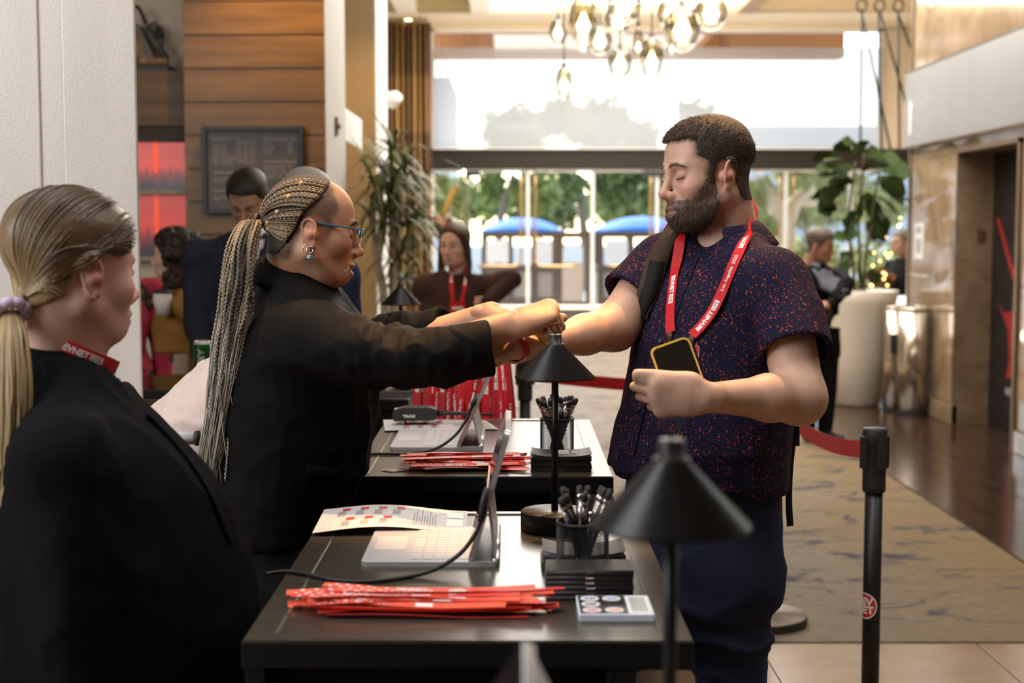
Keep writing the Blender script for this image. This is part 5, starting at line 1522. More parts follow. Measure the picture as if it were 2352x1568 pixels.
class Sdf:
 def __init__(s, ops=None): s.ops = list(ops or [])
 def add(s, f, k=.0): s.ops.append(('u', f, k)); return s
 def sub(s, f, k=.0): s.ops.append(('s', f, k)); return s
 def cut(s, f, k=.0): s.ops.append(('i', f, k)); return s
 def __call__(s, p):
  d = np.full(len(p), 9.0, dtype=F32)
  for op, f, k in s.ops:
   if op in 'us' and f.c is not None:
    q = p - np.asarray(f.c, dtype=F32)
    far = np.sqrt(np.einsum('ij,ij->i', q, q)) - f.r
    m = far < max(.03, k * 1.2)
    if op == 'u': d = np.where(m, d, np.minimum(d, np.maximum(far, .01)))
    if m.any():
     e = f(p[m]); dm = d[m]
     d[m] = smin(dm, e, k) if op == 'u' else -smin(-dm, e, k)
   elif op == 'u': d = smin(d, f(p), k)
   elif op == 's': d = -smin(-d, f(p), k)
   else: d = -smin(-d, -f(p), k)
  return d
def surface(sdf, lo, hi, h, off=0.0, B=6):
 """mesh of the zero level set (surface nets), evaluated only near the surface"""
 lo = np.asarray(lo, dtype=float); hi = np.asarray(hi, dtype=float)
 nb = np.ceil((hi - lo) / (h * B)).astype(int)
 n = nb * B
 cc = [lo[i] + h * (B * np.arange(nb[i]) + (B - 1) / 2) for i in range(3)]
 G = np.stack(np.meshgrid(*cc, indexing='ij'), -1).reshape(-1, 3).astype(F32)
 db = sdf(G) - off
 act = (np.abs(db) < h * B * 1.75).reshape(nb)
 D = np.repeat(np.repeat(np.repeat(np.where(db > 0, 1, -1).reshape(nb).astype(F32), B, 0), B, 1), B, 2)
 ab = np.argwhere(act)
 loc = np.stack(np.meshgrid(np.arange(B), np.arange(B), np.arange(B), indexing='ij'), -1).reshape(-1, 3)
 CH = 1200
 for s in range(0, len(ab), CH):
  idx = (ab[s:s + CH, None, :] * B + loc[None]).reshape(-1, 3)
  p = (lo + idx * h).astype(F32)
  D[idx[:, 0], idx[:, 1], idx[:, 2]] = sdf(p) - off
 ins = D < 0
 cnt = np.zeros(np.array(D.shape) - 1, dtype=np.int8)
 for a in (0, 1):
  for b in (0, 1):
   for c in (0, 1):
    cnt += ins[a:n[0] - 1 + a, b:n[1] - 1 + b, c:n[2] - 1 + c]
 cells = np.argwhere((cnt > 0) & (cnt < 8))
 if not len(cells): return np.zeros((0, 3)), np.zeros((0, 4), int)
 acc = np.zeros((len(cells), 3)); num = np.zeros(len(cells))
 cor = {}
 for a in (0, 1):
  for b in (0, 1):
   for c in (0, 1):
    cor[a, b, c] = D[cells[:, 0] + a, cells[:, 1] + b, cells[:, 2] + c]
 for ax in range(3):
  for u in (0, 1):
   for v in (0, 1):
    k0 = [u, v]; k0.insert(ax, 0); k1 = [u, v]; k1.insert(ax, 1)
    d0, d1 = cor[tuple(k0)], cor[tuple(k1)]
    m = (d0 < 0) != (d1 < 0)
    t = np.where(m, d0 / np.where(m, d0 - d1, 1), 0)
    q = np.tile(np.array(k0, dtype=float), (len(cells), 1)); q[:, ax] += t
    acc += q * m[:, None]; num += m
 vv = lo + (cells + acc / num[:, None]) * h
 ID = np.full(cnt.shape, -1, dtype=np.int32)
 ID[cells[:, 0], cells[:, 1], cells[:, 2]] = np.arange(len(cells))
 quads = []
 for ax in range(3):
  o = [i for i in range(3) if i != ax]
  sl0 = [slice(1, None)] * 3; sl1 = [slice(1, None)] * 3
  sl0[ax] = slice(0, n[ax] - 1); sl1[ax] = slice(1, n[ax])
  a_, b_ = ins[tuple(sl0)], ins[tuple(sl1)]
  e = np.argwhere(a_ != b_)
  if not len(e): continue
  fl = a_[e[:, 0], e[:, 1], e[:, 2]]
  base = e.copy(); base[:, o[0]] += 1; base[:, o[1]] += 1
  ok = np.all(base < np.array(cnt.shape), 1)
  base, fl = base[ok], fl[ok]
  def at(du, dv):
   q = base.copy(); q[:, o[0]] -= du; q[:, o[1]] -= dv
   return ID[q[:, 0], q[:, 1], q[:, 2]]
  Q = np.stack([at(1, 1), at(0, 1), at(0, 0), at(1, 0)], 1)
  if ax == 1: fl = ~fl
  Q[~fl] = Q[~fl][:, ::-1]
  quads.append(Q)
 Q = np.vstack(quads)
 Q = Q[(Q >= 0).all(1)]
 return vv, Q
def vnormals(v, f):
 n = np.zeros_like(v)
 fn = np.cross(v[f[:, 2]] - v[f[:, 0]], v[f[:, 3]] - v[f[:, 1]])
 for k in range(4): np.add.at(n, f[:, k], fn)
 return n / (np.linalg.norm(n, axis=1)[:, None] + 1e-12)
def join(*parts):
 V_, F_, k = [], [], 0
 for v, f in parts:
  if len(v): V_.append(v); F_.append(f + k); k += len(v)
 return np.vstack(V_), np.vstack(F_)
_perm = np.random.default_rng(99).random((32, 32, 32)).astype(F32)
def vnoise(p, s=1.0, seed=0):
 """smooth lattice noise in -1..1"""
 q = np.asarray(p) * np.asarray(s) + seed * 7.31
 i = np.floor(q).astype(int); f = q - i; f = f * f * (3 - 2 * f)
 r = 0
 for a in (0, 1):
  for b in (0, 1):
   for c in (0, 1):
    w_ = (f[:, 0] if a else 1 - f[:, 0]) * (f[:, 1] if b else 1 - f[:, 1]) * (f[:, 2] if c else 1 - f[:, 2])
    r = r + w_ * _perm[(i[:, 0] + a) % 32, (i[:, 1] + b) % 32, (i[:, 2] + c) % 32]
 return r * 2 - 1
def ridge(p, s, seed): return 1 - np.abs(vnoise(p, s, seed)) * 2
def sstep(a, b, x):
 t = np.clip((x - a) / (b - a), 0, 1); return t * t * (3 - 2 * t)
def spikes(roots, dirs, L, r, bend=None, seg=2):
 """thin tapering three-sided hairs"""
 n = len(roots)
 d = dirs / (np.linalg.norm(dirs, axis=1)[:, None] + 1e-9)
 u = np.cross(d, np.random.default_rng(1).normal(size=(n, 3))); u /= np.linalg.norm(u, axis=1)[:, None] + 1e-9
 w_ = np.cross(d, u)
 L = np.broadcast_to(L, (n,))[:, None]; r = np.broadcast_to(r, (n,))[:, None]
 mid = roots + d * L * .55
 tip = roots + d * L + (bend if bend is not None else 0) * L
 ring = lambda c, k: [c + (u * math.cos(a) + w_ * math.sin(a)) * r * k for a in (0, 2.094, 4.189)]
 v = np.stack(ring(roots, 1) + ring(mid, .8) + [tip], 1).reshape(-1, 3)
 b = (np.arange(n) * 7)[:, None]
 q = np.concatenate([b + np.array([[0, 1, 4, 3]]), b + np.array([[1, 2, 5, 4]]), b + np.array([[2, 0, 3, 5]]),
      b + np.array([[3, 4, 6, 6]]), b + np.array([[4, 5, 6, 6]]), b + np.array([[5, 3, 6, 6]])], 0)
 return v, [list(dict.fromkeys(x)) for x in q.tolist()]

# ------------------------------------------------------------------ a head, in its own frame: x forward, y to its left, z up, origin between the ears
def head_ops(p):
 m = mirror
 jw, ck, fem = p.get('jaw', 1.0), p.get('cheek', 1.0), p.get('fem', 0)
 nz, lip = p.get('nose', 1.0), p.get('lip', 1.0)
 dj = p.get('double', 0)
 S = Sdf()
 S.add(s_ell((-.012, 0, .048), (.094, .0765, .080)))
 S.add(s_ell((.030, 0, .043), (.060, .063, .062)), .03)
 S.add(s_ell((.030, 0, -.015), (.060, .060 * ck, .070)), .03)
 S.add(m(s_cone((-.010, .051 * jw, -.042), (.058, .021 * jw, -.085), .020, .018)), .03)
 S.add(s_ell((.075, 0, -.088), (.019, .022 * jw, .017)), .02)
 S.add(s_ell((.026, 0, -.076 - .008 * dj), (.048, .045, .024 + .01 * dj)), .03)
 S.add(m(s_ell((.056, .037, -.022 + .006 * p.get('smile', 0)), (.027, .023 * ck, .024))), .025)
 S.add(m(s_cone((.080, .036, .027), (.090, .011, .024), .0075 if fem else .0095, .008)), .015)
 S.sub(m(s_ell((.098, .031, .007), (.017, .019, .012))), .014)
 S.add(m(s_ell((.0752, .0315, .008), (.0150, .0160, .0125))), .004)
 S.sub(m(s_chain([(.0885, .019, .0155), (.0905, .031, .0185), (.0840, .0455, .0145)], [.0010, .0012, .001])), .004)
 S.sub(m(s_chain([(.0880, .020, .0005), (.0880, .031, -.0035), (.0820, .0440, -.0005)], [.0008, .0010, .0008])), .004)
 # nose
 S.add(s_cone((.089, 0, .018), (.089 + .020 * nz, 0, -.026), .0080, .0092), .012)
 S.add(s_ell((.091 + .0215 * nz, 0, -.0295), (.0100, .0100, .0092)), .008)
 S.add(m(s_ell((.0985, .0122, -.0350), (.0105, .0068 if not p.get('wide') else .0085, .0085))), .010)
 S.sub(m(s_ell((.1035, .0056, -.0452), (.0046, .0027, .0036))), .003)
 # mouth
 S.add(s_ell((.073, 0, -.062), (.024, .034, .026)), .02)
 op = p.get('open', 0.0)
 S.add(s_ell((.0922, 0, -.0600), (.0105 * lip, .0240, .0062 * lip)), .006)
 S.add(s_ell((.0912, 0, -.0735 - op), (.0108 * lip, .0208, .0070 * lip)), .006)
 sm = .0035 * p.get('smile', 0)
 S.sub(s_chain([(.088, -.026, -.0668 + sm), (.098, -.014, -.0672 - op * .5), (.1045, 0, -.0668 - op * .5), (.098, .014, -.0672 - op * .5), (.088, .026, -.0668 + sm)], [.0012, .0016 + op * .5, .0018 + op * .6, .0016 + op * .5, .0012]), .003)
 if p.get('smile'):
  S.sub(m(s_chain([(.098, .019, -.040), (.088, .031, -.056), (.079, .035, -.070)], [.0012, .0018, .0010])), .008)
 # ear
 def ear(q):
  a, b = math.radians(24), math.radians(-10)
  R = np.array(Euler((math.radians(-4), b, a)).to_matrix(), dtype=F32)      # columns: ear u (forward), v (out), w (up)
  e = np.array((-.008, .0765, -.002), dtype=F32)
  l = (q - e) @ R
  S2 = Sdf()
  S2.add(s_ell((0, 0, 0), (.0160, .0048, .0295)))
  an = np.radians(np.linspace(-35, 235, 12))
  pts = [(.0165 * math.cos(t) - .0005, .0032, .0085 + .0225 * math.sin(t)) for t in an[:9]] + [(-.0125, .003, -.012), (-.007, .002, -.024)]
  S2.add(s_chain(pts, [.0032] * 3 + [.0038] * 6 + [.0034, .003]), .0025)
  S2.add(s_chain([(-.001, .003, .019), (-.0065, .004, .008), (-.007, .004, -.006), (-.002, .0035, -.017)], [.0022, .003, .003, .0028]), .003)
  S2.add(s_ell((.0025, .0005, -.0265), (.0080, .0050, .0085)), .004)
  S2.sub(s_ell((.0025, .0065, -.0045), (.0080, .0068, .0125)), .002)
  S2.sub(s_ell((-.0040, .0055, .0160), (.0055, .0035, .0055)), .002)
  S2.add(s_ell((.0115, .0015, -.0075), (.0036, .0040, .0062)), .003)
  S2.add(s_cone((.002, -.012, -.002), (.002, -.001, -.002), .013, .012), .004)
  return S2(l)
 ear.c = V(-.008, .0765, -.002); ear.r = .042
 if not p.get('noear'): S.add(m(ear), .005)
 return S
def head_frame(yaw, pitch, roll=0.0):
 """columns are the head's forward, left and up in the world; yaw turns from +x, pitch > 0 looks down"""
 Rz = Matrix.Rotation(yaw, 3, 'Z'); Ry = Matrix.Rotation(pitch, 3, 'Y'); Rx = Matrix.Rotation(roll, 3, 'X')
 return np.array(Rz @ Ry @ Rx)
def skin_colour(v, p):
 """the skin's own colours, by place on the head"""
 base = np.asarray(p['skin']); n = len(v)
 c = np.tile(base, (n, 1))
 x, y, z = v[:, 0], np.abs(v[:, 1]), v[:, 2]
 def blend(mask, col):
  nonlocal c
  c = c * (1 - mask[:, None]) + np.asarray(col) * mask[:, None]
 c *= 1 + .05 * vnoise(v, 90, 3)[:, None] + .04 * vnoise(v, 30, 5)[:, None]
 red = np.asarray(p.get('flush', base * V(1.12, .78, .72)))
 e = lambda cx, cy, cz, rx, ry, rz: np.exp(-(((x - cx) / rx) ** 2 + ((y - cy) / ry) ** 2 + ((z - cz) / rz) ** 2))
 blend(.55 * e(.075, .040, -.022, .03, .022, .022), red)
 blend(.6 * e(.112, 0, -.032, .014, .02, .016), red)
 blend(.75 * sstep(.068, .082, y) * sstep(.045, .02, np.abs(z)) * sstep(.03, .01, x), red)
 lips = np.asarray(p.get('lips', base * V(.92, .52, .50)))
 op = p.get('open', 0)
 lm = sstep(1.15, .9, ((y / .0245) ** 2 + ((z + .0668 + op * .5) / (.0125 + op * .5)) ** 2)) * sstep(.086, .092, x)
 blend(.85 * lm, lips)
 blend(.8 * sstep(.0022, .0008, np.abs(z + .0670 + op * .5 - y * .06)) * sstep(.026, .022, y) * sstep(.084, .09, x), lips * .3)
 bw = np.asarray(p.get('brow', (.03, .02, .015)))
 by = .0245 + .010 * (y / .03) - .0055 * (y / .034) ** 3 + p.get('browup', 0)
 bm_ = sstep(.0056, .0028, np.abs(z - by)) * sstep(.009, .015, y) * sstep(.050, .042, y) * sstep(.055, .07, x) * (.75 + .25 * vnoise(v, (300, 300, 120), 2))
 blend(np.clip(p.get('brows', .9) * bm_, 0, 1), bw)
 if p.get('eyes', 'down') == 'down':
  ly = -.0005 - 14 * (y - .031) ** 2 * -.8
  blend(.85 * sstep(.0017, .0007, np.abs(z - (-.0002 + 9 * (y - .031) ** 2))) * sstep(.016, .013, np.abs(y - .0315)) * sstep(.074, .080, x), (.03, .02, .018))
  blend(.25 * e(.082, .031, .006, .02, .018, .011), base * V(.78, .62, .60))
 else:
  ee = ((y - .0315) / .0125) ** 2 + ((z - .0065) / .0048) ** 2
  blend(.9 * sstep(1.2, .85, ee) * sstep(.075, .08, x), (.55, .52, .50))
  blend(sstep(1.1, .9, ((y - .0305) / .0058) ** 2 + ((z - .0068) / .0056) ** 2) * sstep(1.25, .95, ee) * sstep(.075, .08, x), p.get('iris', (.03, .02, .012)))
  blend(.9 * sstep(.0014, .0006, np.abs(z - (.0112 - 22 * (y - .031) ** 2))) * sstep(.0145, .012, np.abs(y - .0315)) * sstep(.072, .078, x), (.02, .014, .012))
 if p.get('stubble') is not None:
  pl = s_poly(p['stubble'])(v.astype(F32))
  blend(p.get('stub_k', .55) * sstep(.010, -.008, pl + .006 * vnoise(v, 120, 8)), p.get('stub_col', (.10, .075, .06)))
 if p.get('scalp') is not None:
  pl = s_poly(p['scalp'])(v.astype(F32))
  blend(p.get('scalp_k', .8) * sstep(.010, -.010, pl + .006 * vnoise(v, 60, 4)), p['scalp_col'])
 return np.clip(c, 0, 1)

# ------------------------------------------------------------------ a hand: wrist, finger direction, palm normal; side +1 right hand, -1 left hand
def hand_ops(wrist, f, n, side, L=.185, curl=(.3, .3, .3, .3), thumb=(.55, .35, .3), spread=.06, chub=1.0, bend2=(1.0, .7), thn=.45, tb=(.022, .020, .006)):
 f = nrm(f); n = nrm(np.asarray(n) - f * np.dot(n, f)); t = np.cross(f, n) * side      # t: towards the thumb
 s = L / .185
 w_ = np.asarray(wrist)
 at = lambda a, b, c=0.0: w_ + (f * a + t * b + n * c) * s
 S = []
 r = lambda x: x * s * chub
 S.append((s_cone(at(-.02, 0), at(.03, 0), r(.027), r(.031), n, .70), .0))
 S.append((s_cone(at(.02, .016), at(.088, .022), r(.022), r(.0195), n, .72), .016))
 S.append((s_cone(at(.02, -.012), at(.080, -.024), r(.022), r(.0175), n, .72), .016))
 S.append((s_cone(at(.03, .0), at(.088, .0), r(.022), r(.019), n, .72), .014))
 S.append((s_ell(at(.034, .024, .012), np.array((.026, .019, .017)) * s * chub, np.stack([f, t, n], 1)), .014))
 S.append((s_ell(at(.034, -.022, .010), np.array((.028, .014, .013)) * s * chub, np.stack([f, t, n], 1)), .012))
 lens = ((.044, .027, .021), (.049, .030, .022), (.045, .028, .021), (.035, .021, .019))
 base = ((.088, .027), (.092, .009), (.088, -.010), (.078, -.027))
 rad = (.0092, .0096, .0090, .0080)
 for k in range(4):
  p = at(*base[k]); a = curl[k]; yaw = spread * (1.5 - k)
  d0 = nrm(f + t * yaw)
  pts, rr = [at(base[k][0] - .022, base[k][1] * .95), p], [r(rad[k] * 1.15), r(rad[k] * 1.12)]
  ang = 0
  for j in range(3):
   ang += a * (1.0 if j == 0 else bend2[j - 1]) * 1.55
   d = d0 * math.cos(ang) + n * math.sin(ang)
   p = p + d * lens[k][j] * s
   pts.append(p); rr.append(r(rad[k] * (1.0, .93, .80)[j]))
  S.append((s_chain(pts, rr), .0045))
 # thumb: out from the side of the palm near its base
 o, b1, b2 = thumb
 p0 = at(*tb)
 d1 = nrm(f * math.cos(o) + t * math.sin(o) * .9 + n * thn)
 p1 = p0 + d1 * .042 * s
 d2 = nrm(d1 + (f * .6 - t * .5 + n * .15) * b1)
 p2 = p1 + d2 * .034 * s
 d3 = nrm(d2 + (f * .6 - t * .5 + n * .1) * b2)
 p3 = p2 + d3 * .027 * s
 S.append((s_chain([p0, p1, p2, p3], [r(.0165), r(.0125), r(.0112), r(.0092)]), .010))
 return S, dict(thumb_tip=p3, thumb_dir=d3, n=n, t=t, f=f)
from mathutils.bvhtree import BVHTree
def bvh_of(v, f): return BVHTree.FromPolygons([tuple(q) for q in np.asarray(v).tolist()], [tuple(q) for q in (f.tolist() if isinstance(f, np.ndarray) else f)])
def shoot(bvh, px, py, lift=.002, dflt=None):
 """where the line of sight of a photograph pixel meets a surface"""
 o = V(0, 0, CAMZ); d = nrm(P(px, py, 2.0) - o)
 h = bvh.ray_cast(Vector(o), Vector(d))
 if h[0] is None: return (P(px, py, dflt), V(0, -1, 0)) if dflt else (None, None)
 n = np.array(h[1]); n = n if n @ d < 0 else -n
 return np.array(h[0]) + n * lift, n
def band_on(bvh, pix, wd, th, lift, dflt, n=40, side=None):
 """a ribbon laid over a surface along picture points"""
 pp = spline([(a, b, 0) for a, b in pix], n)
 pts, nn = [], []
 for a, b, _ in pp:
  p, q = shoot(bvh, a, b, lift, dflt); pts.append(p); nn.append(q)
 pts = np.array(pts); nn = np.array(nn)
 k = np.ones(7) / 7
 for c in range(3):
  pts[:, c] = np.convolve(np.pad(pts[:, c], 3, mode='edge'), k, 'valid'); nn[:, c] = np.convolve(np.pad(nn[:, c], 3, mode='edge'), k, 'valid')
 t = np.gradient(pts, axis=0); sd = np.cross(t, nn)
 return ribbon(pts, sd if side is None else side, wd, th)
M_skin = mat('skin', (.5, .35, .27), .48, spec=.4, attr=True, sss=.10, bump=(420, .10))
M_skin_s = mat('skin_soft', (.5, .35, .27), .5, spec=.35, attr=True)
def cloth(name, col, rough=.85, sheen=.0, bump=(700, .12), **k): return mat(name, col, rough, spec=.10, sheen=sheen, bump=bump, **k)
def wrinkle(v, f, amp, sc, seed, weight=None):
 """cloth folds pushed along the normals; sc = noise frequency per axis"""
 n = vnormals(v, f)
 r = ridge(v, sc, seed); r2 = vnoise(v, np.asarray(sc) * .45, seed + 3)
 r3 = ridge(v @ np.array([[.8, .3, -.5], [-.45, .85, .2], [.5, .1, .85]]), np.asarray(sc) * .8, seed + 11)
 d = amp * (.9 * np.abs(r) ** 1.5 * np.sign(r) + .8 * np.maximum(r3, 0) ** 2 + .7 * r2)
 if weight is not None: d = d * weight
 return v + n * d[:, None]
def part_sdf(ops):
 S = Sdf()
 for f, k in ops: S.add(f, k)
 return S
def sleeve(pts, rs, open_=.05, th=.0100, cutn=None):
 """a cloth tube along an arm, open at its end"""
 pts = [np.asarray(p, dtype=float) for p in pts]
 d = nrm(pts[-1] - pts[-2]) if cutn is None else nrm(cutn)
 outer = s_chain([*pts[:-1], pts[-1] + nrm(pts[-1] - pts[-2]) * .03], rs)
 inner = s_cone(pts[-1] - nrm(pts[-1] - pts[-2]) * open_, pts[-1] + nrm(pts[-1] - pts[-2]) * .06, rs[-1] * .9 - th, rs[-1] - th)
 h = s_half(d, pts[-1])
 def f(p): return np.maximum(np.maximum(outer(p), h(p)), -inner(p))
 f.c, f.r = outer.c, outer.r
 return f
def head_mesh(p, C_, R, neck, h, lo=(-.12, -.105, -.19), hi=(.135, .105, .15), extra=()):
 """head and neck as one surface; neck = [(world point, radius), ...] from under the skull down"""
 S = head_ops(p)
 toL = lambda q: (np.asarray(q) - C_) @ R / p.get('scale', 1)
 pts = [V(-.030, 0, -.025)] + [toL(q) for q, _ in neck]
 S.add(s_chain(pts, [.054 * p.get('neck', 1)] + [r / p.get('scale', 1) for _, r in neck]), .022)
 for f, k in extra: S.add(f, k)
 v, f = surface(S, lo, hi, h)
 return S, v, f
def brow_hairs(S, n, g, up=0.0, th=.0030):
 y = g.uniform(.011, .049, n); sg = np.where(g.random(n) < .5, -1, 1)
 z = .0245 + .010 * (y / .03) - .0055 * (y / .034) ** 3 + up + g.normal(0, 1, n) * th * (1 - .6 * (y - .011) / .038)
 x = np.full(n, .13)
 for _ in range(14): x = x - S(np.stack([x, sg * y, z], 1).astype(F32)).astype(float) * .8
 d = np.stack([.25 + 0 * y, sg * (.9 - .1 * y), .5 - (y - .011) * 19], 1) + g.normal(0, .12, (n, 3))
 return spikes(np.stack([x - .0006, sg * y, z], 1), d, g.uniform(.0045, .0075, n), .00026)
def toW(v, C_, R, s=1.0): return (np.asarray(v) * s) @ R.T + C_
def empty_person(label, loc, group=None): return thing('person', label, 'person', tuple(loc), group)
def collar_band(c, axis, front, r_top, r_bot, h_top, h_bot, a0, a1, th=.003, n=44, tip=0.0, squash=1.0):
 """turned-down collar: a flap from a ring near the neck to a wider ring below; angles from the front direction"""
 axis = nrm(axis); front = nrm(np.asarray(front) - axis * np.dot(front, axis)); sd = np.cross(axis, front)
 v = []
 for i in range(n):
  a = a0 + (a1 - a0) * i / (n - 1)
  e = min(i, n - 1 - i) / (n - 1)
  tp = tip * math.exp(-(e / .06) ** 2)
  d = front * math.cos(a) * squash + sd * math.sin(a)
  for r, h in ((r_top * .97, h_top - .012), (r_top, h_top), (r_top * .35 + r_bot * .65, (h_top * .45 + h_bot * .55)), (r_bot, h_bot - tp)):
   v.append(np.asarray(c) + d * r + axis * h)
 f = []
 for i in range(n - 1):
  for j in range(3): f.append([4 * i + j, 4 * i + 4 + j, 4 * i + 5 + j, 4 * i + 1 + j])
 return np.array(v), f
def solid(o, th, off=0.0):
 m = o.modifiers.new('thickness', 'SOLIDIFY'); m.thickness = th; m.offset = off
 return o
def subsurf(o, n=1):
 m = o.modifiers.new('smooth', 'SUBSURF'); m.levels = n; m.render_levels = n
 return o
# ================================================================== THE MAN IN THE PATTERNED SHIRT
def build_man():
 who = empty_person('bearded man in a dark orange-flecked shirt holding a phone, arm stretched across the desk', (.42, 2.86, 0))
 Fd = nrm(V(-.71, -.71, 0)); Ld = V(.71, -.71, 0)
 p = dict(skin=V(.58, .36, .265), flush=V(.62, .27, .20), lips=V(.46, .17, .15), brow=(.09, .06, .045), brows=.75, eyes='down', nose=1.02, jaw=1.02, neck=1.1, scale=.915,
    stubble=[(.020, .004), (.036, .002), (.050, -.012), (.064, -.026), (.074, -.043), (.092, -.0455), (.130, -.045), (.130, -.140), (-.01, -.115), (.004, -.06), (.014, -.02)], stub_k=.62, stub_col=(.13, .095, .075),
    scalp=[(.13, .085), (.085, .083), (.055, .078), (.060, .047), (.036, .034), (.037, .002), (.022, 0), (.016, .022), (0, .030), (-.026, .012), (-.03, -.022), (-.05, -.062), (-.15, -.062), (-.15, .16), (.13, .16)], scalp_k=.85, scalp_col=(.045, .032, .025))
 yaw, pitch = math.radians(180 + 21), math.radians(5)
 R = head_frame(yaw, pitch, math.radians(2))
 C_ = P(1667, 400, 2.80) - R[:, 1] * .072
 hs_ = .915
 nb = V(.432, 2.895, 1.475)
 S, hv, hf = head_mesh(p, C_, R, [(nb + V(.008, .008, .03), .0655), (nb, .068), (nb + V(.0, 0, -.06), .08)], .0021)
 hc = skin_colour(hv, p)
 parts = [(toW(hv, C_, R, hs_), hf, hc)]
 # arms with hands
 shL, elL, wrL = P(1790, 654, 2.72), P(1837, 914, 2.60), P(1618, 912, 2.475)
 ops = [(s_cone(shL, elL, .053, .045), 0), (s_cone(elL, elL * .66 + wrL * .34, .0440, .0405), .03), (s_cone(elL * .66 + wrL * .34, wrL, .0405, .0245, V(0, 1, .2), .94), .02)]
 hL, iL = hand_ops(wrL, V(-1, -.06, .02), V(.08, 1, .18), -1, .172, curl=(.34, .46, .56, .66), thumb=(.16, .10, .10), spread=.03, bend2=(2.7, 1.3), thn=.10, tb=(.026, .030, .004))
 SL = part_sdf(ops + [(f, max(k, .010) if i < 6 else k) for i, (f, k) in enumerate(hL)])
 pts = np.array([shL, elL, wrL, iL['thumb_tip']])
 v, f = surface(SL, pts.min(0) - V(.16, .12, .12), pts.max(0) + V(.09, .12, .10), .0026)
 skin_arm = lambda v, s: np.tile(p['skin'], (len(v), 1)) * (1 + .06 * vnoise(v, 40, s)[:, None] + .04 * vnoise(v, 140, s + 1)[:, None])
 parts.append((v, f, skin_arm(v, 1)))
 armL = bvh_of(v, f)
 shR, elR, wrR = P(1508, 612, 2.95), P(1412, 752, 2.86), P(1222, 796, 2.70)
 ops = [(s_cone(shR, elR, .050, .0425), 0), (s_cone(elR, elR * .62 + wrR * .38, .0425, .0385), .03), (s_cone(elR * .62 + wrR * .38, wrR, .0385, .0250, V(0, .3, 1), .95), .02)]
 hR, iR = hand_ops(wrR, V(-1, -.16, -.10), V(-.1, -.42, -.9), 1, .180, curl=(.16, .14, .16, .2), thumb=(.62, .25, .2), spread=.05)
 SR = part_sdf(ops + hR)
 pts = np.array([shR, elR, wrR, iR['thumb_tip']])
 v, f = surface(SR, pts.min(0) - V(.20, .12, .12), pts.max(0) + V(.09, .12, .09), .0028)
 parts.append((v, f, skin_arm(v, 5)))
 armR = bvh_of(v, f)
 bv, bf = join(*[(a, b) for a, b, _ in parts])
 obj('body', (bv, bf), M_skin, who, True, col=np.vstack([c for _, _, c in parts]))
 # short hair
 hair = Sdf(); hair.add(lambda q: S(q) - .0065); hair.ops[-1][1].c = None
 q0 = [(.13, .082), (.092, .083), (.070, .088), (.052, .080), (.058, .050), (.037, .036), (.037, -.014), (.022, -.016), (.017, .024), (.002, .033), (-.024, .020), (-.031, -.020), (-.052, -.060), (-.15, -.060), (-.15, .18), (.13, .18)]
 hs = Sdf()
 sk = Sdf(); sk.add(s_ell((-.012, 0, .048), (.094, .0765, .080))); sk.add(s_ell((.030, 0, .043), (.060, .063, .062)), .03)
 def hair_d(q):
  rise = .0010 + .0020 * sstep(-.05, .02, q[:, 2]) + .0060 * sstep(.02, .11, q[:, 2])
  d = np.minimum(np.maximum(S(q), q[:, 2] * 0 - 1) , 9) - rise
  return d
 hair_d.c = None; hair_d.r = 0
 pol = s_poly(q0)
 def keep(q): return pol(q) + .004 * vnoise(q, 110, 6) + np.maximum(0, np.abs(q[:, 1]) - .0835) * 6 * (q[:, 2] < .036)
 keep.c = None; keep.r = 0
 hs.add(hair_d).cut(keep, .004)
 v, f = surface(hs, (-.125, -.1, -.08), (.12, .1, .16), .0024)
 n = vnormals(v, f)
 M_hair = mat('short_dark_brown_hair', (.085, .056, .038), .5, spec=.4, noise=(260, (.035, .022, .015), 2.0, (1, 1, .5)), bump=(380, .8, (1, 1, .45)))
 hobj = obj('hair', (toW(v, C_, R, hs_), f), M_hair, who, True)
 g = np.random.default_rng(3)
 outer = np.where((S(v.astype(F32)) > .003))[0]
 pk = g.choice(outer, 7500)
 flow = V(-.45, 0, -.8)[None] * sstep(.09, .03, v[pk, 2])[:, None] + (V(.85, 0, -.35)[None] + V(0, .25, 0) * np.sign(v[pk, 1])[:, None]) * sstep(.05, .10, v[pk, 2])[:, None]
 dr_ = n[pk] * .24 + flow + g.normal(0, .13, (len(pk), 3))
 L_ = .007 + .005 * sstep(.03, .11, v[pk, 2])
 vs, fs = spikes(v[pk] - n[pk] * .001, dr_, L_ * g.uniform(.7, 1.2, len(pk)), .00042)
 o = obj('hair_strands', (toW(vs, C_, R, hs_), fs), M_hair, hobj, True); o['kind'] = 'stuff'
 # lashes
 ls, ld = [], []
 for sgn in (-1, 1):
  for y in np.linspace(.0185, .0445, 34):
   x_ = .0905 - 18 * (y - .0315) ** 2
   ls.append(V(x_ - .001, sgn * y, .0000 + 7 * (y - .031) ** 2)); ld.append(V(.6, sgn * .25, -.55))
 vs, fs = spikes(np.array(ls), np.array(ld), .0055, .00035)
 o = obj('eyelashes', (toW(vs, C_, R, hs_), fs), M_hair, who, True); o['kind'] = 'stuff'
 vs, fs = brow_hairs(S, 420, g)
 o = obj('eyebrows', (toW(vs, C_, R, hs_), fs), mat('brown_brow', (.16, .11, .08), .6), who, True); o['kind'] = 'stuff'
 # beard
 bp = s_poly([(.022, .014), (.036, .012), (.046, -.012), (.060, -.030), (.068, -.042), (.082, -.0455), (.100, -.0450), (.130, -.0445), (.130, -.140), (.030, -.118), (.012, -.062), (.016, -.025)])
 bs = Sdf()
 def bd(q): return S(q) - (.0006 + .0032 * sstep(-.05, -.095, q[:, 2]))
 bd.c = None; bd.r = 0
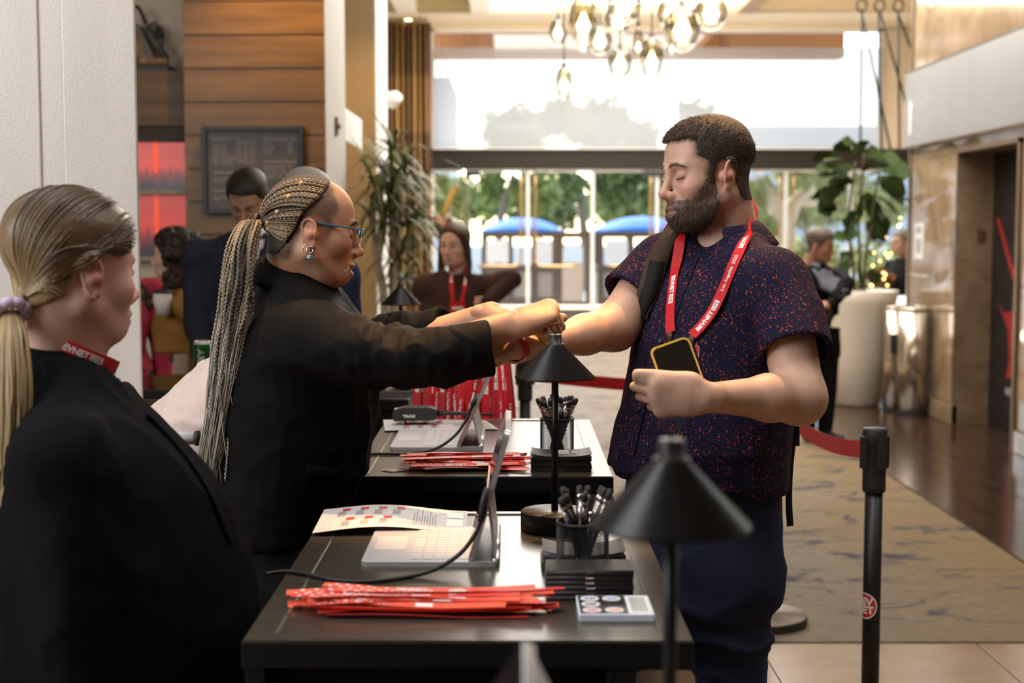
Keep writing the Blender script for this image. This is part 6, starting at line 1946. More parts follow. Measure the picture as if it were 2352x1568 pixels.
 lipcut = s_ell((.104, 0, -.0672), (.030, .0215, .0098))
 nape = lambda q: np.maximum(0, .0 - q[:, 0])
 def keepb(q): return np.maximum(bp(q) + .004 * vnoise(q, 130, 9), np.maximum(np.abs(q[:, 1]) - .0720, -.02) + 0 * q[:, 0])
 keepb.c = None; keepb.r = 0
 bs.add(bd).cut(keepb, .003); bs.sub(lipcut, .004)
 v, f = surface(bs, (.0, -.085, -.135), (.125, .085, .02), .0024)
 n = vnormals(v, f)
 M_beard = mat('brown_beard', (.20, .145, .112), .7, spec=.25, noise=(240, (.085, .060, .046), 1.8, (1, 1, .3)), bump=(340, .8, (1, 1, .35)))
 bo = obj('beard', (toW(v, C_, R, hs_), f), M_beard, who, True)
 ok = np.where(S(v.astype(F32)) > .0008)[0]
 pk = g.choice(ok, 6500)
 dr_ = n[pk] * .30 + V(.12, 0, -1)[None] * .75 + g.normal(0, .2, (len(pk), 3))
 vs, fs = spikes(v[pk] - n[pk] * .0012, dr_, g.uniform(.005, .010, len(pk)), .00035)
 o = obj('beard_hairs', (toW(vs, C_, R, hs_), fs), M_beard, bo, True); o['kind'] = 'stuff'
 # shirt
 ang = math.radians(-45)
 keys = [(.985, .372, 2.872, .192, .168, ang), (1.06, .378, 2.868, .188, .162, ang), (1.17, .388, 2.86, .182, .152, ang), (1.30, .404, 2.855, .178, .132, ang), (1.39, .415, 2.855, .168, .112, ang),
   (1.44, .424, 2.865, .120, .088, ang), (1.468, .430, 2.885, .080, .074, ang), (1.485, .432, 2.893, .070, .068, ang)]
 sh = Sdf()
 sh.add(s_tube(keys))
 sh.add(s_cone(nb + V(.035, -.035, -.035), shL + V(-.01, .01, -.005), .052, .066), .05)
 sh.add(s_cone(nb + V(-.035, .035, -.035), shR + V(.02, 0, -.01), .052, .064), .05)
 seL, seR = P(1829, 810, 2.625), P(1447, 690, 2.905)
 sh.add(s_cone(nb + V(.030, -.030, .020), shL + V(-.06, .05, .035), .042, .045), .04)
 sh.add(s_cone(nb + V(-.03, .03, .015), shR + V(.05, -.05, .03), .042, .042), .04)
 slL = sleeve([shL + V(-.015, 0, -.0), shL * .5 + seL * .5 + V(.004, 0, 0), seL], [.066, .067, .069, .072], .05)
 slR = sleeve([shR + V(.015, 0, -.0), seR], [.066, .070, .072], .05)
 sh.add(slL, .035); sh.add(slR, .035)
 # shirt tail: hem rises towards the front
 hem = s_half(V(-.14, -.06, -1), V(.40, 2.86, 1.014))
 sh.cut(hem, .004)
 sh.sub(s_cone(nb + V(0, 0, -.01), nb + V(-.02, -.02, .12), .060, .066), .004)
 sh.sub(s_cone(C_ * .4 + nb * .6 + V(-.06, -.07, -.03), C_ * .4 + nb * .6 + V(-.05, -.06, .12), .030, .05), .01)
 v, f = surface(sh, (.10, 2.50, .96), (.72, 3.12, 1.54), .0042)
 wgt = (.12 + .88 * sstep(1.46, 1.28, v[:, 2])) * sstep(.05, .17, np.linalg.norm(v - seL, axis=1) - .03) * sstep(.05, .14, np.linalg.norm(v - seR, axis=1) - .03)
 v = wrinkle(v, f, .009, (9, 9, 5), 3, wgt)
 v = wrinkle(v, f, .0010, (24, 24, 12), 8, wgt)
 def print_extra(nt, b):
  N, L = nt.nodes, nt.links
  tc = N.new('ShaderNodeTexCoord')
  def vor(scale, thr):
   vo = N.new('ShaderNodeTexVoronoi'); vo.inputs['Scale'].default_value = scale
   n_ = N.new('ShaderNodeTexNoise'); n_.inputs['Scale'].default_value = 160
   mx = N.new('ShaderNodeMix'); mx.data_type = 'VECTOR'; mx.inputs['Factor'].default_value = .012
   L.new(tc.outputs['Object'], mx.inputs['A']); L.new(n_.outputs['Color'], mx.inputs['B']); L.new(tc.outputs['Object'], n_.inputs['Vector'])
   L.new(mx.outputs['Result'], vo.inputs['Vector'])
   r = N.new('ShaderNodeMapRange'); r.inputs['From Min'].default_value = thr + .05; r.inputs['From Max'].default_value = thr - .02
   L.new(vo.outputs['Distance'], r.inputs['Value'])
   return r.outputs[0], vo
  a, va = vor(135, .20); b2, vb = vor(210, .16)
  mxx = N.new('ShaderNodeMath'); mxx.operation = 'MAXIMUM'; L.new(a, mxx.inputs[0]); L.new(b2, mxx.inputs[1])
  patch = N.new('ShaderNodeTexNoise'); patch.inputs['Scale'].default_value = 48; L.new(tc.outputs['Object'], patch.inputs['Vector'])
  pr = N.new('ShaderNodeMapRange'); pr.inputs['From Min'].default_value = .36; pr.inputs['From Max'].default_value = .50; L.new(patch.outputs['Fac'], pr.inputs['Value'])
  mm = N.new('ShaderNodeMath'); mm.operation = 'MULTIPLY'; L.new(mxx.outputs[0], mm.inputs[0]); L.new(pr.outputs[0], mm.inputs[1])
  mix = N.new('ShaderNodeMix'); mix.data_type = 'RGBA'
  mix.inputs['A'].default_value = (.010, .0095, .030, 1); mix.inputs['B'].default_value = (.37, .072, .030, 1)
  L.new(mm.outputs[0], mix.inputs['Factor']); L.new(mix.outputs['Result'], b.inputs['Base Color'])
 M_shirt = mat('navy_orange_flecked_cotton', (.02, .02, .05), .85, spec=.12, extra=print_extra)
 shirt = obj('shirt', (v, f), M_shirt, who, True)
 sb = bvh_of(v, f)
 # collar split at the front: open between +-158 measured from the back
 col = collar_band(nb + V(-.004, -.006, .0), V(-.10, -.10, 1), -Fd, .070, .112, .066, .010, math.radians(-142), math.radians(142), tip=.044)
 solid(subsurf(obj('collar', col, M_shirt, shirt, True), 1), .003)
 # buttons and placket
 M_btn = mat('dark_button', (.015, .015, .025), .25)
 plk = [(1590, 590), (1578, 632), (1550, 700), (1522, 785), (1492, 860), (1472, 940), (1455, 1010), (1446, 1050)]
 pb, pfr = band_on(sb, plk, .030, .0022, .0022, 2.75, 40)
 obj('placket', pb, M_shirt, shirt)
 for a, b in ((1577, 632), (1520, 785), (1490, 860), (1471, 940)):
  q, n_ = shoot(sb, a, b, .004, 2.72)
  Rb = np.array(Vector(n_).to_track_quat('Z', 'Y').to_matrix())
  obj('button', xf(lathe([(0, 0), (.0055, 0), (.0058, .001), (.005, .0022), (.0035, .0016), (0, .0014)], 18), Rb, q), M_btn, shirt, True)
 # trousers
 tr = Sdf()
 tr.add(s_tube([(.78, .385, 2.875, .178, .142, ang), (.90, .385, 2.875, .176, .145, ang), (1.02, .39, 2.872, .168, .135, ang), (1.06, .39, 2.872, .165, .13, ang)]))
 for kx, (hx, hy), (nx, ny), (ax, ay) in ((1, (.430, 2.80), (.420, 2.775), (.437, 2.82)), (2, (.32, 2.945), (.315, 2.93), (.33, 2.96))):
  tr.add(s_chain([(hx, hy, .84), (nx, ny, .52), (ax, ay, .10)], [.098, .074, .060]), .04)
 tr.cut(s_half(V(0, 0, -1), V(0, 0, .05)), .0)
 v, f = surface(tr, (.12, 2.60, .03), (.66, 3.14, 1.08), .006)
 v = wrinkle(v, f, .010, (7, 7, 14), 5, sstep(1.0, .75, v[:, 2]))
 v = wrinkle(v, f, .003, (16, 16, 30), 9, sstep(.95, .6, v[:, 2]))
 M_chino = cloth('navy_chino_cloth', (.022, .028, .062), .8)
 trs = obj('trousers', (v, f), M_chino, who, True)
 tb = bvh_of(v, f)
 pk_, _ = band_on(tb, [(1712, 1108), (1722, 1150), (1735, 1190), (1738, 1225)], .006, .002, .001, 2.76, 20)
 obj('pocket_edge', pk_, M_chino, trs, True)
 for (ax, ay) in ((.437, 2.82), (.33, 2.96)):
  s_ = Sdf(); c0 = V(ax, ay, 0)
  s_.add(s_cone(c0 + V(0, 0, .045), c0 + Fd * .17 + V(0, 0, .030), .042, .034, V(0, 0, 1), .8)); s_.add(s_cone(c0 + V(0, 0, .06), c0 + V(0, 0, .11), .042, .045), .02)
  s_.cut(s_half(V(0, 0, -1), V(0, 0, .004)))
  v, f = surface(s_, c0 - V(.24, .24, .01), c0 + V(.08, .08, .15), .006)
  obj('shoe', (v, f), mat('brown_leather', (.09, .05, .03), .4), who, True)
 # wristbands
 for (nm, lab, m_, px, wd_) in (('wristband', 'red wristband', mat('red_vinyl_band', (.60, .02, .015), .35), 1190, .013), ('wristband', 'yellow wristband with dark print', mat('yellow_vinyl_band', (.85, .55, .03), .4), 1225, .011)):
  u = (px - 1222) / (1412 - 1222)
  c = wrR + (elR - wrR) * (u * 1.0)
  ax_ = nrm(elR - wrR); e1 = nrm(np.cross(ax_, V(0, 0, 1))); e2 = np.cross(e1, ax_)
  pts = []
  for a in np.linspace(0, 2 * PI, 37):
   d = e1 * math.cos(a) + e2 * math.sin(a)
   h_ = armR.ray_cast(Vector(c + d * .12), Vector(-d))
   rr = .12 - h_[3] if h_[0] is not None else .034
   pts.append(c + d * (min(max(rr, .02), .05) + .0016))
  b_ = obj(nm, ribbon(np.array(pts), ax_, wd_, .0008)[0], m_, who, True); b_['label'] = lab
  if px == 1225:
   for j, a in enumerate(np.linspace(.2, 5.9, 17)):
    d = e1 * math.cos(a) + e2 * math.sin(a); k = int(a / (2 * PI) * 36)
    q = np.array(pts[k]) + d * .001
    obj('print_mark', place(rect_vf(-.0016, -.0035, .0016, .0035, 2), q, np.cross(d, ax_), ax_, .0004), M_lan2, b_)
 # phone in the near hand
 ph = thing('phone', 'black phone in a yellow case held upright in the bearded man\'s hand', 'phone', tuple(P(1560, 880, 2.50)))
 ux = nrm(P(1605, 0, 2.5) - P(1498, 0, 2.5));
 cph = P(1564, 865, 2.52)
 upv = nrm(V(-.36, .10, 1)); rt = nrm(V(1, .02, .36)); nn = np.cross(rt, upv)     # nn faces the camera
 Rp = np.stack([rt, upv, nn], 1)
 obj('phone_case', xf(prism(rrect(.0735, .130, .0125, 7), -.0105, .0015, 2), Rp, cph), mat('yellow_silicone', (.85, .56, .10), .5), ph)
 obj('phone_screen', xf(prism(rrect(.0665, .123, .0095, 7), 0, .0021, 2), Rp, cph), mat('black_phone_glass', (.012, .011, .008), .12, spec=.6), ph)
 obj('camera_bump', xf(prism(rrect(.03, .03, .008, 5), -.0135, -.0105, 2), Rp, cph + rt * -.015 + upv * .05), M_black_metal, ph)
 # lanyard with badge
 ln = thing('lanyard', 'red printed lanyard with a red and white badge round the bearded man\'s neck', 'lanyard', tuple(P(1590, 800, 2.68)))
 near = [(1716, 545), (1705, 575), (1682, 632), (1655, 690), (1625, 738), (1600, 766), (1593, 775)]
 far = [(1566, 528), (1563, 560), (1556, 610), (1549, 660), (1545, 700), (1543, 740), (1544, 768)]
 _, fa = band_on(sb, near, .0235, .0012, .0075, 2.74, 50)
 b2, f2 = band_on(sb, far, .0215, .0012, .0060, 2.80, 50)
 top = [P(1731, 462, 2.935), P(1735, 480, 2.905), P(1731, 508, 2.862)]
 pa = spline(np.vstack([top, fa[0][::7]]), 70)
 sa = np.cross(np.gradient(pa, axis=0), np.vstack([[V(.75, -.65, .15)] * 20, [fa[2].mean(0)] * 50]) * -1)
 for i_ in range(len(sa) - 2, -1, -1):
  if sa[i_] @ sa[i_ + 1] < 0: sa[i_] = -sa[i_]
 for _ in range(3): sa[1:-1] = (sa[:-2] + sa[1:-1] * 2 + sa[2:]) / 4
 b1, f1 = ribbon(pa, sa, .0235, .0012)
 obj('ribbon', b1, M_lan, ln); obj('ribbon', b2, M_lan, ln)
 back = spline([f1[0][0], nb + V(.066, .062, .040), nb + V(.0, .080, .036), nb + V(-.06, .055, .032), f2[0][0]], 40)
 obj('ribbon', ribbon(back, V(0, 0, 1), .022, .0012)[0], M_lan, ln)
 LEN = lambda fr: np.concatenate([[0], np.cumsum(np.linalg.norm(np.diff(fr[0], axis=0), axis=1))])
 for fr, s0, kind, fl in ((f1, .238, 'logo', -1), (f1, .332, 'place', -1), (f1, .422, 'logo', -1), (f2, .120, 'logo', 1)):
  upv_ = 1 if np.mean(fr[2][:, 1]) < 0 else -1
  a_, h_ = lan_print(fr, s0, kind, upv_, fl)
  obj('white_print', a_, M_pr_white, ln)
  if h_ is not None: obj('red_print', h_, M_lan2, ln)
 # clips and badge
 e1, e2 = f1[0][-1], f2[0][-1]
 rt = nrm(e1 - e2); up_ = nrm(V(0, 0, 1) - rt * rt[2]); nn = np.cross(rt, up_)
 if nn[1] > 0: nn = -nn
 Rb = np.stack([rt, up_, nn], 1)
 for e in (e1, e2):
  obj('clip', xf(merge(box((-.005, -.028, -.002), (.005, .0, .003), .001), box((-.0065, -.012, -.003), (.0065, -.004, .004), .001)), Rb, e), mat('bronze_clip', (.32, .20, .15), .25, metal=.9), ln)
 bc_ = (e1 + e2) / 2 - up_ * .080 - nn * .001 + rt * .002
 obj('badge_card', xf(prism(rrect(.086, .125, .006), -.001, .0008, 2), Rb, bc_), M_paper, ln)
 obj('badge_red_print', xf(prism(rrect(.084, .073, .005), .0008, .0012, 2), Rb, bc_ + up_ * .0255), M_lan, ln)
 obj('badge_lettering', place(text_vf('BEVNET LIVE', .012, .03, 'CENTER'), bc_ + up_ * .006 + nn * .0016, rt, up_, 0), M_pr_white, ln)
 obj('badge_lettering', place(text_vf('WINTER 2025', .009, .02, 'CENTER'), bc_ - up_ * .006 + nn * .0016, rt, up_, 0), M_pr_white, ln)
 # backpack
 bp_ = thing('backpack', 'black backpack on the bearded man\'s back with dangling straps', 'backpack', (.57, 3.02, 1.1))
 M_bag = cloth('black_nylon', (.016, .016, .017), .7); M_bagb = cloth('brown_black_webbing', (.06, .042, .028), .75)
 s_ = Sdf(); cb = V(.405, 2.86, 0) - Fd * .165
 s_.add(s_ell(cb + V(0, 0, 1.29), (.125, .055, .165), np.stack([Ld, Fd, V(0, 0, 1)], 1))); s_.add(s_ell(cb + V(0, 0, 1.24), (.125, .06, .11), np.stack([Ld, Fd, V(0, 0, 1)], 1)), .05)
 v, f = surface(s_, cb + V(-.2, -.2, 1.0), cb + V(.2, .2, 1.5), .008)
 obj('bag_body', (v, f), M_bag, bp_, True)
 st1, _ = band_on(sb, [(1558, 522), (1540, 545), (1520, 580), (1503, 620), (1492, 660), (1484, 700), (1480, 735)], .044, .005, .005, 2.92, 40)
 obj('shoulder_strap', st1, M_bagb, bp_, True)
 st2, _ = band_on(sb, [(1512, 600), (1500, 640), (1488, 690), (1482, 730)], .030, .005, .010, 2.92, 30)
 obj('strap_webbing', st2, M_bag, bp_, True)
 for pts_, wd_ in (([(1822, 962), (1821, 1010), (1814, 1080), (1812, 1150), (1815, 1208)], .014), ([(1826, 962), (1829, 990), (1829, 1024)], .014)):
  pp = [P(a, b, 2.93 if len(pts_) > 3 else 2.90) for a, b in pts_]
  obj('hanging_strap', ribbon(spline(pp, 24), V(1, .2, 0), wd_, .002)[0], M_bag, bp_, True)
 obj('strap_buckle', box(P(1812, 972, 2.90) - V(.004, .004, 0), P(1836, 958, 2.90) + V(0, .006, 0), .002), M_rub, bp_)
 obj('side_strap', tube(spline([P(1480, 735, 2.95), P(1476, 760, 2.98), P(1490, 800, 3.05), cb + V(-.02, .05, 1.15)], 20), .008, 8), M_bag, bp_, True)
 obj('strap_adjuster', box(P(1474, 740, 2.93), P(1488, 712, 2.94), .003), M_bagb, bp_)
 return dict(head=(C_, R), wrR=wrR, elR=elR, armR=armR)
MAN = build_man()
# ================================================================== THE WOMAN WITH BRAIDS
def tubes(paths, rad, n=5, mod=None):
 """many thin tubes at once; paths (M, K, 3), rad (M, K); mod(M, K, n) scales the ring radius"""
 Pp = np.asarray(paths, dtype=float); M_, K = Pp.shape[:2]
 t = np.gradient(Pp, axis=1); t /= np.linalg.norm(t, axis=2)[..., None] + 1e-12
 ref = np.where(np.abs(t[..., 1:2]) < .9, V(0, 1, 0), V(1, 0, 0))
 u = np.cross(t, ref); u /= np.linalg.norm(u, axis=2)[..., None] + 1e-12
 w_ = np.cross(t, u)
 a = np.arange(n) / n * 2 * PI
 r = np.broadcast_to(rad, (M_, K))[..., None]
 r = r * (mod if mod is not None else np.ones((1, 1, n)))
 v = Pp[:, :, None, :] + (r * np.cos(a))[..., None] * u[:, :, None, :] + (r * np.sin(a))[..., None] * w_[:, :, None, :]
 idx = np.arange(M_ * K * n).reshape(M_, K, n)
 nx = np.roll(idx, -1, 2)
 f = np.stack([idx[:, :-1], nx[:, :-1], nx[:, 1:], idx[:, 1:]], -1).reshape(-1, 4)
 return v.reshape(-1, 3), f
def resample(p, n):
 p = np.asarray(p); L = np.concatenate([[0], np.cumsum(np.linalg.norm(np.diff(p, axis=0), axis=1))])
 s = np.linspace(0, L[-1], n)
 return np.stack([np.interp(s, L, p[:, k]) for k in range(3)], 1), L[-1]
def braid(path, r, c0, c1, seed, pitch=.0085):
 """one plait: strands bulging out left and right in turn"""
 L = np.sum(np.linalg.norm(np.diff(path, axis=0), axis=1))
 K = max(8, int(L / .0021))
 p, _ = resample(path, K)
 s = np.linspace(0, L, K); ph = 2 * PI * s / pitch
 n = 8; a = np.arange(n) / n * 2 * PI
 side = np.cos(a)[None]
 mod = .74 + .42 * np.maximum(0, side * np.sin(ph)[:, None]) + .10 * np.abs(np.sin(a))[None]
 # the spine wobbles slightly from side to side
 rr = np.full(K, r); rr[:3] *= [.6, .8, .95]; rr[-4:] *= [.95, .85, .7, .5]
 v, f = tubes(p[None], rr[None], n, mod[None])
 g = np.random.default_rng(seed)
 tt = (s / L)[:, None]
 groove_shade = .16 + .84 * sstep(-.35, .55, side * np.sin(ph)[:, None] + .18 * np.abs(np.sin(a))[None])  # shade between the strands, put into the colour
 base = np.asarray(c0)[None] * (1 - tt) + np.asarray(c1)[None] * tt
 col = base[:, None, :] * groove_shade[..., None] * (1 + .25 * g.normal(size=(K, 1, 1)))
 return v, f, np.clip(col.reshape(-1, 3), 0, 1)
M_braid = mat('braided_hair', (.3, .25, .2), .45, spec=.45, attr=True, bump=(600, .4))
def build_woman():
 who = empty_person('woman with long grey-blonde braids and blue glasses in a black blazer, reaching over the desk', (-.43, 2.87, 0))
 sk = V(.46, .245, .150)
 p = dict(skin=sk, flush=V(.50, .20, .12), lips=V(.30, .10, .085), brow=(.025, .016, .012), brows=1.0, browup=.003, eyes='down', nose=.94, jaw=1.14, cheek=1.13, neck=1.12, fem=1, smile=1, open=.006, wide=1, lip=1.15, double=1, scale=.90,
    scalp=[(.02, .118), (.035, .10), (.045, .075), (.048, .055), (.040, .035), (.040, .012), (.030, -.006), (.022, .018), (.0, .034), (-.026, .018), (-.035, -.03), (-.045, -.06), (-.15, -.07), (-.15, .15), (.02, .15)], scalp_k=.72, scalp_col=(.028, .019, .015))
 hs_ = .90
 R = head_frame(math.radians(13), math.radians(6), math.radians(-2))
 C_ = P(721, 535, 2.775) + R[:, 1] * .0705
 nb = P(676, 672, 2.875)
 S, hv, hf = head_mesh(p, C_, R, [(nb, .066), (nb + V(-.03, 0, -.07), .085)], .0021)
 parts = [(toW(hv, C_, R, hs_), hf, skin_colour(hv, p))]
 skin_arm = lambda v, s: np.tile(sk, (len(v), 1)) * (1 + .08 * vnoise(v, 40, s)[:, None] + .05 * vnoise(v, 160, s + 1)[:, None])
 # near arm
 sh1, el1, wr1 = P(715, 790, 2.73), P(958, 822, 2.60), P(1170, 748, 2.635)
 hN, iN = hand_ops(wr1, V(1, .06, .36), V(.38, .42, -.82), 1, .168, curl=(.80, .90, .98, 1.02), thumb=(.5, .5, .4), spread=.02, chub=1.08)
 SA = part_sdf([(s_cone(sh1, el1, .040, .034), 0), (s_cone(el1, wr1, .034, .0290), .02)] + hN)
 pts = np.array([el1, wr1])
 v, f = surface(SA, V(el1[0] - .04, 2.50, 1.20), V(wr1[0] + .16, 2.76, 1.43), .0024)
 parts.append((v, f, skin_arm(v, 11)))
 # far arm
 sh2, el2, wr2 = P(768, 790, 3.02), P(915, 798, 2.96), P(1128, 724, 2.80)
 hF, iF = hand_ops(wr2, V(1, -.35, -.20), V(.1, -.25, -.95), -1, .165, curl=(.55, .6, .65, .7), thumb=(.6, .4, .3), spread=.03, chub=1.05)
 SB = part_sdf([(s_cone(sh2, el2, .040, .036), 0), (s_cone(el2, wr2, .0370, .0275), .02)] + hF)
 v, f = surface(SB, V(el2[0] - .05, 2.62, 1.22), V(wr2[0] + .17, 3.02, 1.42), .0027)
 parts.append((v, f, skin_arm(v, 15)))
 bv, bf = join(*[(a, b) for a, b, _ in parts])
 obj('body', (bv, bf), M_skin, who, True, col=np.vstack([c for _, _, c in parts]))
 # hair close to the scalp
 def conv(cx, cy):
  k = 5.407 * FPX / 2.85 * hs_
  fw, up = (cx - 790) / k / .975, (800 - cy) / k
  c, s_ = math.cos(math.radians(9)), math.sin(math.radians(9))
  return fw * c - up * s_, fw * s_ + up * c
 edge = [conv(*q) for q in ((1000, 225), (930, 330), (860, 400), (720, 500), (640, 600), (590, 720), (470, 880), (330, 1020))]
 cap = Sdf()
 def cd(q): return S(q) - .0022
 cd.c = None; cd.r = 0
 pol = s_poly([(edge[0][0] + .02, .2)] + [(a + .006, b) for a, b in edge] + [(-.2, edge[-1][1]), (-.2, .2)])
 def kp(q): return np.maximum(pol(q) + .003 * vnoise(q, 120, 3), np.maximum(np.abs(q[:, 1]) - .079, -1) + 0 * q[:, 0] - .004)
 kp.c = None; kp.r = 0
 cap.add(cd).cut(kp, .003)
 v, f = surface(cap, (-.125, -.1, -.09), (.09, .1, .15), .0032)
 hair = obj('hair', (toW(v, C_, R, hs_), f), mat('dark_hair_roots', (.024, .017, .014), .6, noise=(220, (.05, .036, .028), 1.8), bump=(300, .7)), who, True)
 # braids over the scalp to the tie
 g = np.random.default_rng(17)
 tie = V(-.122, .004, .010)
 starts = []
 for sgn, cnt in ((-1, 29), (1, 16)):
  e = np.array(edge[:-1]); L = np.concatenate([[0], np.cumsum(np.linalg.norm(np.diff(e, axis=0), axis=1))])
  for k in range(cnt):
   s = (k + .3) / cnt * L[-1]
   x, z = np.interp(s, L, e[:, 0]), np.interp(s, L, e[:, 1])
   starts.append((x, sgn, z))
 O_ = V(-.014, 0, .030)
 def out_to(q, off):
  d = q - O_; d /= np.linalg.norm(d, axis=1)[:, None] + 1e-9
  t = np.full(len(q), .15)
  for _ in range(14):
   t -= (S((O_ + d * t[:, None]).astype(F32)).astype(float) - off) * .85
  return O_ + d * t[:, None]
 for i, (x, sgn, z) in enumerate(starts):
  # start on the skull side at (x, z)
  yy = np.linspace(.0, .10, 60)
  cand = np.stack([np.full(60, x), sgn * yy, np.full(60, z)], 1)
  val = S(cand.astype(F32)); j = int(np.argmax(val > 0))
  y0 = yy[j] if val[0] < 0 else .004
  a = V(x, sgn * y0, z)
  K = 26; t = np.linspace(0, 1, K)
  mid = (a + tie) / 2 + V(0, 0, .020 * (1 if z > .05 else .3))
  q = ((1 - t) ** 2)[:, None] * a + (2 * t * (1 - t))[:, None] * mid + (t ** 2)[:, None] * tie
  q[:-1] = out_to(q[:-1], .0050 + .0012 * (i % 3)) * sstep(1.0, .86, t[:-1])[:, None] + q[:-1] * (1 - sstep(1.0, .86, t[:-1]))[:, None]
  gold = g.uniform(.25, 1.0)
  c0 = V(.44, .28, .13) * gold + V(.03, .026, .022); c1 = V(.26, .22, .165) * g.uniform(.35, 1.1)  # blonde, with warm light's gold put into the scalp end
  bv_, bf_, bc_ = braid(q, .0036 * g.uniform(.75, 1.25), c0, c1, i, .0085 * g.uniform(.9, 1.3))
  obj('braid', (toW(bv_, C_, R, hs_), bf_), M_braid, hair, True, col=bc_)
  if i % 6 == 2:
   bq = q[int(K * g.uniform(.3, .6))]
   obj('hair_bead', (toW(xf(lathe([(0, -.006), (.0045, -.0045), (.006, 0), (.0045, .0045), (0, .006)], 12), None, bq)[0], C_, R, hs_), lathe([(0, -.006), (.0045, -.0045), (.006, 0), (.0045, .0045), (0, .006)], 12)[1]), mat('gold_hair_bead', (.55, .33, .14), .4), hair, True)
 # the ponytail of braids
 tieW = toW(tie[None], C_, R, hs_)[0]
 pth = [(598, 500, 2.83), (574, 512, 2.80), (555, 560, 2.765), (546, 640, 2.745), (536, 720, 2.74), (521, 800, 2.735), (508, 880, 2.73), (497, 960, 2.73), (484, 1040, 2.73), (470, 1110, 2.73)]
 hw = [10, 24, 32, 36, 36, 34, 30, 27, 29, 24]
 cen = np.array([P(*q) for q in pth]); cen[0] = tieW
 def tail_path(u, w_, end, j):
  q = []
  for k, c in enumerate(cen):
   if k > end: break
   h_ = hw[k] * c[1] / FPX
   q.append(c + V(u * h_, w_ * h_ * .75, 0) + V(g.normal(0, .0012), g.normal(0, .0012), 0) * min(k, 3))
  return spline(q, 70)
 N_ = 44
 for i in range(N_):
  rr = math.sqrt((i + .5) / N_); th = i * 2.39996
  u, w_ = rr * math.cos(th), rr * math.sin(th)
  end = int(g.integers(5, 8))
  q = tail_path(u, w_, end, i)
  tone = g.uniform(.75, 1.15)
  c0 = (V(.34, .22, .11) if g.random() < .5 else V(.30, .25, .18)) * tone; c1 = V(.42, .38, .31) * tone
  if g.random() < .22: c0, c1 = V(.10, .075, .055), V(.22, .19, .15)
  bv_, bf_, bc_ = braid(q, .0037 * g.uniform(.8, 1.15), c0, c1, 100 + i)
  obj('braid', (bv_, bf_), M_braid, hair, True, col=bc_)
 # loose ends under the braids
 ps = []
 for i in range(190):
  rr = math.sqrt(g.random()); th = g.uniform(0, 2 * PI); u, w_ = rr * math.cos(th), rr * math.sin(th)
  q = [c + V(u * h_ * c[1] / FPX + g.normal(0, .002), w_ * h_ * .7 * c[1] / FPX, 0) for c, h_ in zip(cen[4:], hw[4:])]
  k = g.choice([3, 4, 5, 6], p=[.12, .18, .3, .4]); q = q[:k]
  if g.random() < .25: q[-1] = q[-1] + V(g.normal(.012, .012), 0, g.normal(0, .01))
  ps.append(resample(spline(q, 30), 30)[0])
 rad = np.tile(np.concatenate([np.linspace(.15, 1, 8), np.linspace(1, .35, 22)]) * .0015, (190, 1))
 v, f = tubes(np.array(ps), rad, 5)
 cc = np.repeat(np.clip(V(.44, .40, .33)[None] * g.uniform(.55, 1.25, 190)[:, None], 0, 1), 150, 0)
 o = obj('loose_hair_ends', (v, f), M_braid, hair, True, col=cc); o['kind'] = 'stuff'
 # a stray braid tip hanging lower
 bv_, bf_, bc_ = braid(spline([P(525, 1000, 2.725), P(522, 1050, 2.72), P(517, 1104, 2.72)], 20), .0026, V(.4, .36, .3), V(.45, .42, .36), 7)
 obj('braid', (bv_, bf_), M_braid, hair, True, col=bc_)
 o_ = obj('hair_tie', tube(np.array([tieW + V(.004 * math.cos(a), .016 * math.cos(a) * 0 + .017 * math.sin(a), .017 * math.cos(a)) for a in np.linspace(0, 2 * PI, 25)]), .0055, 8), M_rub, hair, True)
 # fuzz at the temple and nape
 fz = np.where((S(hv.astype(F32)) < .002))[0]
 fz = [i for i in g.choice(len(hv), 9000) if s_poly(p['scalp'])(hv[i:i + 1].astype(F32))[0] < .002 and hv[i, 0] > -.075 and abs(hv[i, 1]) > .02 and S.ops[0] is not None and not (abs(hv[i, 1]) > .077)]
 fz = np.array(fz[:1500]); nn_ = vnormals(hv, hf)[fz]
 vs, fs = spikes(hv[fz], nn_ * .25 + V(-.9, 0, .15)[None] + g.normal(0, .25, (len(fz), 3)), g.uniform(.003, .007, len(fz)), .00022)
 o = obj('short_edge_hairs', (toW(vs, C_, R, hs_), fs), hair.data.materials[0], hair, True); o['kind'] = 'stuff'
 vs, fs = brow_hairs(S, 300, g, .003, .0022)
 o = obj('eyebrows', (toW(vs, C_, R, hs_), fs), hair.data.materials[0], who, True); o['kind'] = 'stuff'
 # glasses
 gl = obj('glasses', (toW(np.array(box((.0, -.0775, .0205), (.088, -.0750, .0240), .001)[0]) * V(1, 1, 1) + np.clip((box((.0, -.0775, .0205), (.088, -.0750, .0240), .001)[0][:, :1]) / .088, 0, 1) * V(.020, .0100, -.004), C_, R, hs_), box((.0, -.0775, .0205), (.088, -.0750, .0240), .001)[1]), mat('teal_blue_frame', (.03, .13, .22), .3), who)
 gl['label'] = 'teal blue glasses with clear lower rims'
 loc = lambda vf: (toW(vf[0], C_, R, hs_), vf[1])
 obj('temple_arm', loc(tube([V(.108, .066, .019), V(.06, .073, .021), V(.0, .077, .022)], .0016, 6)), M_lamp if False else bpy.data.materials['teal_blue_frame'], gl)
 obj('temple_tip', loc(tube(spline([V(.0, -.0765, .0222), V(-.008, -.077, .020), V(-.014, -.078, .010)], 10), .0017, 6)), bpy.data.materials['teal_blue_frame'], gl)
 M_rimc = mat('clear_rim', (.55, .42, .36), .2)
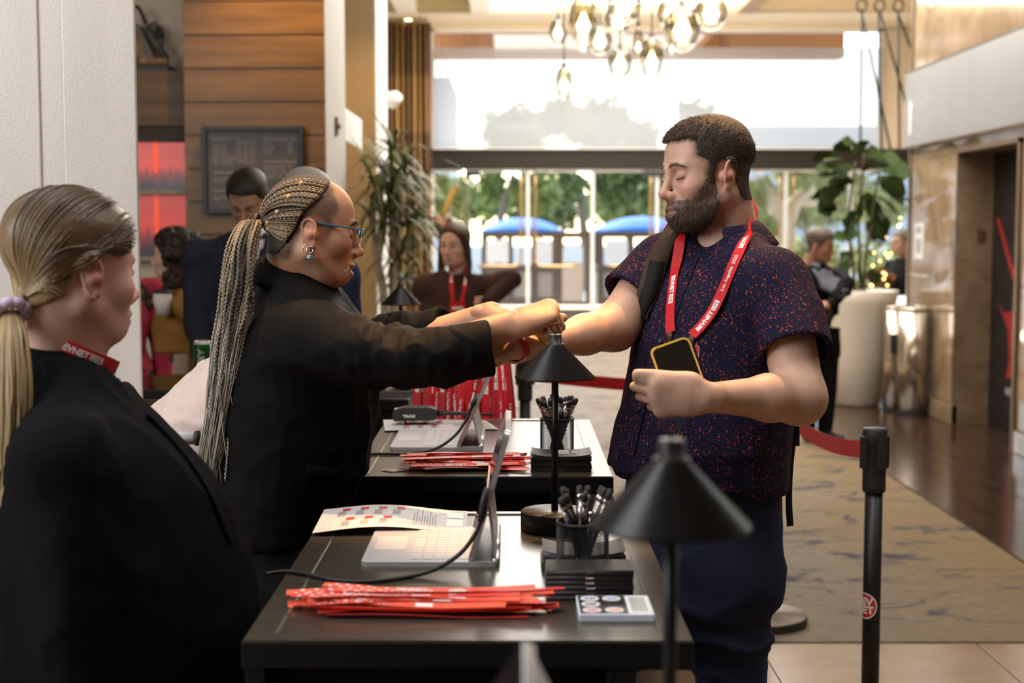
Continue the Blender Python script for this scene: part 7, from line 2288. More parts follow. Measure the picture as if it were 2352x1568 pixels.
 for s_ in (-1, 1):
  a = np.linspace(0, 2 * PI, 41)
  rx, rz = .0275, .0205
  pts = np.stack([.1095 - .004 * np.abs(np.cos(a)) ** 2 * (np.sign(np.cos(a)) > 0), s_ * (.0345 + rx * np.sign(np.cos(a)) * np.abs(np.cos(a)) ** .75), .0005 + rz * np.sign(np.sin(a)) * np.abs(np.sin(a)) ** .75], 1)
  top = pts[np.sin(a) > -.2]
  obj('lower_rim', loc(tube(pts, .0011, 6)), M_rimc, gl, True)
  up_ = pts[(a > .02) & (a < PI - .02)]
  obj('upper_rim', loc(tube(up_, .0023, 6)), bpy.data.materials['teal_blue_frame'], gl, True)
  obj('lens', loc((pts[:-1], [list(range(40))])), M_glass, gl)
 obj('nose_bridge', loc(tube(spline([V(.1095, -.008, .006), V(.113, 0, .009), V(.1095, .008, .006)], 8), .0014, 6)), bpy.data.materials['teal_blue_frame'], gl, True)
 # earrings
 M_sil = mat('silver', (.8, .8, .8), .15, metal=1)
 lobe = V(-.006, -.0845, -.030)
 er = obj('earring', loc(tube(np.array([lobe + V(.0065 * math.sin(a), 0, -.007 + .0078 * math.cos(a)) for a in np.linspace(0, 2 * PI, 25)]), .0011, 8)), M_sil, who, True)
 er['label'] = 'silver hoop earring with a pale blue stone'
 obj('drop_ring', loc(tube(np.array([lobe + V(.0040 * math.sin(a), 0, -.0235 + .0042 * math.cos(a)) for a in np.linspace(0, 2 * PI, 21)]), .0012, 8)), M_sil, er, True)
 obj('blue_stone', loc(xf(lathe([(0, -.0035), (.0024, -.0018), (.0031, 0), (.0024, .0018), (0, .003)], 12), None, lobe + V(0, -.0005, -.0245))), mat('pale_blue_stone', (.20, .55, .75), .1, spec=.8), er, True)
 e2 = obj('earring', loc(tube(np.array([lobe + V(-.010 + .0050 * math.sin(a), .001, -.004 + .008 * math.cos(a)) for a in np.linspace(0, 2 * PI, 25)]), .0010, 8)), M_sil, who, True)
 e2['label'] = 'smaller silver hoop behind the other earring'
 # blazer
 zz = lambda py, d=2.87: CAMZ + (530 - py) * d / FPX
 ang = PI / 2
 keys = [(zz(1250), X(632, 2.87), 2.87, .185, .142, ang), (zz(1180), X(634, 2.87), 2.87, .182, .142, ang), (zz(1080), X(655, 2.87), 2.87, .180, .158, ang), (zz(1000), X(664, 2.87), 2.87, .182, .163, ang), (zz(900), X(678, 2.87), 2.87, .188, .160, ang),
   (zz(800), X(692, 2.87), 2.87, .188, .143, ang), (zz(740), X(694, 2.87), 2.87, .165, .122, ang), (zz(695), X(690, 2.87), 2.87, .120, .098, ang), (zz(655), X(684, 2.87), 2.872, .078, .078, ang), (zz(625), X(678, 2.87), 2.872, .066, .066, ang)]
 J = Sdf(); J.add(s_tube(keys))
 e1, e2_ = P(1112, 801, 2.612), P(1027, 747, 2.90)
 J.add(s_cone(nb + V(.01, -.05, -.03), sh1 + V(-.005, .01, .012), .060, .076), .05)
 J.add(s_cone(nb + V(.01, .05, -.03), sh2 + V(-.0, -.01, .0), .056, .056), .05)
 J.add(sleeve([sh1, P(838, 808, 2.655), P(958, 820, 2.598), e1], [.074, .058, .048, .0445, .0445], .05), .03)
 J.add(sleeve([sh2, P(913, 796, 2.96), e2_], [.058, .048, .041, .041], .05), .03)
 J.cut(s_half(V(.10, 0, -1), V(-.47, 2.87, zz(1228))), .003)
 J.sub(s_cone(nb + V(-.0, 0, -.02), nb + V(.06, 0, .10), .056, .080), .004)
 v, f = surface(J, (-.72, 2.50, .86), (.02, 3.12, 1.50), .0044)
 wg = (.25 + .75 * sstep(-.40, -.25, v[:, 0])) * (.15 + .85 * np.minimum(sstep(.012, .07, np.linalg.norm(v - e1, axis=1) - .03), sstep(.012, .07, np.linalg.norm(v - e2_, axis=1) - .03)))
 v = wrinkle(v, f, .012, (13, 10, 8), 4, wg)
 v = wrinkle(v, f, .0045, (34, 22, 18), 6, wg)
 M_blz = cloth('black_blazer_cloth', (.0036, .0031, .0033), .72, .0, bump=(900, .15))
 bz = obj('blazer', (v, f), M_blz, who, True)
 jb = bvh_of(v, f)
 col = collar_band(nb + V(-.004, 0, .012), V(.50, 0, 1), V(-1, 0, .1), .068, .100, .052, -.020, math.radians(-150), math.radians(150), tip=.05)
 solid(subsurf(obj('collar', col, M_blz, bz, True), 1), .005)
 # turned-back cuff
 d_ = nrm(e1 - P(958, 820, 2.598))
 cf = Sdf(); cf.add(sleeve([e1 - d_ * .068, e1 + d_ * .012], [.0500, .0515, .0515], .05, .009)); cf.cut(s_half(-d_, e1 - d_ * .058))
 v, f = surface(cf, e1 - V(.12, .09, .09), e1 + V(.09, .09, .09), .0034)
 v = wrinkle(v, f, .0028, (18, 22, 14), 9)
 obj('cuff', (v, f), M_blz, bz, True)
 pk, _ = band_on(jb, [(700, 1085), (740, 1090), (780, 1095)], .035, .003, .002, 2.75, 16)
 obj('pocket_flap', pk, M_blz, bz, True)
 # black trousers
 T = Sdf()
 T.add(s_tube([(.76, X(628, 2.87), 2.87, .185, .150, ang), (.95, X(630, 2.87), 2.87, .180, .142, ang)]))
 for sy in (-.085, .085): T.add(s_chain([V(-.485, 2.87 + sy, .80), V(-.495, 2.87 + sy, .45), V(-.52, 2.87 + sy, .09)], [.098, .075, .062]), .04)
 v, f = surface(T, (-.72, 2.62, .03), (-.28, 3.12, 1.0), .008)
 v = wrinkle(v, f, .005, (8, 8, 12), 2)
 obj('trousers', (v, f), cloth('black_trouser_cloth', (.010, .010, .011), .85), who, True)
 for sy in (-.085, .085):
  s_ = Sdf(); c0 = V(-.52, 2.87 + sy, 0)
  s_.add(s_cone(c0 + V(0, 0, .045), c0 + V(.16, 0, .03), .042, .033, V(0, 0, 1), .8)); s_.add(s_cone(c0 + V(0, 0, .05), c0 + V(0, 0, .10), .042, .045), .02)
  s_.cut(s_half(V(0, 0, -1), V(0, 0, .004)))
  v, f = surface(s_, c0 - V(.08, .08, .01), c0 + V(.24, .08, .15), .007)
  obj('shoe', (v, f), M_rub, who, True)
build_woman()

# ================================================================== THE BLONDE WOMAN SEEN FROM BEHIND
def build_blonde():
 who = empty_person('woman with long blonde ponytail in a black blazer, seen from behind at the pillar', (-.62, 2.14, 0))
 sk = V(.68, .42, .34)
 p = dict(skin=sk, flush=V(.62, .27, .22), eyes='open', nose=.95, fem=1, cheek=1.10, jaw=1.04, double=1, scale=.94, brow=(.12, .08, .05))
 hs_ = .94
 R = head_frame(math.radians(46), math.radians(3), 0)
 C_ = P(226, 634, 2.085) + R[:, 1] * .076
 nb = P(150, 905, 2.15)
 S, hv, hf = head_mesh(p, C_, R, [(nb + V(.0, 0, .03), .066), (nb + V(-.02, 0, -.06), .085)], .0025)
 obj('body', (toW(hv, C_, R, hs_), hf), M_skin, who, True, col=skin_colour(hv, p))
 g = np.random.default_rng(23)
 # hair: smooth cap, then locks combed to the tie
 q0 = [(.082, .20), (.080, .095), (.073, .070), (.066, .046), (.054, .034), (.034, .032), (.016, .036), (-.002, .038), (-.026, .030), (-.036, -.004), (-.048, -.034), (-.075, -.052), (-.2, -.060), (-.2, .2)]
 pol = s_poly(q0)
 def cd(q): return S(q) - (.004 + .009 * sstep(.0, .09, q[:, 2]))
 cd.c = None; cd.r = 0
 def kp(q): return pol(q) + .002 * vnoise(q, 60, 2) + np.maximum(0, np.abs(q[:, 1]) - .086) * 5 * (q[:, 2] < .036)
 kp.c = None; kp.r = 0
 cap = Sdf(); cap.add(cd).cut(kp, .006)
 v, f = surface(cap, (-.14, -.11, -.08), (.12, .11, .165), .0032)
 M_bl = mat('ash_blonde_hair', (.3, .2, .1), .36, spec=.5, attr=True, bump=(260, .25, (1, 1, .25)))
 dk, lt = V(.085, .052, .028), V(.36, .25, .125)
 tie = V(-.106, -.006, -.058)
 def hc(v, k=0):
  dd = np.linalg.norm(v - tie, axis=1)
  m = sstep(.19, .03, dd)[:, None]
  return (dk * (1 - m) + lt * m)
 hair = obj('hair', (toW(v, C_, R, hs_), f), M_bl, who, True, col=np.clip(hc(v) * (1 + .3 * vnoise(v, (20, 20, 20), 3)[:, None]), 0, 1))
 O_ = V(-.014, 0, .030)
 def out_to(q, off):
  d = q - O_; d /= np.linalg.norm(d, axis=1)[:, None] + 1e-9
  t = np.full(len(q), .16)
  for _ in range(12): t -= (S((O_ + d * t[:, None]).astype(F32)).astype(float) - off) * .85
  return O_ + d * t[:, None]
 edge = np.array([(.078, .100), (.074, .074), (.066, .052), (.052, .036), (.030, .034), (.0, .042), (-.026, .034), (-.036, -.004), (-.050, -.036)])
 Lc = np.concatenate([[0], np.cumsum(np.linalg.norm(np.diff(edge, axis=0), axis=1))])
 paths, cols = [], []
 for i in range(560):
  s = g.random() * Lc[-1]; sg = -1 if g.random() < .72 else 1
  x, z = np.interp(s, Lc, edge[:, 0]), np.interp(s, Lc, edge[:, 1])
  if g.random() < .30: x, z = g.uniform(-.05, .075), .135
  yy = np.linspace(0, .1, 40); val = S(np.stack([np.full(40, x), sg * yy, np.full(40, z)], 1).astype(F32))
  y0 = yy[int(np.argmax(val > 0))] if val[0] < 0 else g.uniform(.0, .05)
  a = V(x, sg * y0, z); t = np.linspace(0, 1, 28)
  mid = (a + tie) / 2 + V(-.0, sg * .02, .035 + .075 * max(0, 1 - z / .075) * (x > -.022))
  q = ((1 - t) ** 2)[:, None] * a + (2 * t * (1 - t))[:, None] * mid + (t ** 2)[:, None] * tie
  lift = .0045 + .0095 * sstep(.0, .09, q[:, 2]) + g.uniform(-.0005, .0018)
  k = sstep(1.0, .84, t)[:, None]
  q = out_to(q, lift) * k + q * (1 - k)
  paths.append(q); cols.append(g.uniform(.55, 1.35))
 paths = np.array(paths)
 rad = np.tile(.0019 * np.concatenate([np.linspace(.08, 1, 9), np.ones(19)]), (len(paths), 1)) * g.uniform(.6, 1.2, (len(paths), 1))
 v, f = tubes(paths, rad, 5)
 c = hc(v) * np.repeat(np.array(cols), 28 * 5)[:, None]
 o = obj('combed_locks', (toW(v, C_, R, hs_), f), M_bl, hair, True, col=np.clip(c, 0, 1)); o['kind'] = 'stuff'
 tieW = toW(tie[None], C_, R, hs_)[0]
 pth = [(46, 716, tieW[1]), (43, 760, tieW[1] - .03), (39, 830, tieW[1] - .05), (36, 900, tieW[1] - .06), (31, 980, tieW[1] - .065), (24, 1060, tieW[1] - .065), (14, 1145, tieW[1] - .065)]
 hw = [14, 30, 40, 43, 41, 36, 26]
 cen = np.array([P(*q) for q in pth])
 off = tieW - cen[0]
 cen = cen + off * np.linspace(1, 0, len(cen))[:, None] ** 2
 ps, cl = [], []
 for i in range(420):
  rr = math.sqrt(g.random()); th = g.uniform(0, 2 * PI); u, w_ = rr * math.cos(th), rr * math.sin(th)
  k = 7 if g.random() < .7 else 6
  q = [c + V(u * h_ * c[1] / FPX + g.normal(0, .0012), w_ * h_ * .8 * c[1] / FPX, 0) for c, h_ in zip(cen[:k], hw[:k])]
  q[-1] = q[-1] + V(g.normal(0, .006), 0, g.uniform(-.012, .02))
  ps.append(resample(spline(q, 30), 30)[0]); cl.append(g.uniform(.6, 1.3))
 v, f = tubes(np.array(ps), np.tile(np.linspace(1, .45, 30) * .0021, (420, 1)), 5)
 tt = np.tile(np.repeat(np.linspace(0, 1, 30), 5), 420)[:, None]
 c = (V(.30, .205, .10) * (1 - tt) + V(.50, .39, .22) * tt) * np.repeat(cl, 150)[:, None]
 o = obj('ponytail', (v, f), M_bl, hair, True, col=np.clip(c, 0, 1)); o['kind'] = 'stuff'
 ax = nrm(cen[1] - cen[0]); e1 = nrm(np.cross(ax, V(0, 1, 0))); e2 = np.cross(e1, ax)
 an = np.linspace(0, 2 * PI, 49)
 sc_ = tube(np.array([tieW + ax * .004 + (e1 * math.cos(a) * 1.15 + e2 * math.sin(a)) * (.0185 + .0018 * math.sin(9 * a)) for a in an]), .0085, 10)
 o = obj('scrunchie', sc_, mat('lavender_cloth', (.58, .47, .66), .8), hair, True); o['label'] = 'lavender scrunchie'
 # blazer
 zz = lambda py, d=2.13: CAMZ + (530 - py) * d / FPX
 ang = math.radians(105)
 Xb = lambda px: X(px, 2.13)
 keys = [(zz(1700), Xb(225), 2.14, .225, .235, ang), (zz(1450), Xb(240), 2.14, .218, .218, ang), (zz(1300), Xb(236), 2.14, .21, .205, ang), (zz(1200), Xb(228), 2.14, .205, .190, ang), (zz(1100), Xb(218), 2.14, .200, .165, ang), (zz(1020), Xb(195), 2.14, .19, .142, ang),
   (zz(960), Xb(172), 2.14, .15, .115, ang), (zz(915), Xb(158), 2.14, .100, .088, ang), (zz(870), Xb(150), 2.14, .075, .072, ang), (zz(830), Xb(146), 2.14, .066, .064, ang)]
 J = Sdf(); J.add(s_tube(keys))
 rt = V(.26, -.97, 0)
 shn = nb + rt * .175 + V(.0, 0, -.075); shf = nb - rt * .175 + V(0, 0, -.075)
 J.add(s_cone(nb + V(0, 0, -.02) + rt * .04, shn, .062, .072), .05); J.add(s_cone(nb + V(0, 0, -.02) - rt * .04, shf, .062, .072), .05)
 J.add(s_chain([shn, shn + V(.035, -.02, -.30), shn + V(.10, .00, -.56)], [.070, .062, .050]), .012)
 J.add(s_chain([shf, shf + V(.03, .02, -.30), shf + V(.12, .0, -.54)], [.070, .062, .050]), .02)
 J.cut(s_half(V(0, 0, -1), V(0, 0, .78)), .003)
 J.sub(s_cone(nb + V(-.0, 0, -.03), nb + V(.05, .02, .12), .060, .085), .004)
 v, f = surface(J, (-1.02, 1.78, .74), (-.26, 2.52, 1.40), .006)
 v = wrinkle(v, f, .006, (8, 8, 4), 7); v = wrinkle(v, f, .002, (22, 22, 10), 3)
 M_b = cloth('black_blazer_wool', (.0034, .0036, .0052), .8)
 bz = obj('blazer', (v, f), M_b, who, True)
 jb = bvh_of(v, f)
 col = collar_band(nb + V(.0, 0, .020), V(.42, .20, 1), V(-.93, -.35, 0), .072, .108, .050, -.030, math.radians(-125), math.radians(125), tip=.02)
 solid(subsurf(obj('collar', col, M_b, bz, True), 1), .006)
 lp, _ = band_on(jb, [(330, 945), (400, 1010), (460, 1090), (505, 1170), (535, 1250)], .035, .004, .004, 2.05, 30)
 obj('lapel', lp, M_b, bz)
 # forearm and hand of the near arm, below the picture edge
 w0 = shn + V(.10, .0, -.55)
 hN, _ = hand_ops(w0 + V(.01, 0, -.02), V(.25, 0, -1), V(.3, .9, 0), 1, .175, curl=(.25, .3, .3, .35))
 Sx = part_sdf([(s_cone(w0 + V(-.02, 0, .12), w0 + V(.01, 0, -.02), .034, .027), 0)] + hN)
 v, f = surface(Sx, w0 - V(.12, .12, .26), w0 + V(.16, .12, .12), .004)
 obj('hand', (v, f), M_skin, who, True, col=np.tile(sk, (len(v), 1)))
 # lanyard under the collar
 ln = thing('lanyard', 'red printed lanyard around the blonde woman\'s neck', 'lanyard', tuple(nb))
 cx_ = nb + V(.0, 0, .03); axn = nrm(V(.42, .20, 1)); fr_ = nrm(V(.93, .35, 0) - axn * (axn @ V(.93, .35, 0))); sd_ = np.cross(axn, fr_)
 a_ = np.radians(np.linspace(35, 325, 70))
 pts = np.array([cx_ + (fr_ * math.cos(a) + sd_ * math.sin(a)) * .0765 + axn * .040 for a in a_])
 bnd, fr = ribbon(pts, axn * .8 + 0, .020, .0012)
 obj('ribbon', bnd, M_lan, ln)
 upn = np.mean((fr[0] - cx_) * fr[2])
 s_mid = np.cumsum(np.linalg.norm(np.diff(fr[0], axis=0), axis=1))
 # printed stretch on the side towards the camera
 k = int(np.argmin([q[1] - 1.2 * q[0] * 0 for q in pts])); s0 = s_mid[max(k - 1, 0)]
 o_ = 1 if np.sum((fr[0][k] - cx_) * fr[2][k]) > 0 else -1
 w1, h1 = lan_print(fr, s0 - .01, 'logo', o_, 1)
 obj('white_print', w1, M_pr_white, ln); obj('red_print', h1, M_lan2, ln)
 # dark trousers
 T = Sdf()
 T.add(s_tube([(.70, Xb(225), 2.14, .21, .20, ang), (.86, Xb(225), 2.14, .21, .205, ang)]))
 for sy in (-.1, .1): T.add(s_chain([V(Xb(225), 2.14, .76) + rt * sy, V(Xb(215), 2.14, .42) + rt * sy, V(Xb(205), 2.14, .09) + rt * sy], [.11, .08, .065]), .04)
 v, f = surface(T, (-.95, 1.80, .03), (-.33, 2.48, .90), .010)
 obj('trousers', (v, f), cloth('black_trouser_cloth_b', (.010, .010, .011), .85), who, True)
 for sy in (-.1, .1):
  s_ = Sdf(); c0 = V(Xb(205), 2.14, 0) + rt * sy
  s_.add(s_cone(c0 + V(0, 0, .045), c0 + V(.155, .04, .03), .042, .033, V(0, 0, 1), .8)); s_.add(s_cone(c0 + V(0, 0, .05), c0 + V(0, 0, .10), .042, .045), .02)
  s_.cut(s_half(V(0, 0, -1), V(0, 0, .004)))
  v, f = surface(s_, c0 - V(.08, .08, .01), c0 + V(.24, .12, .15), .008)
  obj('shoe', (v, f), M_rub, who, True)
build_blonde()
# ================================================================== PEOPLE FURTHER BACK
_std = {}
def std_head(kind, **kw):
 if kind not in _std:
  p = dict(skin=V(.5, .32, .24), eyes='open', fem=int(kind == 'woman'), nose=.95 if kind == 'woman' else 1.05, brow=(.035, .022, .015)); p.update(kw)
  S = head_ops(p); S.add(s_cone((-.030, 0, -.03), (-.045, 0, -.19), .054, .060), .022)
  v, f = surface(S, (-.12, -.1, -.20), (.13, .1, .14), .0036)
  _std[kind] = (S, v, f, p)
 return _std[kind]
M_hairs = {}
def hair_mat(n, col):
 if n not in M_hairs: M_hairs[n] = mat(n, col, .5, spec=.35, noise=(120, tuple(c * .45 for c in col), 1.8, (1, 1, .4)), bump=(200, .6, (1, 1, .4)))
 return M_hairs[n]
def figure(label, C_, kind='man', yaw=0, pitch=0, scale=.95, tyaw=None, skin=(.5, .32, .24), top=None, legs=None, width=1.0, depth=1.0, arms=None, hair='short', hcol=(.03, .02, .015), hname='dark hair', hem=.92, lean=V(0, 0, 0),
     open_front=None, floor_z=.006, beard=False, garment='jacket', h=.0085):
 C_ = np.asarray(C_, dtype=float)
 base = V(C_[0] - lean[0], C_[1] - lean[1], floor_z)
 who = empty_person(label, base)
 S, hv, hf, hp = std_head(kind)
 R = head_frame(yaw, pitch)
 pc = dict(hp); pc['skin'] = np.asarray(skin, dtype=float); pc.pop('flush', None)
 ty = yaw if tyaw is None else tyaw
 Fd, Ld = V(math.cos(ty), math.sin(ty), 0), V(-math.sin(ty), math.cos(ty), 0)
 k = scale
 nb = C_ + V(0, 0, -.155 * k) - Fd * .02 * k
 hipc = base * V(1, 1, 0) + V(0, 0, nb[2] - .50 * k)
 ang = ty + PI / 2
 lerp = lambda t: nb * (1 - t) + hipc * t
 key = lambda t, a, b: (lerp(t)[2], lerp(t)[0], lerp(t)[1], a * k * width, b * k * depth, ang)
 fm = kind == 'woman'
 T = Sdf()
 T.add(s_tube([key(-.02, .062, .062), key(.06, .085, .075), key(.16, .15, .10), key(.36, .165 if not fm else .150, .125), key(.68, .155 if not fm else .130, .115), key(1.0, .17, .130), key(1.12, .175, .135)]))
 hands = []
 for sgn, nm in ((1, 'L'), (-1, 'R')):
  sh = nb + Ld * sgn * (.185 if not fm else .165) * k * width + V(0, 0, -.075 * k)
  a = (arms or {}).get(nm)
  if a is None: el, wr, fd, pn = sh + V(0, 0, -.29 * k) + Ld * sgn * .05 * k, sh + V(0, 0, -.52 * k) + Ld * sgn * .03 * k + Fd * .06, V(0, 0, -1) + Fd * .15, -Ld * sgn
  else: el, wr, fd, pn = a
  T.add(s_cone(nb + Ld * sgn * .06 * k + V(0, 0, -.035 * k), sh, .045 * k, .064 * k), .05)
  T.add(s_chain([sh, el, wr], [.064 * k, .052 * k, .038 * k]), .03)
  ho, _ = hand_ops(wr, fd, pn, 1 if nm == 'R' else -1, .18 * k, curl=(.45, .5, .5, .55))
  hands.append(surface(part_sdf(ho), np.asarray(wr) - .20, np.asarray(wr) + .20, .005))
 T.cut(s_half(V(0, 0, -1), V(0, 0, max(hem, hipc[2] - .06))), .003)
 T.sub(s_cone(nb + V(0, 0, -.02), nb + V(0, 0, .10) + Fd * .03, .052 * k, .07 * k), .004)
 lo, hi = np.minimum(nb, hipc) - V(.62, .62, .14), np.maximum(nb, hipc) + V(.62, .62, .08)
 v, f = surface(T, lo, hi, h)
 v = wrinkle(v, f, .006, (9, 9, 6), 3); tb = bvh_of(v, f)
 tp = obj(garment, (v, f), top, who, True)
 bv, bf = join((toW(hv, C_, R, k), hf), *hands)
 col = np.vstack([skin_colour(hv, pc)] + [np.tile(skin, (len(a), 1)) for a, _ in hands])
 obj('body', (bv, bf), M_skin_s, who, True, col=col)
 L_ = Sdf()
 z0 = hipc[2]
 L_.add(s_tube([(z0 - .14, hipc[0], hipc[1], .168 * k * width, .130 * k * depth, ang), (z0 + .06, hipc[0], hipc[1], .165 * k * width, .128 * k * depth, ang)]))
 for sg in (-1, 1):
  q = hipc + Ld * sg * .085 * k
  L_.add(s_chain([V(q[0], q[1], z0 - .08), V(q[0], q[1], z0 * .5) + Fd * .02, V(q[0], q[1], .10)], [.095 * k, .070 * k, .058 * k]), .03)
 v, f = surface(L_, V(hipc[0] - .34, hipc[1] - .34, .03), V(hipc[0] + .34, hipc[1] + .34, z0 + .1), .011)
 obj('trousers', (v, f), legs, who, True)
 for sg in (-1, 1):
  q = hipc + Ld * sg * .085 * k; q[2] = floor_z
  s_ = Sdf(); s_.add(s_cone(q + V(0, 0, .045), q + Fd * .16 + V(0, 0, .03), .042, .033, V(0, 0, 1), .8)); s_.add(s_cone(q + V(0, 0, .05), q + V(0, 0, .10), .042, .045), .02); s_.cut(s_half(V(0, 0, -1), q + V(0, 0, .003)))
  obj('shoe', surface(s_, q - V(.22, .22, .01), q + V(.22, .22, .15), .009), M_rub, who, True)
 # hair
 hm = hair_mat(hname, hcol)
 g = np.random.default_rng(len(label))
 H = Sdf()
 if hair == 'short':
  pol = s_poly([(.13, .080), (.088, .082), (.064, .078), (.055, .048), (.036, .036), (.034, .0), (.022, .0), (.016, .024), (.0, .033), (-.026, .018), (-.032, -.024), (-.05, -.055), (-.15, -.058), (-.15, .2), (.13, .2)])
  def cd(q): return S(q) - (.004 + .010 * sstep(.02, .11, q[:, 2]))
 elif hair == 'long':
  pol = s_poly([(.082, .20), (.082, .085), (.072, .060), (.055, .020), (.030, -.02), (.01, -.06), (-.2, -.10), (-.2, .2)])
  def cd(q): return S(q) - (.005 + .007 * sstep(.0, .10, q[:, 2]))
 else:
  pol = s_poly([(.085, .20), (.085, .080), (.070, .055), (.045, .02), (.035, -.05), (-.2, -.10), (-.2, .2)])
  def cd(q): return S(q) - .018
 cd.c = None; cd.r = 0
 H.add(cd).cut(pol, .006)
 if hair == 'long':
  for sg in (-1, 1):
   H.add(s_chain([(.015, sg * .074, .050), (.008, sg * .086, -.02), (.010, sg * .088, -.10), (.030, sg * .085, -.20)], [.012, .017, .022, .018], V(0, 1, 0), .8), .02)
  H.add(s_chain([(-.07, 0, .03), (-.085, 0, -.06), (-.07, 0, -.18)], [.055, .055, .04], V(1, 0, 0), .6), .03)
 if hair == 'curly':
  for i in range(150):
   a, b = g.uniform(-PI, PI), g.uniform(-1.15, 1.2)
   d = V(math.cos(a) * math.cos(b), math.sin(a) * math.cos(b), math.sin(b))
   if d[0] > .55 and d[2] < .35: continue
   q = V(-.025, 0, .015) + d * V(.105, .110, .120) * g.uniform(.85, 1.08) + V(0, 0, -.045 if d[2] < -.2 else 0)
   H.add(s_ell(q, V(1, 1, 1) * g.uniform(.014, .024)), .010)
  for i in range(40):
   a = g.uniform(.9, 2 * PI - .9)
   H.add(s_ell(V(-.02 + .085 * math.cos(a), .10 * math.sin(a), g.uniform(-.16, -.08)), V(1, 1, 1) * g.uniform(.016, .026)), .012)
 v, f = surface(H, (-.17, -.16, -.23), (.13, .16, .17), .0045 if hair != 'short' else .0040)
 if hair == 'curly':
  n = vnormals(v, f); v = v + n * (.004 * vnoise(v, 90, 4) + .003 * vnoise(v, 180, 6))[:, None]
 obj('hair', (toW(v, C_, R, k), f), hm, who, True)
 return dict(who=who, nb=nb, F=Fd, L=Ld, bvh=tb, R=R, top=tp)
def suit_front(fig, shirt_m, suit_m, w0=.030, w1=.055, drop=.26):
 """pale shirt wedge between the lapels"""
 nb, F_, L_ = fig['nb'], fig['F'], fig['L']
 def at(l, z, lift):
  o = nb + L_ * l + V(0, 0, z) + F_ * .6
  h = fig['bvh'].ray_cast(Vector(o), Vector(-F_))
  return (np.array(h[0]) if h[0] is not None else nb + L_ * l + V(0, 0, z) + F_ * .1) + F_ * lift
 n = 10; v = []
 for i in range(n):
  t = i / (n - 1); w_ = w1 * (1 - t) + .004
  for s in (-1, 0, 1): v.append(at(s * w_, -.005 - drop * t, .006))
 f = []
 for i in range(n - 1):
  for j in range(2): f.append([3 * i + j, 3 * i + j + 1, 3 * i + 4 + j, 3 * i + 3 + j])
 solid(obj('shirt_front', (np.array(v), f), shirt_m, fig['who'], True), .003)
 for s in (-1, 1):
  pts = [at(s * (w1 * (1 - t) + .018), -.0 - drop * t, .009) for t in np.linspace(0, 1, 10)]
  obj('lapel', ribbon(np.array(pts), L_, .045, .004)[0], suit_m, fig['who'], True)
 c = collar_band(nb + V(0, 0, -.005), V(0, 0, 1) + F_ * .1, -F_, .062, .075, .045, .005, math.radians(-155), math.radians(155), tip=.02)
 solid(obj('shirt_collar', c, shirt_m, fig['who'], True), .003)
M_suit = cloth('dark_navy_suit', (.022, .024, .036), .8); M_wsh = cloth('white_shirt_cloth', (.62, .62, .70), .8); M_blk = cloth('black_cloth', (.012, .012, .013), .85)
# man in a suit looking down behind the bar counter
cS = P(572, 462, 5.72)
f1_ = figure('dark-haired man in a navy suit looking down behind the bar counter', cS, 'man', math.radians(-97), math.radians(32), .95, math.radians(-80), (.44, .25, .16), M_suit, M_blk, 1.12, 1.0, dict(
 L=(P(640, 760, 5.62), P(560, 855, 5.42), V(-.6, -.6, -.2), V(0, 0, -1)), R=(P(452, 735, 5.66), P(478, 868, 5.40), V(.5, -.6, -.1), V(0, 0, -1))), hcol=(.022, .016, .012), hname='swept black hair')
suit_front(f1_, M_wsh, M_suit)
# grey-haired man half hidden behind the woman with braids
cG = P(706, 482, 4.14)
f2_ = figure('grey-haired man in a navy suit almost hidden behind the woman with braids', cG, 'man', math.radians(-60), math.radians(6), .88, math.radians(-50), (.46, .28, .21), cloth('navy_blue_suit', (.02, .028, .07), .8), M_blk, .74, .85, hcol=(.42, .39, .35), hname='grey hair')
suit_front(f2_, M_wsh, M_suit)
# curly-haired woman with a paper cup
cC = P(402, 588, 6.35)
M_must = cloth('mustard_knit', (.30, .145, .035), .9, bump=(200, .5))
hwr = P(412, 702, 6.20)
f3_ = figure('curly-haired woman in mustard sweater holding a paper cup beside the pillar', cC, 'woman', math.radians(176), math.radians(2), .92, math.radians(205), (.60, .38, .27), M_must, M_blk, 1.0, 1.0, dict(
 L=(P(452, 735, 6.20), hwr, V(-1, -.1, .0), V(.05, .8, .25)), R=None), 'curly', (.028, .014, .009), 'dark curly hair', hem=.98, garment='sweater')
def spots_extra(nt, b):
 N, L = nt.nodes, nt.links
 tc = N.new('ShaderNodeTexCoord'); vo = N.new('ShaderNodeTexVoronoi'); vo.inputs['Scale'].default_value = 9
 L.new(tc.outputs['Object'], vo.inputs[0])
 r = N.new('ShaderNodeValToRGB'); e = r.color_ramp.elements
 e[0].position = .18; e[0].color = (.20, .08, .03, 1); e[1].position = .42; e[1].color = (.40, .02, .05, 1)
 k = e.new(.24); k.color = (.02, .01, .01, 1); k = e.new(.36); k.color = (.02, .01, .01, 1)
 L.new(vo.outputs['Distance'], r.inputs[0]); L.new(r.outputs[0], b.inputs['Base Color'])
cp_ = thing('paper_cup', 'white paper cup with a dark lid in the curly-haired woman\'s hand', 'cup', tuple(P(374, 720, 6.14)))
q = P(374, 722, 6.16)
obj('cup_body', lathe([(0, 0), (.030, 0), (.040, .095), (.037, .095), (0, .090)], 28, q), mat('white_paper_cup', (.68, .63, .55), .7), cp_, True)
obj('lid', lathe([(.042, .092), (.042, .100), (.036, .108), (.030, .108), (0, .106)], 28, q, cap=False), M_rub, cp_, True)
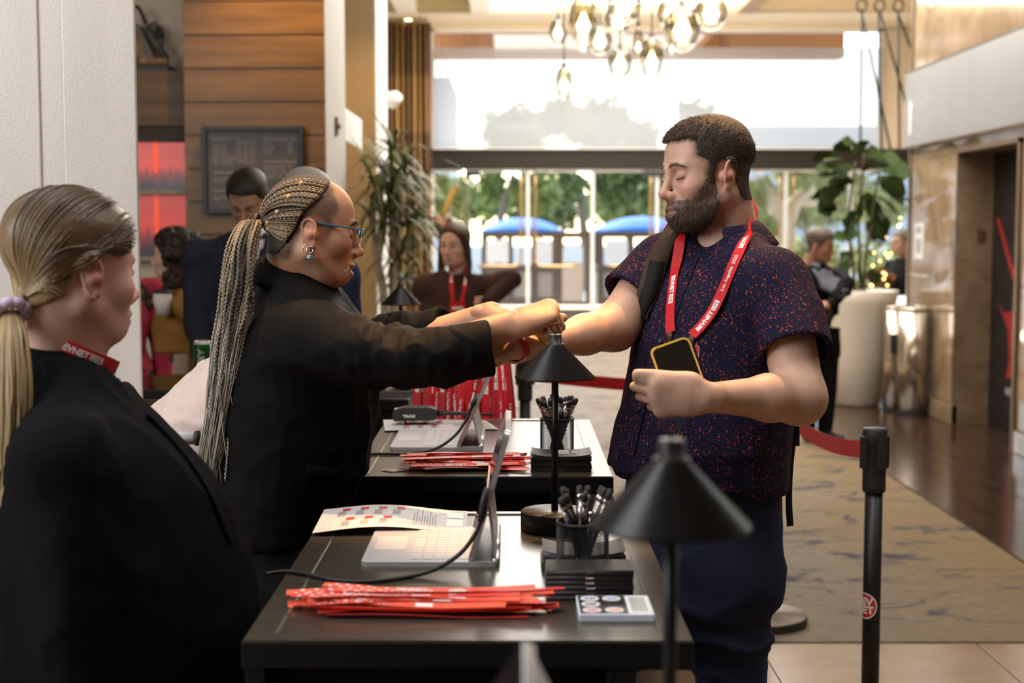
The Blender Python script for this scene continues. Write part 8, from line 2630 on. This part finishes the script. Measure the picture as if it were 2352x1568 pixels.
# the red spotted coat next to her
f3b = figure('person in a red coat with dark spots, half hidden by the pillar', P(248, 566, 6.55), 'woman', math.radians(10), 0, .95, math.radians(-60), (.45, .28, .2), mat('red_spotted_coat', (.4, .02, .05), .85, extra=spots_extra), M_blk, 1.3, 1.1, hair='long', hcol=(.03, .02, .015), hname='dark long hair', hem=.75, garment='coat')
# woman in a brown sweater, hand on hip
cB = P(1045, 566, 7.85)
M_brs = cloth('dark_brown_knit', (.058, .032, .026), .9, bump=(200, .5))
f4_ = figure('woman in brown sweater with long brown hair and red lanyard, hand on hip', cB, 'woman', math.radians(-112), math.radians(4), .98, math.radians(-84), (.62, .40, .31), M_brs, cloth('brown_trouser_cloth', (.075, .045, .032), .85), 1.02, 1.0, dict(
 L=(P(1176, 640, 7.90), P(1122, 692, 7.78), V(-.8, .2, -.4), V(-.5, .8, 0)), R=(P(985, 690, 7.85), P(986, 790, 7.75), V(0, -.1, -1), V(1, 0, 0))), 'long', (.070, .036, .022), 'long brown hair', hem=1.0, garment='sweater')
ln_ = thing('lanyard', 'red lanyard with a badge hanging on the woman in brown', 'lanyard', tuple(P(1050, 690, 7.6)))
for pix in ([(1037, 612), (1037, 640), (1038, 670), (1041, 695)], [(1069, 612), (1068, 640), (1064, 670), (1058, 695)]):
 b_, fr_ = band_on(f4_['bvh'], pix, .022, .0012, .012, 7.7, 24)
 obj('ribbon', b_, M_lan, ln_)
 o_ = 1 if np.mean(fr_[2][:, 1]) < 0 else -1
 obj('white_print', on_ribbon(rect_vf(0, -.006, .10, .006, 8), fr_, .06, .001, o_), M_pr_white, ln_)
q = shoot(f4_['bvh'], 1050, 702, .02, 7.65)[0]
obj('badge_card', box(q + V(-.042, -.001, -.055), q + V(.042, .001, .02)), M_lan, ln_)
obj('badge_print', box(q + V(-.030, -.0025, -.022), q + V(.030, -.0011, -.008)), M_pr_white, ln_)
# man in a black blazer beyond the planter
cK = P(1882, 566, 10.2)
f5_ = figure('grey-haired man in black blazer and grey shirt beyond the fig planter', cK, 'man', math.radians(-30), math.radians(10), .98, math.radians(-60), (.45, .23, .15), M_blk, M_blk, 1.1, 1.0, dict(
 L=(P(1944, 650, 10.1), P(1908, 700, 9.95), V(-.8, -.2, 0), V(0, .5, -.8)), R=None), hcol=(.16, .12, .09), hname='greying brown hair')
suit_front(f5_, cloth('grey_shirt_cloth', (.20, .21, .25), .8), M_blk, w1=.085, drop=.42)
figure('person in dark clothes at the marble corner behind the fig leaves', P(2072, 560, 13.4), 'man', math.radians(200), 0, .98, math.radians(200), (.42, .25, .18), M_blk, M_blk, 1.05, 1.0, hcol=(.2, .17, .14), hname='grey-brown hair', floor_z=.0)
# person in a pale shirt bent forward behind the woman with braids
def build_bent():
 who = empty_person('person in pale pink shirt bent forward, half hidden by the braids', (X(470, 3.26), 3.26, 0))
 D = 3.26
 p0, p1, p2 = P(440, 1075, D), P(462, 965, D), P(560, 900, D)
 T = Sdf()
 T.add(s_ell(P(478, 1030, D), V(.155, .19, .145)))
 T.add(s_ell(P(535, 928, D), V(.135, .19, .115), np.array(Matrix.Rotation(math.radians(-35), 3, 'Y'))), .05)
 T.add(s_chain([P(560, 900, D - .18), P(640, 985, D - .22), P(700, 1010, D - .15)], [.062, .052, .042]), .04)
 T.add(s_chain([P(560, 900, D + .18), P(640, 985, D + .22), P(700, 1010, D + .15)], [.062, .052, .042]), .04)
 T.cut(s_half(V(.25, 0, -1), P(440, 1095, D)), .01)
 v, f = surface(T, P(440, 1100, D) - V(.3, .42, .1), P(700, 800, D) + V(.2, .42, .1), .0065)
 v = wrinkle(v, f, .008, (9, 9, 9), 5); v = wrinkle(v, f, .003, (24, 24, 18), 8)
 obj('shirt', (v, f), cloth('pale_pink_shirt', (.62, .50, .46), .8), who, True)
 S, hv, hf, hp = std_head('man')
 R = head_frame(0.1, math.radians(35)); C_ = P(655, 905, D)
 bv, bf = join((toW(hv, C_, R, .95), hf)); obj('body', (bv, bf), M_skin_s, who, True, col=skin_colour(hv, dict(hp)))
 H = Sdf(); pol = s_poly([(.13, .080), (.088, .082), (.064, .078), (.055, .048), (.036, .036), (.034, .0), (.022, .0), (.016, .024), (.0, .033), (-.026, .018), (-.032, -.024), (-.05, -.055), (-.15, -.058), (-.15, .2), (.13, .2)])
 def cd(q): return S(q) - .009
 cd.c = None; cd.r = 0
 H.add(cd).cut(pol, .005)
 v, f = surface(H, (-.15, -.12, -.1), (.13, .12, .16), .005)
 obj('hair', (toW(v, C_, R, .95), f), hair_mat('light brown hair', (.15, .09, .05)), who, True)
 L_ = Sdf(); z0 = p0[2]
 L_.add(s_tube([(z0 - .15, p0[0], D, .13, .17, 0), (z0 + .05, p0[0], D, .13, .17, 0)]))
 for sy in (-.09, .09): L_.add(s_chain([V(p0[0], D + sy, z0 - .10), V(p0[0] + .03, D + sy, .48), V(p0[0] - .02, D + sy, .09)], [.095, .07, .058]), .03)
 v, f = surface(L_, V(p0[0] - .3, D - .35, .03), V(p0[0] + .3, D + .35, z0 + .1), .011)
 obj('trousers', (v, f), M_blk, who, True)
 for sy in (-.09, .09):
  q = V(p0[0] - .02, D + sy, 0); s_ = Sdf(); s_.add(s_cone(q + V(0, 0, .045), q + V(.16, 0, .03), .042, .033, V(0, 0, 1), .8)); s_.add(s_cone(q + V(0, 0, .05), q + V(0, 0, .10), .042, .045), .02); s_.cut(s_half(V(0, 0, -1), q + V(0, 0, .003)))
  obj('shoe', surface(s_, q - V(.1, .1, .01), q + V(.24, .1, .15), .009), M_rub, who, True)
build_bent()
